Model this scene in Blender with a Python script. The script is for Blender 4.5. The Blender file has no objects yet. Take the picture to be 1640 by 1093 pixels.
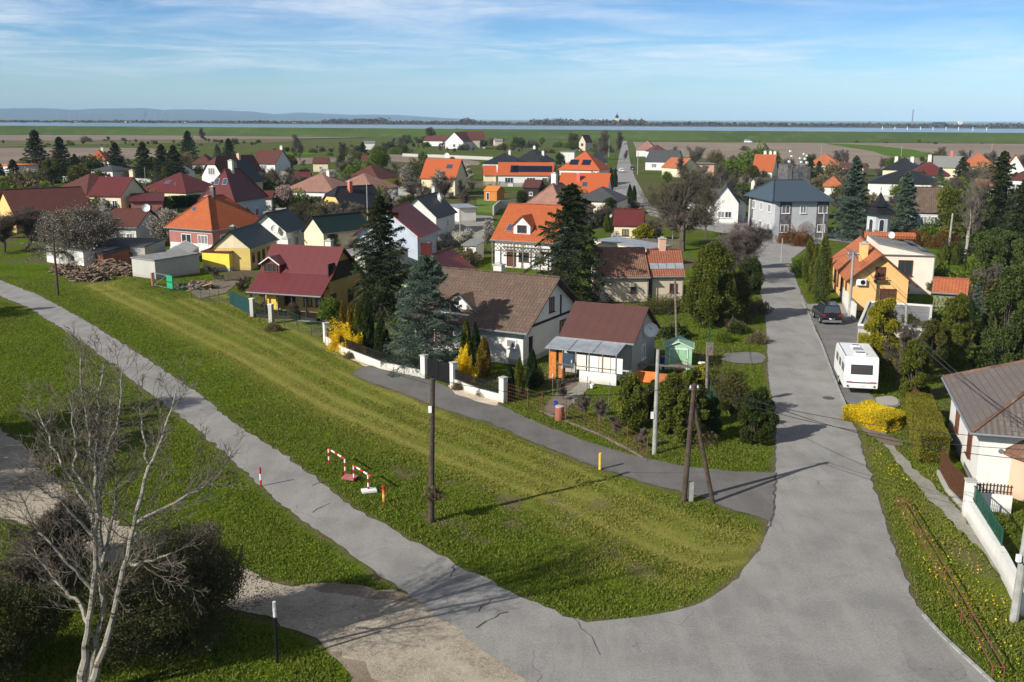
import bpy, bmesh, math, random
import numpy as np
from mathutils import Vector, Matrix
from mathutils.geometry import tessellate_polygon
R = math.radians
S = bpy.context.scene
COL = S.collection
# ---------------------------------------------------------------- camera, sky, sun, exposure
F, HC, PT, RL = 1600., 18.5, math.atan(355/1600.), R(0.18)
fw = Vector((0, math.cos(PT), -math.sin(PT)))
rt0 = Vector((1, 0, 0)); up0 = rt0.cross(fw)
rt = rt0*math.cos(RL)+up0*math.sin(RL); up = up0*math.cos(RL)-rt0*math.sin(RL)
cd = bpy.data.cameras.new('camera'); cam = bpy.data.objects.new('camera', cd); COL.objects.link(cam)
cd.sensor_width = 36; cd.lens = 36*F/1640; cd.clip_start = 0.5; cd.clip_end = 60000
m3 = Matrix((rt, up, -fw)).transposed()
cam.matrix_world = Matrix.Translation((0, 0, HC)) @ m3.to_4x4()
S.camera = cam
SUN_AZ, SUN_EL = R(34), R(30)          # direction the light travels to (from +x), elevation
ld = bpy.data.lights.new('sun', 'SUN'); ld.energy = 5.0; ld.angle = R(0.5); ld.color = (1, .945, .85)
sun = bpy.data.objects.new('sun', ld); COL.objects.link(sun)
sd = Vector((math.cos(SUN_AZ)*math.cos(SUN_EL), math.sin(SUN_AZ)*math.cos(SUN_EL), -math.sin(SUN_EL)))
sun.rotation_euler = sd.to_track_quat('-Z', 'Y').to_euler()
W = bpy.data.worlds.new('World'); S.world = W; W.use_nodes = True
nt = W.node_tree; nt.nodes.clear()
def N(t, **k):
    n = nt.nodes.new(t)
    for a, b in k.items(): setattr(n, a, b)
    return n
sky = N('ShaderNodeTexSky', sky_type='NISHITA', sun_disc=False, sun_elevation=SUN_EL, air_density=1.0, dust_density=0.6, ozone_density=1.6)
sky.sun_rotation = math.atan2(-sd.x, -sd.y)
tc = N('ShaderNodeTexCoord'); sp = N('ShaderNodeSeparateXYZ'); nt.links.new(tc.outputs['Generated'], sp.inputs[0])
def M2(op, a, b=None, clamp=False):
    n = N('ShaderNodeMath', operation=op, use_clamp=clamp)
    for i, v in enumerate((a, b)):
        if v is None: continue
        if isinstance(v, (int, float)): n.inputs[i].default_value = v
        else: nt.links.new(v, n.inputs[i])
    return n.outputs[0]
zz = M2('ADD', M2('MAXIMUM', sp.outputs[2], 0.0), 0.045)
cb = N('ShaderNodeCombineXYZ')
nt.links.new(M2('DIVIDE', sp.outputs[0], zz), cb.inputs[0]); nt.links.new(M2('DIVIDE', sp.outputs[1], zz), cb.inputs[1])
def cloud(scale, stretch, rot, lo, hi, detail, rough, dist):
    mp = N('ShaderNodeMapping'); mp.inputs['Rotation'].default_value = (0, 0, R(rot)); mp.inputs['Scale'].default_value = (1, stretch, 1)
    nt.links.new(cb.outputs[0], mp.inputs[0])
    no = N('ShaderNodeTexNoise'); nt.links.new(mp.outputs[0], no.inputs['Vector'])
    no.inputs['Scale'].default_value = scale; no.inputs['Detail'].default_value = detail; no.inputs['Roughness'].default_value = rough; no.inputs['Distortion'].default_value = dist
    mr = N('ShaderNodeMapRange', interpolation_type='SMOOTHSTEP'); nt.links.new(no.outputs[0], mr.inputs[0])
    mr.inputs[1].default_value = lo; mr.inputs[2].default_value = hi
    return mr.outputs[0]
c1 = cloud(.55, 1.0, 20, .36, .62, 12, .62, .6)
c2 = cloud(.16, 1.6, -20, .32, .56, 4, .5, .3)
c3 = cloud(2.4, 1.0, 35, .30, .72, 8, .7, .5)
cl = M2('MULTIPLY', M2('MULTIPLY', c1, M2('ADD', M2('MULTIPLY', c2, .75), .25)), M2('ADD', M2('MULTIPLY', c3, .5), .5))
fade = N('ShaderNodeMapRange', interpolation_type='SMOOTHSTEP'); nt.links.new(sp.outputs[2], fade.inputs[0])
fade.inputs[1].default_value = .015; fade.inputs[2].default_value = .075
cl = M2('MULTIPLY', M2('MULTIPLY', cl, fade.outputs[0]), .85)
mx = N('ShaderNodeMix', data_type='RGBA'); nt.links.new(cl, mx.inputs[0]); 
tr_ = N('ShaderNodeValToRGB'); nt.links.new(sp.outputs[2], tr_.inputs[0]); el = tr_.color_ramp.elements
el[0].position = 0; el[0].color = (1.55, 2.1, 2.85, 1); el[1].position = .10; el[1].color = (.62, 1.15, 1.95, 1); e_ = el.new(.035); e_.color = (1.15, 1.7, 2.4, 1); e_ = el.new(.35); e_.color = (.28, .36, .55, 1)
tm_ = N('ShaderNodeMix', data_type='RGBA', blend_type='MULTIPLY'); tm_.inputs[0].default_value = 1; nt.links.new(sky.outputs[0], tm_.inputs[6]); nt.links.new(tr_.outputs[0], tm_.inputs[7]); nt.links.new(tm_.outputs[2], mx.inputs[6])
mx.inputs[7].default_value = (13.5, 14.2, 15, 1)
bg = N('ShaderNodeBackground'); bg.inputs[1].default_value = 0.052
nt.links.new(mx.outputs[2], bg.inputs[0])
wo = N('ShaderNodeOutputWorld'); nt.links.new(bg.outputs[0], wo.inputs[0])
S.view_settings.view_transform = 'Standard'; S.view_settings.look = 'None'; S.view_settings.gamma = 1; S.view_settings.exposure = 0.43
S.render.resolution_x = 1024; S.render.resolution_y = 682
# ---------------------------------------------------------------- image plane -> place helpers
def ray(u, v): return fw*F+rt*(u-820)+up*(546.5-v)
def G(u, v, z=0.):
    d = ray(u, v); t = (z-HC)/d.z
    return Vector((d.x*t, d.y*t, z))
def topz(base, v):                      # height above ground of the row v over the ground point base
    q = base-Vector((0, 0, HC)); lo, hi = -5., 60.
    d = ray(820+F*(q.dot(rt))/q.dot(fw), v); t = base.y/d.y
    return HC+d.z*t
def P(p):
    q = Vector(p)-Vector((0, 0, HC)); k = q.dot(fw)
    return 820+F*q.dot(rt)/k, 546.5-F*q.dot(up)/k
# ---------------------------------------------------------------- object helpers
def tag(o, label, cat, group=None, kind=None):
    if label: o['label'] = label
    if cat: o['category'] = cat
    if group: o['group'] = group
    if kind: o['kind'] = kind
    return o
def empty(name, loc, rz=0, label=None, cat=None, group=None):
    o = bpy.data.objects.new(name, None); COL.objects.link(o); o.location = loc; o.rotation_euler = (0, 0, rz); o.empty_display_size = .3
    return tag(o, label, cat, group)
def copy_tree(o, parent=None):
    c = o.copy(); COL.objects.link(c)
    if parent: c.parent = parent
    for ch in list(o.children): copy_tree(ch, c)
    return c
class MB:
    def __init__(s): s.v = []; s.f = []; s.uv = []
    def face(s, pts, uv=None):
        n = len(s.v); s.v += [tuple(p) for p in pts]; s.f.append(list(range(n, n+len(pts))))
        s.uv.append(uv if uv else [(0, 0)]*len(pts)); return s
    def box(s, c, d, rz=0, ry=0, rx=0):
        M = Matrix.Translation(c) @ Matrix.Rotation(rz, 4, 'Z') @ Matrix.Rotation(ry, 4, 'Y') @ Matrix.Rotation(rx, 4, 'X')
        x, y, z = d[0]/2, d[1]/2, d[2]/2
        p = [M @ Vector(q) for q in ((-x, -y, -z), (x, -y, -z), (x, y, -z), (-x, y, -z), (-x, -y, z), (x, -y, z), (x, y, z), (-x, y, z))]
        sz = {0: (2*x, 2*y), 1: (2*x, 2*z), 2: (2*y, 2*z)}
        for f, k in (((3, 2, 1, 0), 0), ((4, 5, 6, 7), 0), ((0, 1, 5, 4), 1), ((2, 3, 7, 6), 1), ((1, 2, 6, 5), 2), ((3, 0, 4, 7), 2)):
            a, b = sz[k]; s.face([p[i] for i in f], [(0, 0), (a, 0), (a, b), (0, b)])
        return s
    def tube(s, p0, p1, r0, r1=None, n=8, caps=True):
        r1 = r0 if r1 is None else r1
        p0, p1 = Vector(p0), Vector(p1); d = (p1-p0).normalized()
        a = d.orthogonal().normalized(); b = d.cross(a)
        c0 = [p0+(a*math.cos(6.28318*i/n)+b*math.sin(6.28318*i/n))*r0 for i in range(n)]
        c1 = [p1+(a*math.cos(6.28318*i/n)+b*math.sin(6.28318*i/n))*r1 for i in range(n)]
        for i in range(n):
            j = (i+1) % n; s.face([c0[i], c0[j], c1[j], c1[i]])
        if caps: s.face(c0[::-1]); s.face(c1)
        return s
    def path(s, pts, r, n=6):
        for a, b in zip(pts[:-1], pts[1:]): s.tube(a, b, r, r, n)
        return s
    def lathe(s, prof, c=(0, 0, 0), n=16):
        c = Vector(c)
        for (r0, z0), (r1, z1) in zip(prof[:-1], prof[1:]):
            for i in range(n):
                a, b = 6.28318*i/n, 6.28318*(i+1)/n
                q = [c+Vector((r0*math.cos(a), r0*math.sin(a), z0)), c+Vector((r0*math.cos(b), r0*math.sin(b), z0)),
                     c+Vector((r1*math.cos(b), r1*math.sin(b), z1)), c+Vector((r1*math.cos(a), r1*math.sin(a), z1))]
                s.face(q)
        return s
    def prism(s, poly, z0, z1):
        lo = [Vector((p[0], p[1], z0)) for p in poly]; hi = [Vector((p[0], p[1], z1)) for p in poly]; n = len(poly)
        s.face(lo[::-1]); s.face(hi)
        for i in range(n): s.face([lo[i], lo[(i+1) % n], hi[(i+1) % n], hi[i]])
        return s
    def build(s, name, mat, parent=None, smooth=False, bevel=0):
        me = bpy.data.meshes.new(name); me.from_pydata(s.v, [], s.f)
        l = me.uv_layers.new(name='UVMap'); flat = [c for f in s.uv for q in f for c in q]
        l.data.foreach_set('uv', flat)
        me.materials.append(mat); 
        if smooth: me.polygons.foreach_set('use_smooth', [True]*len(me.polygons))
        if smooth or bevel:
            bm = bmesh.new(); bm.from_mesh(me); bmesh.ops.remove_doubles(bm, verts=bm.verts, dist=.0005)
            if bevel: bmesh.ops.bevel(bm, geom=[e for e in bm.edges if e.calc_face_angle(0) > .5], offset=bevel, segments=2, affect='EDGES', profile=.6)
            bm.to_mesh(me); bm.free()
            if smooth: me.polygons.foreach_set('use_smooth', [True]*len(me.polygons)); me.set_sharp_from_angle(angle=R(40))
        o = bpy.data.objects.new(name, me); COL.objects.link(o)
        if parent: o.parent = parent
        return o
# numpy meshes for foliage and twigs
def npmesh(name, verts, nper, mat, parent=None, tint=None):
    nf = len(verts)//nper; me = bpy.data.meshes.new(name)
    me.vertices.add(len(verts)); me.vertices.foreach_set('co', np.asarray(verts, np.float32).ravel())
    me.loops.add(nf*nper); me.loops.foreach_set('vertex_index', np.arange(nf*nper, dtype=np.int32))
    me.polygons.add(nf); me.polygons.foreach_set('loop_start', np.arange(0, nf*nper, nper, dtype=np.int32))
    me.update(calc_edges=True)
    if tint is not None:
        a = me.attributes.new('tint', 'FLOAT', 'FACE'); a.data.foreach_set('value', np.asarray(tint, np.float32))
    me.materials.append(mat)
    o = bpy.data.objects.new(name, me); COL.objects.link(o)
    if parent: o.parent = parent
    return o
def norm(a): return a/np.maximum(np.linalg.norm(a, axis=1, keepdims=True), 1e-9)
def leaves(rng, C, D, L, Wd, jit=.6, tri=False):
    """one small leaf face per centre C, long axis near D, length L, width Wd"""
    n = len(C); D = norm(D+rng.normal(0, jit, (n, 3))); U = norm(np.cross(D, rng.normal(0, 1, (n, 3))))
    L = (L*rng.uniform(.6, 1.3, n))[:, None]/2; Wd = (Wd*rng.uniform(.6, 1.3, n))[:, None]/2
    if tri: V = np.stack([C-D*L-U*Wd, C-D*L+U*Wd, C+D*L], 1)
    else: V = np.stack([C-D*L, C+U*Wd, C+D*L, C-U*Wd], 1)
    return V.reshape(-1, 3)
def twigs(segs, n=4):
    """segs (N,8): p0 p1 r0 r1 -> open prisms"""
    s = np.asarray(segs, float); p0, p1 = s[:, :3], s[:, 3:6]; d = norm(p1-p0)
    ref = np.where(np.abs(d[:, 2:3]) > .9, [[1., 0, 0]], [[0, 0, 1.]]); a = norm(np.cross(d, ref)); b = np.cross(d, a); V = []
    for i in range(n):
        t0, t1 = 6.28318*i/n, 6.28318*(i+1)/n
        e0 = a*math.cos(t0)+b*math.sin(t0); e1 = a*math.cos(t1)+b*math.sin(t1)
        V.append(np.stack([p0+e0*s[:, 6:7], p0+e1*s[:, 6:7], p1+e1*s[:, 7:8], p1+e0*s[:, 7:8]], 1))
    return np.concatenate(V).reshape(-1, 3)
# ---------------------------------------------------------------- materials
def newmat(name):
    m = bpy.data.materials.new(name); m.use_nodes = True; t = m.node_tree; b = t.nodes['Principled BSDF']; return m, t, b
def rgba(c): return (c[0], c[1], c[2], 1)
def nnode(t, kind, **k):
    n = t.nodes.new(kind)
    for a, b in k.items(): setattr(n, a, b)
    return n
def noise(t, scale, detail=4, rough=.55, vec=None, sc=None, dist=0):
    n = t.nodes.new('ShaderNodeTexNoise'); n.inputs['Scale'].default_value = scale; n.inputs['Detail'].default_value = detail; n.inputs['Roughness'].default_value = rough; n.inputs['Distortion'].default_value = dist
    if vec is None:
        c = t.nodes.new('ShaderNodeTexCoord'); vec = c.outputs['Object']
    if sc:
        mp = t.nodes.new('ShaderNodeMapping'); mp.inputs['Scale'].default_value = sc; t.links.new(vec, mp.inputs[0]); vec = mp.outputs[0]
    t.links.new(vec, n.inputs['Vector']); return n.outputs[0]
def mixc(t, f, a, b, mode='MIX'):
    n = t.nodes.new('ShaderNodeMix'); n.data_type = 'RGBA'; n.blend_type = mode
    for i, v in ((0, f), (6, a), (7, b)):
        if isinstance(v, (int, float)): n.inputs[i].default_value = v
        elif isinstance(v, tuple): n.inputs[i].default_value = rgba(v)
        else: t.links.new(v, n.inputs[i])
    return n.outputs[2]
def ramp(t, x, lo, hi, a=0., b=1.):
    n = t.nodes.new('ShaderNodeMapRange'); n.interpolation_type = 'SMOOTHSTEP'; t.links.new(x, n.inputs[0])
    for i, v in ((1, lo), (2, hi), (3, a), (4, b)): n.inputs[i].default_value = v
    return n.outputs[0]
def mth(t, op, a, b=None):
    n = t.nodes.new('ShaderNodeMath'); n.operation = op
    for i, v in enumerate((a, b)):
        if v is None: continue
        if isinstance(v, (int, float)): n.inputs[i].default_value = v
        else: t.links.new(v, n.inputs[i])
    return n.outputs[0]
def bump(t, b, h, s=.3, d=.05):
    n = t.nodes.new('ShaderNodeBump'); n.inputs['Strength'].default_value = s; n.inputs['Distance'].default_value = d
    t.links.new(h, n.inputs['Height']); t.links.new(n.outputs[0], b.inputs['Normal'])
def attr(t, name):
    n = t.nodes.new('ShaderNodeAttribute'); n.attribute_name = name; return n.outputs['Fac']
def pmat(name, c1, c2=None, scale=3., rough=.8, bs=0, bsc=20, metal=0., lo=.35, hi=.65, spec=.3):
    m, t, b = newmat(name); c2 = c2 or tuple(x*.82 for x in c1)
    t.links.new(mixc(t, ramp(t, noise(t, scale, 6, .6), lo, hi), c1, c2), b.inputs['Base Color'])
    b.inputs['Roughness'].default_value = rough; b.inputs['Metallic'].default_value = metal; b.inputs['Specular IOR Level'].default_value = spec
    if bs: bump(t, b, noise(t, bsc, 3), bs, .02)
    return m
def wallmat(name, c, dirt=(.25, .22, .18)):
    m, t, b = newmat(name)
    a = mixc(t, ramp(t, noise(t, .9, 5, .6), .35, .7, 0, .5), c, tuple(x*.80 for x in c))
    # splash stains near the foot of the wall, streaks from above
    g = t.nodes.new('ShaderNodeTexCoord'); s = t.nodes.new('ShaderNodeSeparateXYZ'); t.links.new(g.outputs['Object'], s.inputs[0])
    low = ramp(t, mth(t, 'ADD', s.outputs[2], mth(t, 'MULTIPLY', noise(t, 1.7, 4), .5)), .25, .75, .45, 0)
    a = mixc(t, low, a, dirt)
    st = ramp(t, noise(t, 3, 4, .6, sc=(1, 1, .12)), .55, .8, 0, .25)
    a = mixc(t, st, a, dirt)
    t.links.new(a, b.inputs['Base Color']); b.inputs['Roughness'].default_value = .9; b.inputs['Specular IOR Level'].default_value = .15
    bump(t, b, noise(t, 40, 3), .15, .01); return m
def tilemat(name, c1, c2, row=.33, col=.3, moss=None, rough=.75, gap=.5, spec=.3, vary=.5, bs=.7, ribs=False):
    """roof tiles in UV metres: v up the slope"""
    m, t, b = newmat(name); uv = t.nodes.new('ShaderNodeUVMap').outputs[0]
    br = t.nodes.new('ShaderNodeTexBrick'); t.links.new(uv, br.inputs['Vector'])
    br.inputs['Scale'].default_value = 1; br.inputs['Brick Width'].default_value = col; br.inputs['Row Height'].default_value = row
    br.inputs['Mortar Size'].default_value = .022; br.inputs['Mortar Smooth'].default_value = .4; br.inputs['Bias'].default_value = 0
    br.inputs['Color1'].default_value = rgba(c1); br.inputs['Color2'].default_value = rgba(tuple(a*(1-vary)+q*vary for a, q in zip(c1, c2))); br.inputs['Mortar'].default_value = rgba(tuple(x*gap for x in c2))  # on roofs the darkened joint colour paints in the shadow lines between tile rows
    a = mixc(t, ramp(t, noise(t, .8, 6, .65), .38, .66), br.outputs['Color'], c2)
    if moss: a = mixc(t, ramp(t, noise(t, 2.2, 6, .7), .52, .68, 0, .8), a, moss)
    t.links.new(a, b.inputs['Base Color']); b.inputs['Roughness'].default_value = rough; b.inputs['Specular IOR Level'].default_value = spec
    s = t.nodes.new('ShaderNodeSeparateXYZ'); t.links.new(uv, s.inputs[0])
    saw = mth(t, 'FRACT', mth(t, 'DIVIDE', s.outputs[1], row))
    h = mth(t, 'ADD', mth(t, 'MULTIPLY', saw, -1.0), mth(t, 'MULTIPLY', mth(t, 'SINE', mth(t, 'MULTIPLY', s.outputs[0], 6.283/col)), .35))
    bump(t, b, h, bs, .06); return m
def leafmat(name, c1, c2, rough=.6, trans=.35):
    m, t, b = newmat(name); o = t.nodes['Material Output']
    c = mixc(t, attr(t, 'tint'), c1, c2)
    t.links.new(c, b.inputs['Base Color']); b.inputs['Roughness'].default_value = rough; b.inputs['Specular IOR Level'].default_value = .2
    if trans:
        tr = t.nodes.new('ShaderNodeBsdfTranslucent'); t.links.new(c, tr.inputs[0]); ms = t.nodes.new('ShaderNodeMixShader'); ms.inputs[0].default_value = trans
        t.links.new(b.outputs[0], ms.inputs[1]); t.links.new(tr.outputs[0], ms.inputs[2]); t.links.new(ms.outputs[0], o.inputs[0])
    return m
def glassmat(name, c=(.03, .04, .05), rough=.08):
    m, t, b = newmat(name); b.inputs['Base Color'].default_value = rgba(c); b.inputs['Roughness'].default_value = rough; b.inputs['Specular IOR Level'].default_value = .9; return m
WH = wallmat('white_plaster', (.70, .685, .65)); CREAM = wallmat('cream_plaster', (.72, .62, .42)); YEL = wallmat('yellow_plaster', (.80, .62, .09)); OCH = wallmat('ochre_plaster', (.62, .47, .16))
GREYW = wallmat('grey_plaster', (.44, .45, .47)); PINKW = wallmat('pink_plaster', (.36, .15, .14)); PEACH = wallmat('peach_plaster', (.76, .47, .19)); BLUEW = wallmat('pale_blue_plaster', (.50, .56, .64))
PGREEN = wallmat('pale_green_plaster', (.52, .70, .38)); CONC = wallmat('concrete', (.42, .41, .38)); OLIVE = wallmat('olive_plaster', (.20, .19, .14)); IVORY = wallmat('ivory_plaster', (.78, .68, .57)); SALMON = wallmat('salmon_plaster', (.66, .42, .30)); BEIGE = wallmat('beige_plaster', (.55, .47, .36))
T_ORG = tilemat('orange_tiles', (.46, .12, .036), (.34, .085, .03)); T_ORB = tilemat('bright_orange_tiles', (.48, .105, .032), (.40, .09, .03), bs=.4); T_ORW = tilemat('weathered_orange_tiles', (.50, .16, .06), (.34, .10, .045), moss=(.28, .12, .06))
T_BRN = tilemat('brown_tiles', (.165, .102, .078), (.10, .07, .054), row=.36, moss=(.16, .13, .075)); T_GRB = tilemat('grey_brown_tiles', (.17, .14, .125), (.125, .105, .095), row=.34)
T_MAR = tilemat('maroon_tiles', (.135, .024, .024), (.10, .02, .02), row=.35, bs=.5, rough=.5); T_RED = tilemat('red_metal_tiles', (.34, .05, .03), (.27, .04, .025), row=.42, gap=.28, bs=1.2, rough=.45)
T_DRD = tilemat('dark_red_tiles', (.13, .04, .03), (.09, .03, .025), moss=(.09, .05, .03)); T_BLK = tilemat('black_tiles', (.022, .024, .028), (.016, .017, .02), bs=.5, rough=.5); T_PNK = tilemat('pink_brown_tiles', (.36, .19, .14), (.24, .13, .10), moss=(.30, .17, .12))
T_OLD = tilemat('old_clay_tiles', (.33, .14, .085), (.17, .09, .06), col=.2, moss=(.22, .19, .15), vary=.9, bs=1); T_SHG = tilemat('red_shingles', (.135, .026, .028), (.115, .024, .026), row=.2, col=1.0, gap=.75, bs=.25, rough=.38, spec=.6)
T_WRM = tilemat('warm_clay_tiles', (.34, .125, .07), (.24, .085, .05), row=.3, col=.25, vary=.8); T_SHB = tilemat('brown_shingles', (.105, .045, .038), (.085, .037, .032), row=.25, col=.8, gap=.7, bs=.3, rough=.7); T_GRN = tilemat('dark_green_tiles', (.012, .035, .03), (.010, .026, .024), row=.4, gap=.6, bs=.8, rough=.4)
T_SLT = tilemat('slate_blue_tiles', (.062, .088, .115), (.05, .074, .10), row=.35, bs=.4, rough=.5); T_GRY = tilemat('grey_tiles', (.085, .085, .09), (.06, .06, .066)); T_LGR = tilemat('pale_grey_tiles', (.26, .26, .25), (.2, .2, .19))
FLAT = pmat('grey_roofing', (.24, .24, .24), (.17, .17, .17), 1.2, .85); TIN = pmat('galvanised_sheet', (.36, .39, .42), (.27, .30, .33), 1.5, .45, metal=.3); ZINC = pmat('zinc_gutter', (.33, .35, .37), None, 3, .4, metal=.5)
WOOD = pmat('brown_wood', (.11, .045, .022), (.06, .028, .016), 8, .6); WOODG = pmat('grey_weathered_wood', (.20, .17, .14), (.11, .095, .08), 6, .85, .3); ORWOOD = pmat('orange_wood', (.55, .20, .04), (.40, .13, .03), 5, .6); DKWOOD = pmat('dark_wood', (.030, .020, .015), (.018, .013, .01), 6, .7)
POLE = pmat('creosoted_pole', (.085, .060, .045), (.045, .032, .026), 5, .85, .4, 15); CPOLE = pmat('concrete_pole', (.34, .34, .32), (.24, .24, .225), 2.2, .85, .3, 30)
FRW = pmat('white_frame', (.8, .8, .8), None, 3, .4); FRB = pmat('brown_frame', (.13, .04, .02), None, 6, .5); GL = glassmat('window_glass'); GLB = glassmat('blue_glass', (.05, .07, .10))
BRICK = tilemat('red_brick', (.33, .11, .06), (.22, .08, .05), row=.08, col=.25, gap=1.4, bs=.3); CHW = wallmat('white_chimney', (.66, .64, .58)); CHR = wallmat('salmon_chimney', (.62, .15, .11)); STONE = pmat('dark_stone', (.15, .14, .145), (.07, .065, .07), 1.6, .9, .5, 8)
WHITE = pmat('white_paint', (.78, .78, .78), (.68, .68, .68), 2, .5); RED = pmat('red_paint', (.50, .02, .015), (.40, .02, .015), 6, .5); YELP = pmat('yellow_paint', (.72, .50, .06), (.60, .40, .06), 8, .6); BLACK = pmat('black_paint', (.012, .012, .013), None, 3, .4)
GRNM = pmat('green_metal', (.02, .09, .06), (.015, .065, .045), 3, .5); MINT = pmat('mint_sheet', (.33, .55, .36), (.27, .47, .30), 2, .55); RUST = pmat('rusty_iron', (.20, .075, .045), (.12, .05, .035), 14, .8); TEAL = pmat('dark_green_tarpaulin', (.008, .045, .045), (.006, .034, .035), 2, .7)
RUBBER = pmat('tyre_rubber', (.014, .014, .014), None, 5, .85); CARB = pmat('black_car_paint', (.008, .010, .014), None, 2, .16, spec=.6); CARW = pmat('white_car_paint', (.75, .76, .77), (.72, .73, .74), 2, .22, spec=.5); CARG = pmat('grey_car_paint', (.16, .17, .18), None, 2, .2, spec=.6); PLAST = pmat('grey_plastic', (.16, .16, .17), None, 4, .6)
REDL = pmat('red_lens', (.30, .01, .015), None, 3, .2); ORG = pmat('orange_sheet', (.70, .19, .03), (.55, .13, .03), 3, .7, .5, 4); GLC = glassmat('curtained_glass', (.20, .20, .19), .2); BLUEP = pmat('blue_plastic', (.01, .06, .42), None, 4, .5); SOLAR = glassmat('solar_panel', (.012, .016, .03), .15)
# ================================================================ ground, roads, fields, water, hills
NR = np.random.default_rng(7)
def resample(pts, step):
    out = []
    n = len(pts)
    for i in range(n-1):
        a, b = Vector(pts[i]), Vector(pts[i+1]); k = max(1, int((b-a).length/step))
        out += [a.lerp(b, j/k) for j in range(k)]
    out.append(Vector(pts[-1])); return out
def smooth_px(px, step=.5, jit=.05, rng=random.Random(3)):
    w = [G(*p) for p in px]; q = resample(w, step)
    for _ in range(3): q = [q[0]]+[(q[i-1]+q[i]*2+q[i+1])/4 for i in range(1, len(q)-1)]+[q[-1]]
    return [p+Vector((rng.gauss(0, jit), rng.gauss(0, jit), 0)) for p in q]
def patch(name, loops, z, mat, step=.45, jit=.045):
    """flat ground patch from outline pieces given in picture points"""
    pts = []
    for l in loops: pts += smooth_px(l, step, jit)
    pts = [Vector((p.x, p.y, 0)) for p in pts]
    me = bpy.data.meshes.new(name); tris = tessellate_polygon([pts])
    me.from_pydata([(p.x, p.y, z) for p in pts], [], [t if (pts[t[1]]-pts[t[0]]).cross(pts[t[2]]-pts[t[0]]).z > 0 else t[::-1] for t in tris]); me.materials.append(mat)
    o = bpy.data.objects.new(name, me); COL.objects.link(o); o['kind'] = 'structure'
    POLYS.append(np.array([(p.x, p.y) for p in pts])); return o
POLYS = []; BLOCK = []
def inpoly(x, y, poly):
    r = np.zeros(len(x), bool); n = len(poly); j = n-1
    for i in range(n):
        xi, yi = poly[i]; xj, yj = poly[j]
        if yi != yj: r ^= ((yi > y) != (yj > y)) & (x < (xj-xi)*(y-yi)/(yj-yi)+xi)
        j = i
    return r
def distpl(x, y, pl):
    d = np.full(len(x), 1e9)
    for a, b in zip(pl[:-1], pl[1:]):
        ax, ay, bx, by = a[0], a[1], b[0], b[1]; l2 = (bx-ax)**2+(by-ay)**2+1e-9
        t = np.clip(((x-ax)*(bx-ax)+(y-ay)*(by-ay))/l2, 0, 1)
        d = np.minimum(d, np.hypot(x-ax-t*(bx-ax), y-ay-t*(by-ay)))
    return d
def asphalt(name, c, warm=0, speck=.5):
    m, t, b = newmat(name)
    a = mixc(t, ramp(t, noise(t, .35, 6, .6), .35, .68), c, tuple(x*.74 for x in c))
    a = mixc(t, ramp(t, noise(t, 9, 6, .9), .44, .60, 0, speck*1.2), a, tuple(x*.50 for x in c))
    a = mixc(t, ramp(t, noise(t, 5, 4, .7), .58, .72, 0, .4), a, tuple(x*1.2 for x in c))
    v = nnode(t, 'ShaderNodeTexVoronoi', feature='DISTANCE_TO_EDGE'); v.inputs['Scale'].default_value = .22; v.inputs['Randomness'].default_value = 1
    g = t.nodes.new('ShaderNodeTexCoord'); ad = nnode(t, 'ShaderNodeMixRGB', blend_type='ADD'); ad.inputs[0].default_value = 1
    nn = t.nodes.new('ShaderNodeTexNoise'); nn.inputs['Scale'].default_value = .8; nn.inputs['Detail'].default_value = 6; t.links.new(g.outputs['Object'], nn.inputs['Vector'])
    t.links.new(g.outputs['Object'], ad.inputs[1]); t.links.new(nn.outputs['Color'], ad.inputs[2]); t.links.new(ad.outputs[0], v.inputs['Vector'])
    cr = mth(t, 'MULTIPLY', ramp(t, v.outputs[0], .001, .005, 1, 0), ramp(t, noise(t, .25, 3), .5, .62))
    a = mixc(t, ramp(t, noise(t, .9, 5, .65, sc=(1, .16, 1)), .42, .68, 0, .4), a, tuple(x*1.12 for x in c)); a = mixc(t, ramp(t, noise(t, .55, 3, .5, dist=.4), .62, .66, 0, .35), a, tuple(x*.66 for x in c))
    a = mixc(t, mth(t, 'MULTIPLY', cr, .5), a, (.05, .048, .045))
    t.links.new(a, b.inputs['Base Color']); b.inputs['Roughness'].default_value = .9; b.inputs['Specular IOR Level'].default_value = .2
    bump(t, b, noise(t, 12, 6, .85), .8, .03); return m
A_MAIN = asphalt('road_asphalt', (.30, .290, .275)); A_PATH = asphalt('path_asphalt', (.25, .235, .212)); A_LANE = asphalt('lane_asphalt', (.165, .158, .15), speck=.35); A_FAR = asphalt('far_asphalt', (.30, .29, .28))
def gravelmat(name, c, c2):
    m, t, b = newmat(name)
    v = t.nodes.new('ShaderNodeTexVoronoi'); v.inputs['Scale'].default_value = 20; g = t.nodes.new('ShaderNodeTexCoord'); t.links.new(g.outputs['Object'], v.inputs['Vector'])
    hs = t.nodes.new('ShaderNodeSeparateColor'); t.links.new(v.outputs['Color'], hs.inputs[0])
    a = mixc(t, ramp(t, noise(t, .5, 6, .7), .38, .62), c, c2)
    a = mixc(t, ramp(t, hs.outputs[0], 0, 1, 0, .5), a, tuple(x*1.35 for x in c))
    a = mixc(t, ramp(t, noise(t, 2.5, 6, .8), .52, .68, 0, .65), a, tuple(x*.45 for x in c2)); a = mixc(t, ramp(t, noise(t, 7, 6, .9), .5, .62, 0, .55), a, tuple(x*1.5 for x in c))
    t.links.new(a, b.inputs['Base Color']); b.inputs['Roughness'].default_value = .95; bump(t, b, v.outputs['Distance'], .5, .02); return m
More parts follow.
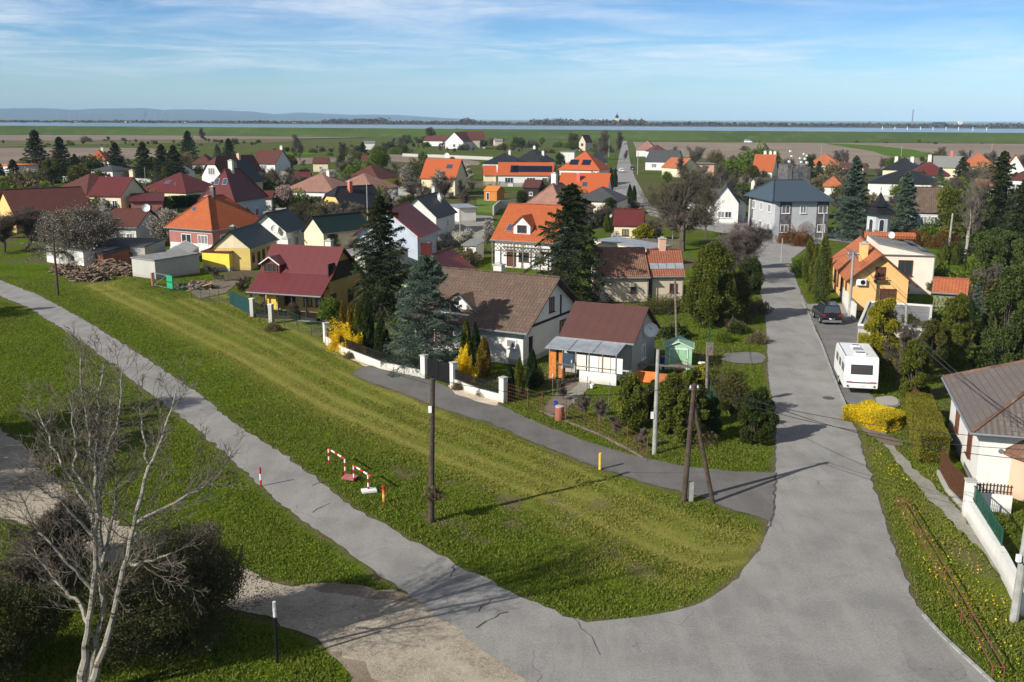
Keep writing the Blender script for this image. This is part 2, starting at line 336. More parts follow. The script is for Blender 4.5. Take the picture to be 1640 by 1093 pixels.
GRAV = gravelmat('gravel', (.33, .285, .22), (.20, .165, .12)); GRAVD = gravelmat('dark_gravel', (.15, .145, .14), (.10, .095, .09)); GRAVB = gravelmat('muddy_gravel', (.21, .165, .12), (.12, .09, .06)); DIRT = gravelmat('soil', (.16, .125, .09), (.10, .08, .055)); PEBB = gravelmat('pebbles', (.50, .42, .32), (.36, .30, .22)); PAVE = gravelmat('worn_paving', (.25, .235, .205), (.17, .16, .12))
# outlines (picture points)
main_l = [(1030, 330), (1040, 345), (1090, 362), (1150, 372), (1185, 380), (1203, 400), (1203, 430), (1213, 455), (1222, 480), (1227, 520), (1229, 560), (1230, 600), (1238, 645), (1243, 690), (1243, 740), (1238, 790), (1234, 830), (1228, 855), (1212, 888), (1182, 926), (1140, 958), (1080, 981), (1010, 990), (940, 997)]
path_u = [(940, 997), (900, 985), (830, 955), (760, 920), (700, 888), (640, 853), (590, 828), (520, 777), (450, 725), (380, 682), (320, 633), (250, 585), (200, 553), (130, 510), (60, 472), (0, 449), (-120, 412)]
path_l = [(-120, 428), (0, 474), (50, 495), (110, 533), (150, 560), (210, 607), (260, 645), (320, 690), (370, 735), (420, 780), (480, 830), (540, 870), (600, 915), (650, 950), (700, 985), (750, 1022), (800, 1060), (860, 1100), (930, 1160)]
main_r = [(1650, 1160), (1590, 1095), (1545, 1050), (1510, 1020), (1480, 990), (1462, 960), (1445, 910), (1425, 860), (1410, 810), (1393, 760), (1375, 700), (1360, 665), (1345, 630), (1325, 575), (1310, 535), (1300, 500), (1283, 470), (1272, 440), (1268, 415), (1290, 398), (1330, 385), (1300, 375), (1240, 352), (1180, 345), (1100, 345), (1040, 325), (1030, 310)]
patch('road', [main_l[:-1], [(928, 1000), (905, 1160)], main_r], .0, A_MAIN)
patch('asphalt_path', [path_u, path_l], .004, A_MAIN, jit=.07)
lane_u = [(563, 600), (582, 587), (610, 584), (645, 593), (680, 606), (720, 621), (740, 629), (785, 643), (815, 656), (850, 673), (895, 691), (940, 708), (990, 723), (1040, 736), (1090, 746), (1150, 754), (1200, 757), (1243, 757)]
lane_l = [(1234, 836), (1210, 830), (1180, 820), (1150, 806), (1130, 798), (1090, 788), (1065, 782), (1027, 772), (990, 758), (957, 750), (915, 732), (870, 715), (827, 696), (778, 675), (740, 665), (700, 652), (660, 635), (600, 615)]
patch('lane', [lane_u, lane_l], .008, A_LANE, jit=.06)
gr_u = [(-60, 665), (0, 686), (30, 706), (66, 750), (126, 806), (200, 845), (300, 880), (385, 912), (435, 931), (500, 945), (560, 955), (650, 962), (722, 980), (775, 1018), (828, 1056), (890, 1100), (960, 1160)]
gr_l = [(680, 1160), (620, 1095), (600, 1080), (550, 1046), (500, 1018), (435, 995), (374, 975), (250, 930), (116, 876), (40, 838), (0, 826), (-60, 800)]
patch('gravel_track', [gr_u, gr_l], -.004, GRAV, jit=.12)
patch('gravel_apron', [[(430, 945), (520, 930), (640, 950), (722, 982), (828, 1056), (890, 1100)], [(960, 1160), (640, 1160), (520, 1040)]], -.008, GRAVB, jit=.15)
patch('parking_gravel', [[(1300, 497), (1345, 487), (1366, 492), (1376, 520), (1380, 560), (1383, 610), (1400, 640), (1440, 636), (1444, 652), (1372, 660), (1352, 640), (1330, 585), (1312, 535)]], -.004, GRAVD)
patch('concrete_drive', [[(1403, 637), (1425, 632), (1440, 638), (1438, 652), (1404, 648)]], .004, CONC, jit=.02)
patch('driveway', [[(1345, 487), (1290, 487), (1297, 505), (1345, 500), (1368, 505), (1366, 488)]], .006, PAVE)
patch('footpath', [[(1372, 665), (1400, 690), (1440, 745), (1490, 800), (1540, 850), (1590, 905), (1625, 950), (1700, 1040)], [(1720, 1020), (1650, 945), (1612, 905), (1560, 845), (1505, 785), (1452, 740), (1415, 690), (1385, 665)]], -.004, PAVE, jit=.08)
patch('flower_bed', [[(1365, 668), (1400, 690), (1446, 705), (1448, 716), (1420, 716), (1385, 690)]], -.002, DIRT)
patch('driveway', [[(1160, 566), (1215, 563), (1226, 570), (1224, 582), (1180, 583), (1155, 576)]], -.002, GRAVD)
patch('far_road', [[(1031, 330), (1031, 310), (1016, 283), (1008, 254), (1005, 232), (1004, 226), (996, 226), (994, 240), (990, 256), (987, 280), (985, 305), (988, 330), (1010, 345)]], .01, A_FAR, step=2)
patch('village_street', [[(1236, 385), (1330, 384), (1400, 396), (1475, 408), (1475, 398), (1400, 386), (1330, 372), (1236, 365)]], .012, A_FAR, step=2)
patch('side_street', [[(985, 305), (970, 312), (830, 372), (826, 366), (985, 298)]], .012, A_FAR, step=2)
patch('garden_path', [[(905, 632), (945, 600), (960, 604), (925, 640)]], -.002, PAVE)
patch('garden_soil', [[(870, 655), (905, 610), (945, 605), (915, 645), (905, 665), (878, 662)]], -.012, DIRT)
patch('garden_soil', [[(365, 395), (430, 400), (430, 415), (370, 435)]], -.012, CONC)
patch('garden_soil', [[(300, 465), (345, 447), (385, 450), (360, 470), (320, 478)]], -.01, DIRT)
patch('garden_soil', [[(430, 505), (460, 470), (540, 480), (530, 520), (480, 515)]], -.012, PAVE)
patch('pebble_strip', [[(715, 618), (745, 612), (800, 640), (798, 652), (770, 645), (730, 632)]], .012, PEBB, jit=.05)
patch('pebble_strip', [[(520, 545), (600, 580), (612, 586), (590, 590), (560, 575), (520, 552)]], -.004, PEBB)
patch('lawn', [[(764, 318), (828, 318), (832, 338), (820, 343), (764, 340)]], -.006, pmat('bright_lawn', (.10, .17, .012), (.075, .14, .010), .8, 1), step=2)
patch('terrace', [[(780, 440), (860, 440), (868, 452), (790, 455)]], -.01, PAVE)
patch('paved_yard', [[(740, 345), (790, 345), (790, 385), (700, 390), (700, 365)]], -.012, PAVE, step=2)
def ribbon(name, px, w, z, mat):
    q = resample([G(*p) for p in px], .35); rr_ = random.Random(int(px[0][0])); q = [p+Vector((rr_.gauss(0, .05), rr_.gauss(0, .05), 0)) for p in q]; mb = MB()
    for a, b in zip(q[:-1], q[1:]):
        d = (b-a).normalized(); n = Vector((-d.y, d.x, 0))*w*rr_.uniform(.5, 1.3)/2; mb.face([(a.x-n.x, a.y-n.y, z), (b.x-n.x, b.y-n.y, z), (b.x+n.x, b.y+n.y, z), (a.x+n.x, a.y+n.y, z)])
    o = mb.build(name, mat); o['kind'] = 'structure'; return o
CRK = pmat('crack_fill', (.055, .052, .048), (.09, .085, .08), 3, .9)
for px, w in (([(1243, 757), (1241, 790), (1236, 832), (1228, 850)], .10), ([(128, 531), (170, 528)], .05), ([(205, 590), (255, 585)], .05), ([(376, 698), (395, 690)], .04), ([(500, 777), (530, 768)], .05), ([(500, 820), (528, 806)], .05), ([(735, 902), (720, 925)], .06), ([(760, 1008), (790, 988), (815, 980)], .06), ([(765, 980), (785, 960)], .05), ([(1226, 500), (1300, 512)], .04), ([(920, 990), (950, 1030), (962, 1050)], .03)): ribbon('road_crack', px, w, .016, CRK)
A_PAT = asphalt('patched_asphalt', (.26, .248, .235), speck=.4)
for k_, px in enumerate(([(1430, 1000), (1475, 990), (1520, 1040), (1560, 1093), (1470, 1093), (1445, 1050)], [(330, 640), (352, 656), (334, 668), (318, 656)])): patch('asphalt_repair', [px+[px[0]]], .009+.001*k_, A_PAT, step=.4, jit=.03); POLYS.pop()
# fields behind the village
def field(px, c1, c2, z, name='field'):
    m, t, b = newmat(name); rot = (1, .06, 1)
    a = mixc(t, ramp(t, noise(t, .02, 5, .6), .35, .65), c1, c2); a = mixc(t, ramp(t, noise(t, .12, 3, .6, sc=rot), .35, .7, 0, .5), a, tuple(x*.8 for x in c1))
    t.links.new(a, b.inputs['Base Color']); b.inputs['Roughness'].default_value = 1; b.inputs['Specular IOR Level'].default_value = 0
    patch(name, [px], z, m, step=25, jit=1.0); POLYS.pop()
BR1, BR2 = (.25, .20, .165), (.20, .165, .135); GN1, GN2 = (.075, .115, .03), (.11, .13, .045)
field([(-300, 216), (640, 217.5), (640, 219), (510, 222), (0, 226), (-300, 225)], BR1, BR2, .05)
field([(0, 226), (440, 221), (505, 224), (430, 230), (240, 229), (0, 236), (-300, 236)], (.17, .14, .08), (.10, .11, .05), .03)
field([(-300, 238), (0, 238), (100, 236), (270, 238), (300, 250), (120, 262), (-100, 268)], BR1, BR2, .06)
field([(420, 246), (430, 242), (520, 243), (522, 248), (470, 252), (430, 250)], (.09, .19, .02), (.08, .16, .02), .09)
field([(470, 254), (540, 249), (560, 256), (560, 264), (470, 264)], BR1, BR2, .07)
field([(597, 247), (645, 247), (760, 256), (790, 259), (780, 270), (610, 258)], BR1, BR2, .07)
field([(1014, 228), (1640, 231), (2000, 235), (2000, 262), (1640, 268), (1400, 275), (1180, 258), (1016, 246)], (.27, .215, .175), (.22, .18, .145), .06)
field([(1320, 230), (1375, 231), (1460, 240), (1530, 251), (1480, 256), (1430, 253), (1400, 243)], (.085, .15, .02), (.08, .13, .02), .12)
field([(1380, 231), (1800, 234), (1800, 238), (1640, 240), (1460, 236)], (.24, .195, .16), (.2, .16, .13), .14)
# ground sheet
dry_pl = [([(120, 440), (180, 468), (260, 505), (400, 572), (520, 640), (640, 692), (760, 742), (900, 792), (1020, 850), (1120, 892), (1190, 888)], 1.0), ([(300, 480), (430, 545), (560, 612), (690, 668), (800, 712), (900, 752), (1000, 800), (1110, 850), (1190, 865)], .8),
          ([(330, 468), (420, 500), (500, 535), (600, 592), (700, 655)], .9), ([(60, 415), (200, 460), (330, 520), (450, 590)], .5), ([(780, 760), (900, 820), (1000, 880), (1090, 925)], .5), ([(1390, 690), (1440, 760), (1480, 830), (1530, 900), (1600, 980)], .35)]
xs = np.concatenate([[-30000, -12000, -5000, -2500, -1500, -900, -600, -400, -250, -160, -110, -90, -75], np.arange(-62, 44.1, .3), [55, 75, 110, 160, 250, 400, 600, 900, 1500, 2500, 5000, 12000, 30000]])
ys = np.concatenate([[-200, 0, 15], np.arange(24, 112, .3), [125, 150, 190, 240, 300, 380, 480, 600, 760, 950, 1300, 2000, 4000, 9000, 20000, 45000]])
X, Y = np.meshgrid(xs, ys); fx, fy = X.ravel(), Y.ravel()
near = (fx > -63) & (fx < 45) & (fy > 23) & (fy < 112); nx, ny = fx[near], fy[near]
def vnoise(x, y, s, seed):
    r = np.random.default_rng(seed); T = r.random((256, 256)); x = x/s+1000; y = y/s+1000
    xi, yi = np.floor(x).astype(int), np.floor(y).astype(int); u, v = x-xi, y-yi; u, v = u*u*(3-2*u), v*v*(3-2*v)
    g = lambda i, j: T[(xi+i) % 256, (yi+j) % 256]
    return (g(0, 0)*(1-u)+g(1, 0)*u)*(1-v)+(g(0, 1)*(1-u)+g(1, 1)*u)*v
def fbm(x, y, s, seed): return sum(vnoise(x, y, s/2**k, seed+k)*.5**k for k in range(4))/1.875
def dryness(x, y):
    d = np.zeros(len(x))
    for pl, w in dry_pl:
        w3 = [G(*p) for p in pl]; dd = distpl(x, y, w3)
        d = np.maximum(d, w*(.6+.8*fbm(x, y, 2.5, 5))*np.exp(-((np.abs(dd-.75)/.5)**2)))
        d = np.maximum(d, w*.55*np.exp(-(dd/2.2)**2))
    return np.clip(d, 0, 1)
edge = np.full(len(nx), 1e9)
for pl in (main_l[5:], path_u, path_l, main_r[:20], lane_u, lane_l, gr_u, gr_l): edge = np.minimum(edge, distpl(nx, ny, [G(*p) for p in pl]))
dry = np.zeros(len(fx)); dirt = np.zeros(len(fx)); dry[near] = dryness(nx, ny)
rd = distpl(nx, ny, [G(*p) for p in main_r[2:12]])
dirt[near] = np.clip(1.5-edge/.42-fbm(nx, ny, .8, 9)*1.2, 0, 1); dirt[near] = np.maximum(dirt[near], np.clip(1.4-rd/.45-fbm(nx, ny, 1.2, 19)*.9, 0, 1))
sp_ = [tuple(G(*p).xy) for p in ((620, 740), (760, 770), (900, 800), (975, 862), (820, 880), (690, 850))]; dirt[near] = np.maximum(dirt[near], .75*np.clip((fbm(nx, ny, 1.1, 33)-.50)*6, 0, 1)*inpoly(nx, ny, sp_)); dirt[near] = np.maximum(dirt[near], .55*np.clip((fbm(nx, ny, 2.2, 31)-.62)*6, 0, 1)*(nx > 2))
yp = [tuple(G(*p).xy) for p in ((-400, 420), (240, 440), (290, 470), (520, 548), (680, 606), (810, 646), (870, 660), (1040, 735), (1120, 640), (1180, 520), (1225, 400), (1300, 400), (1340, 480), (1460, 640), (1640, 690), (2200, 700), (2200, 262), (1180, 256), (980, 252), (560, 262), (-400, 275))]; yardv = inpoly(fx, fy, yp).astype(float)
eg = np.full(len(fx), 9.); eg[near] = np.minimum(edge, 9); eg = eg.reshape(len(ys), len(xs)); dg = dirt.reshape(len(ys), len(xs))
zg = np.zeros(len(fx))-.03; zg[near] = -.02-.10*(fbm(nx, ny, 1.6, 3))*np.clip(edge/1.0, .1, 1)
zg[fy > 800] = -.5
me = bpy.data.meshes.new('ground'); nX, nY = len(xs), len(ys)
idx = np.arange(nX*nY).reshape(nY, nX); fc = np.stack([idx[:-1, :-1], idx[:-1, 1:], idx[1:, 1:], idx[1:, :-1]], -1).reshape(-1, 4)
me.vertices.add(len(fx)); me.vertices.foreach_set('co', np.stack([fx, fy, zg], 1).astype(np.float32).ravel())
me.loops.add(fc.size); me.loops.foreach_set('vertex_index', fc.ravel().astype(np.int32)); me.polygons.add(len(fc)); me.polygons.foreach_set('loop_start', np.arange(0, fc.size, 4, dtype=np.int32)); me.update(calc_edges=True)
me.polygons.foreach_set('use_smooth', [True]*len(fc))
for nme, arr in (('dry', dry), ('dirt', dirt), ('yard', yardv)):
    a = me.attributes.new(nme, 'FLOAT', 'POINT'); a.data.foreach_set('value', arr.astype(np.float32))
m, t, b = newmat('grassland')
a = mixc(t, ramp(t, noise(t, .22, 6, .65), .38, .64), (.080, .130, .009), (.048, .082, .007))
a = mixc(t, ramp(t, noise(t, 2.2, 5, .75), .42, .66, 0, .8), a, (.135, .195, .014))
a = mixc(t, ramp(t, noise(t, .9, 5, .7), .58, .72, 0, .55), a, (.075, .065, .03))
a = mixc(t, mth(t, 'MULTIPLY', attr(t, 'dry'), ramp(t, noise(t, 5, 4, .7), .2, .6, .5, 1)), a, (.27, .25, .065))
a = mixc(t, attr(t, 'dirt'), a, (.15, .115, .08))
cam_d = t.nodes.new('ShaderNodeTexCoord'); sx = t.nodes.new('ShaderNodeSeparateXYZ'); t.links.new(cam_d.outputs['Object'], sx.inputs[0])
farm = ramp(t, sx.outputs[1], 110, 260); farc = mixc(t, ramp(t, noise(t, .03, 5, .65), .4, .6), (.070, .105, .022), (.105, .105, .045))
yard = mth(t, 'MULTIPLY', attr(t, 'yard'), ramp(t, noise(t, .11, 6, .7), .50, .60)); a = mixc(t, yard, a, (.125, .10, .07))
a = mixc(t, farm, a, farc)
t.links.new(a, b.inputs['Base Color']); b.inputs['Roughness'].default_value = 1; b.inputs['Specular IOR Level'].default_value = 0
bump(t, b, mth(t, 'ADD', noise(t, 3, 6, .75), mth(t, 'MULTIPLY', noise(t, 12, 4, .7), .5)), 1., .12)
me.materials.append(m); o = bpy.data.objects.new('ground', me); COL.objects.link(o); o['kind'] = 'structure'
# dike, canal, far shore
def strip(name, rows, mat, smooth=False):
    mb = MB()
    for r0, r1 in zip(rows[:-1], rows[1:]):
        for i in range(len(r0)-1): mb.face([r0[i], r0[i+1], r1[i+1], r1[i]])
    o = mb.build(name, mat, smooth=False); o['kind'] = 'structure'; return o
def line(pts, z, dy=0):
    (u0, v0), (u1, v1) = pts; sl = (v1-v0)/(u1-u0)
    a, b = G(u0, v0, z), G(u1, v1, z); d = b-a
    return [Vector(((a+d*k).x, (a+d*k).y+dy, z)) for k in np.linspace(-1.2, 2.2, 40)]
foot = line([(0, 215.5), (1640, 229)], 0)
fu = [P(p)[0] if p.y > 50 else 0 for p in foot]; f0, f1 = G(0, 215.5), G(1640, 229); foot = [Vector((p.x, p.y, -.4)) for p in foot]
crest = [Vector((p.x+10, p.y+34, 9.3-1.4*max(-1., min(2., (p.x-f0.x)/(f1.x-f0.x))))) for p in foot]
berm = [f.lerp(c, .10)+Vector((0, 0, -.35)) for f, c in zip(foot, crest)]
m, t, b = newmat('dike_grass'); a = mixc(t, ramp(t, noise(t, .01, 6, .6, sc=(1, .5, 8)), .35, .65), (.070, .105, .028), (.052, .08, .024)); a = mixc(t, ramp(t, noise(t, .05, 4, .7), .5, .7, 0, .5), a, (.12, .13, .045))
t.links.new(a, b.inputs['Base Color']); b.inputs['Roughness'].default_value = 1; b.inputs['Specular IOR Level'].default_value = 0
strip('dike', [foot, berm, crest, [p+Vector((0, 12, 0)) for p in crest], [p+Vector((0, 30, -6)) for p in crest]], m)
far = line([(0, 196.2), (1640, 206.6)], 7)
m, t, b = newmat('canal_water'); b.inputs['Base Color'].default_value = (.10, .13, .15, 1); b.inputs['Roughness'].default_value = .22; b.inputs['Specular IOR Level'].default_value = .5; bump(t, b, noise(t, .35, 4, .6), .25, .3)
strip('canal_water', [[p+Vector((0, 26, 7.0-p.z)) for p in crest], [Vector((p.x, p.y, 7.0)) for p in far]], m)
strip('far_dike', [[Vector((p.x, p.y-4, 6.6)) for p in far], [Vector((p.x, p.y+6, 8.8)) for p in far], [Vector((p.x, p.y+16, 8.8)) for p in far], [Vector((p.x, p.y+60, -.5)) for p in far]], pmat('riprap', (.07, .065, .062), (.045, .04, .04), .05, .95))
# hills
hp = [(-260, 178), (-160, 174), (-60, 177), (0, 174.5), (60, 173.5), (95, 175), (120, 176.5), (150, 174.5), (230, 173.5), (262, 176.5), (300, 175.5), (350, 177), (400, 179), (440, 183.5), (480, 180.5), (520, 182.5), (560, 184.5), (600, 184), (640, 184.5), (680, 187.5), (720, 190), (760, 191.8)]
DH = 15000.; rows = [[], [], [], []]; rr = random.Random(5)
for (u0, v0), (u1, v1) in zip(hp[:-1], hp[1:]):
    for k in range(6):
        s = k/6; u, v = u0+(u1-u0)*s, v0+(v1-v0)*s-rr.random()*.5; d = ray(u, v); q = d*(DH/d.y); z = max(HC+q.z, 1)
        rows[0].append(Vector((q.x*.85, DH*.85, -2))); rows[1].append(Vector((q.x*.93, DH*.93, z*(.45+.15*rr.random())))); rows[2].append(Vector((q.x, DH, z))); rows[3].append(Vector((q.x*1.2, DH*1.2, -2)))
strip('hills', rows, pmat('hill_forest', (.035, .05, .045), (.025, .036, .034), .001, 1))
# haze: even air round everything on the ground
hz = MB(); hz.box((0, 9900, 124), (28000, 20600, 252)); ho = hz.build('haze', bpy.data.materials.new('haze_air')); ho['kind'] = 'stuff'; ho['label'] = 'thin blue haze over the plain'
hm = ho.data.materials[0]; hm.use_nodes = True; t = hm.node_tree; t.nodes.clear(); v = t.nodes.new('ShaderNodeVolumePrincipled'); v.inputs['Color'].default_value = (.50, .74, 1, 1); v.inputs['Density'].default_value = .00006; v.inputs['Anisotropy'].default_value = -.25
oo = t.nodes.new('ShaderNodeOutputMaterial'); t.links.new(v.outputs[0], oo.inputs['Volume'])
# ================================================================ houses
def roof_part(name, polys, mat, parent, th=.13):
    mb = MB()
    for pl in polys:
        pl = [Vector(p) for p in pl]; n = (pl[1]-pl[0]).cross(pl[2]-pl[0]).normalized()
        if n.z < 0: pl = pl[::-1]; n = -n
        u = Vector((0, 0, 1)).cross(n); u = u.normalized() if u.length > 1e-4 else Vector((1, 0, 0)); v = n.cross(u)
        mb.face(pl, [(p.dot(u), p.dot(v)) for p in pl]); lo = [p-Vector((0, 0, th)) for p in pl]; mb.face(lo[::-1])
        for i in range(len(pl)):
            j = (i+1) % len(pl); mb.face([pl[i], lo[i], lo[j], pl[j]], [(0, 0), (0, th), (1, th), (1, 0)])
    return mb.build(name, mat, parent)
SIDE = {'f': 0, 'r': R(90), 'b': R(180), 'l': R(-90)}
class House: pass
WR = random.Random(4)
def side_xf(h, side):
    half = (h.WD if side in 'fb' else h.WL)/2; run = h.WL if side in 'fb' else h.WD
    Mx = Matrix.Rotation(SIDE[side], 4, 'Z') @ Matrix.Translation((0, -half, 0)); return Mx, run
def window(par, Mx, x, z0, w, hh, frame=None, glass=None, kind='window', mull=1, sill=True, trans=0):
    """x is the centre along the wall, z0 the sill"""
    frame = frame or FRW; glass = glass or GL; fb = MB(); t = min(.09, w*.1)
    def bx(mb, cx, cz, sx, sz, d, off):
        mb.box((cx, -off, cz), (sx, d, sz))
    bx(fb, x, z0+t/2, w, t, .08, .03); bx(fb, x, z0+hh-t/2, w, t, .08, .03)
    bx(fb, x-w/2+t/2, z0+hh/2, t, hh-2*t, .08, .03); bx(fb, x+w/2-t/2, z0+hh/2, t, hh-2*t, .08, .03)
    for k in range(mull):
        bx(fb, x-w/2+w*(k+1)/(mull+1), z0+hh/2, t*.8, hh-2*t, .07, .03)
    if trans: bx(fb, x, z0+hh*trans, w-2*t, t*.8, .065, .031)
    fo = fb.build(kind, frame, par); fo.matrix_local = Mx
    glass = GLC if (glass is GL and WR.random() < .35) else glass; pb = MB(); bx(pb, x, z0+hh/2, w-t, hh-t, .03, .004); po = pb.build('panel' if kind == 'door' else 'pane', glass, fo)
    if sill and kind == 'window':
        sb = MB(); bx(sb, x, z0-.03, w+.16, .05, .16, .07); sb.build('sill', frame, fo)
    return fo
def house(name, label, A, B, ze, D, zr, roof='gable', ax='x', wall=WH, rm=T_ORG, oh=.35, wins=(), chim=(), cat='house', mode='eave', group=None, hipx=None, fr=FRW, gut=True, cap=None, sky=(), solar=(), L=None, ang=None, kink=None, back=0, capm=None, base=None, force=False):
    h = House(); k = {'eave': ze, 'ridge': zr}[mode]
    a = G(*A, k) if len(A) == 2 else Vector(A); b = G(*B, k) if B and len(B) == 2 else (Vector(B) if B else None)
    a.z = 0
    if b is None: b = a+Vector((math.cos(ang), math.sin(ang), 0))*L
    b.z = 0
    d = b-a; 
    if d.x < 0: a, b, d = b, a, -d
    L = d.length; rz = math.atan2(d.y, d.x); u = d/L; v = Vector((-u.y, u.x, 0))
    if mode == 'ridge':
        if ax == 'x': c = (a+b)/2+v*back; L += 2*(hipx or 0)
        else: raise Exception
    else: c = (a+b)/2+v*D/2
    print('HOUSE %-26s L%5.1f D%5.1f at (%.0f,%.0f) rz %.0f' % (name, L, D, c.x, c.y, math.degrees(rz)))
    o = empty(name, c, rz, label, cat, group); h.o = o; h.L, h.D = L, D; x, y = L/2, D/2; h.ze, h.zr = ze, zr
    h.WL, h.WD = L-2*oh, D-2*oh; X, Y = h.WL/2, h.WD/2
    if D > .1: BLOCK.append(np.array([tuple((c+u*p*L/2+v*q*D/2).xy) for p, q in ((-1, -1), (1, -1), (1, 1), (-1, 1))]))
    wz = ze; polys = []; ridges = []
    if roof == 'gable':
        run = y if ax == 'x' else x; sl = (zr-ze)/run; wz = ze+oh*sl-.13
        if kink and ax == 'x':                     # steeper upper part, flatter lower part: (fraction of run, height)
            ky, kz = -y*kink[0], kink[1]
            polys = [[(-x, -y, ze), (x, -y, ze), (x, ky, kz), (-x, ky, kz)], [(-x, ky, kz), (x, ky, kz), (x, 0, zr), (-x, 0, zr)], [(x, y, ze+.6), (-x, y, ze+.6), (-x, 0, zr), (x, 0, zr)]]
        elif ax == 'x': polys = [[(-x, -y, ze), (x, -y, ze), (x, 0, zr), (-x, 0, zr)], [(x, y, ze), (-x, y, ze), (-x, 0, zr), (x, 0, zr)]]
        else: polys = [[(-x, -y, ze), (0, -y, zr), (0, y, zr), (-x, y, ze)], [(x, -y, ze), (x, y, ze), (0, y, zr), (0, -y, zr)]]
        ridges = [((-x, 0, zr), (x, 0, zr))] if ax == 'x' else [((0, -y, zr), (0, y, zr))]
    elif roof == 'half':                           # gable along y with a clipped front end
        q = hipx or 1.5; sl = (zr-ze)/x; wz = ze+oh*sl-.13; zc = ze+(zr-ze)*.62; xc = x*(1-.62)
        polys = [[(-x, -y, ze), (-xc, -y, zc), (0, -y+q, zr), (0, y, zr), (-x, y, ze)], [(x, -y, ze), (x, y, ze), (0, y, zr), (0, -y+q, zr), (xc, -y, zc)], [(-xc, -y, zc), (xc, -y, zc), (0, -y+q, zr)]]
        ridges = [((0, -y+q, zr), (0, y, zr)), ((-xc, -y, zc), (0, -y+q, zr)), ((xc, -y, zc), (0, -y+q, zr))]
    elif roof == 'hip':
        sl = (zr-ze)/(min(x, y)); wz = ze+oh*sl-.13
        fx0 = x >= y or force
        if fx0: q = hipx if hipx is not None else y; e0, e1 = Vector((-x+q, 0, zr)), Vector((x-q, 0, zr))
        else: q = hipx if hipx is not None else x; e0, e1 = Vector((0, -y+q, zr)), Vector((0, y-q, zr))
        p = [Vector((-x, -y, ze)), Vector((x, -y, ze)), Vector((x, y, ze)), Vector((-x, y, ze))]
        if (e1-e0).length < .2: e0 = e1 = (e0+e1)/2; polys = [[p[i], p[(i+1) % 4], e0] for i in range(4)]
        elif fx0: polys = [[p[0], p[1], e1, e0], [p[1], p[2], e1], [p[2], p[3], e0, e1], [p[3], p[0], e0]]
        else: polys = [[p[0], p[1], e0], [p[1], p[2], e1, e0], [p[2], p[3], e1], [p[3], p[0], e0, e1]]
        ridges = [(e0, e1)]+[(p[0], e0), (p[1], e1 if fx0 else e0), (p[2], e1), (p[3], e0 if fx0 else e1)]
    elif roof == 'mono': polys = [[(-x, -y, ze), (x, -y, ze), (x, y, zr), (-x, y, zr)]]; wz = ze+oh*(zr-ze)/D-.14
    elif roof == 'monox': polys = [[(-x, -y, zr), (x, -y, ze), (x, y, ze), (-x, y, zr)]]; wz = ze-.14
    elif roof == 'flat': polys = [[(-x, -y, ze), (x, -y, ze), (x, y, ze), (-x, y, ze)]]; wz = ze-.14
    h.polys = polys
    w = MB(); w.prism([(-X, -Y), (X, -Y), (X, Y), (-X, Y)], 0, max(wz, .5) if roof != 'mono' else wz)
    if roof == 'gable':
        if ax == 'x':
            zt = zr-(oh if not kink else 0)*0-.13-.02
            for s in (-1, 1):
                if kink:
                    sec = [(-Y, wz), (Y, wz+.0), (0, zt)]; ky = -y*kink[0]
                    sec = [(-Y, wz), (Y, wz), (Y, min(wz+.5, ze+.6+(zr-ze-.6)*(1-Y/y)-.15)), (0, zt), (ky, kink[1]-.18)]
                else: sec = [(-Y, wz), (Y, wz), (0, zt)]
                f = [(s*X, p, q) for p, q in sec]; g = [(s*(X-.25), p, q) for p, q in sec]
                w.face(f if s > 0 else f[::-1]); w.face(g if s < 0 else g[::-1])
                for i in range(len(f)): w.face([f[i], g[i], g[(i+1) % len(f)], f[(i+1) % len(f)]])
        else:
            for s in (-1, 1):
                sec = [(-X, wz), (X, wz), (0, zr-.15)]; f = [(p, s*Y, q) for p, q in sec]; g = [(p, s*(Y-.25), q) for p, q in sec]
                w.face(f if s < 0 else f[::-1]); w.face(g)
                for i in range(3): w.face([f[i], g[i], g[(i+1) % 3], f[(i+1) % 3]])
    elif roof == 'half':
        for s in (-1, 1):
            zt = ze+(zr-ze)*.62-.15 if s < 0 else zr-.15; xt = x*.38 if s < 0 else .01
            sec = [(-X, wz), (X, wz), (xt, zt), (-xt, zt)]; f = [(p, s*Y, q) for p, q in sec]; w.face(f if s < 0 else f[::-1]); w.face([(p, s*(Y-.25), q) for p, q in sec])
    elif roof == 'monox':
        for s in (-1, 1): w.face([(-X, s*Y, wz), (X, s*Y, wz), (-X, s*Y, zr-.16)])
        w.face([(-X, -Y, wz), (-X, -Y, zr-.16), (-X, Y, zr-.16), (-X, Y, wz)])
    elif roof == 'mono':
        za, zb = wz, wz+(zr-ze)*h.WD/D
        for s in (-1, 1): w.face([(s*X, -Y, za), (s*X, Y, za), (s*X, Y, zb)])
        w.face([(-X, Y, za), (-X, Y, zb), (X, Y, zb), (X, Y, za)])
    wo = w.build('wall', wall, o); h.wall = wo
    if base:
        bb = MB(); bb.box((0, 0, .22), (h.WL+.05, h.WD+.05, .44)); bb.build('plinth', base, o)
    th = .13 if roof != 'flat' else .2
    ro = roof_part('roof', polys, rm, o, th); h.roof = ro
    near = c.y < 190
    if ridges and near and cap is not False:
        cb = MB()
        for p, q in ridges:
            p, q = Vector(p), Vector(q)
            if (q-p).length > .3: cb.tube(p+Vector((0, 0, .0)), q+Vector((0, 0, .0)), .11, .11, 6)
        cb.build('ridge_tiles', capm or rm, ro)
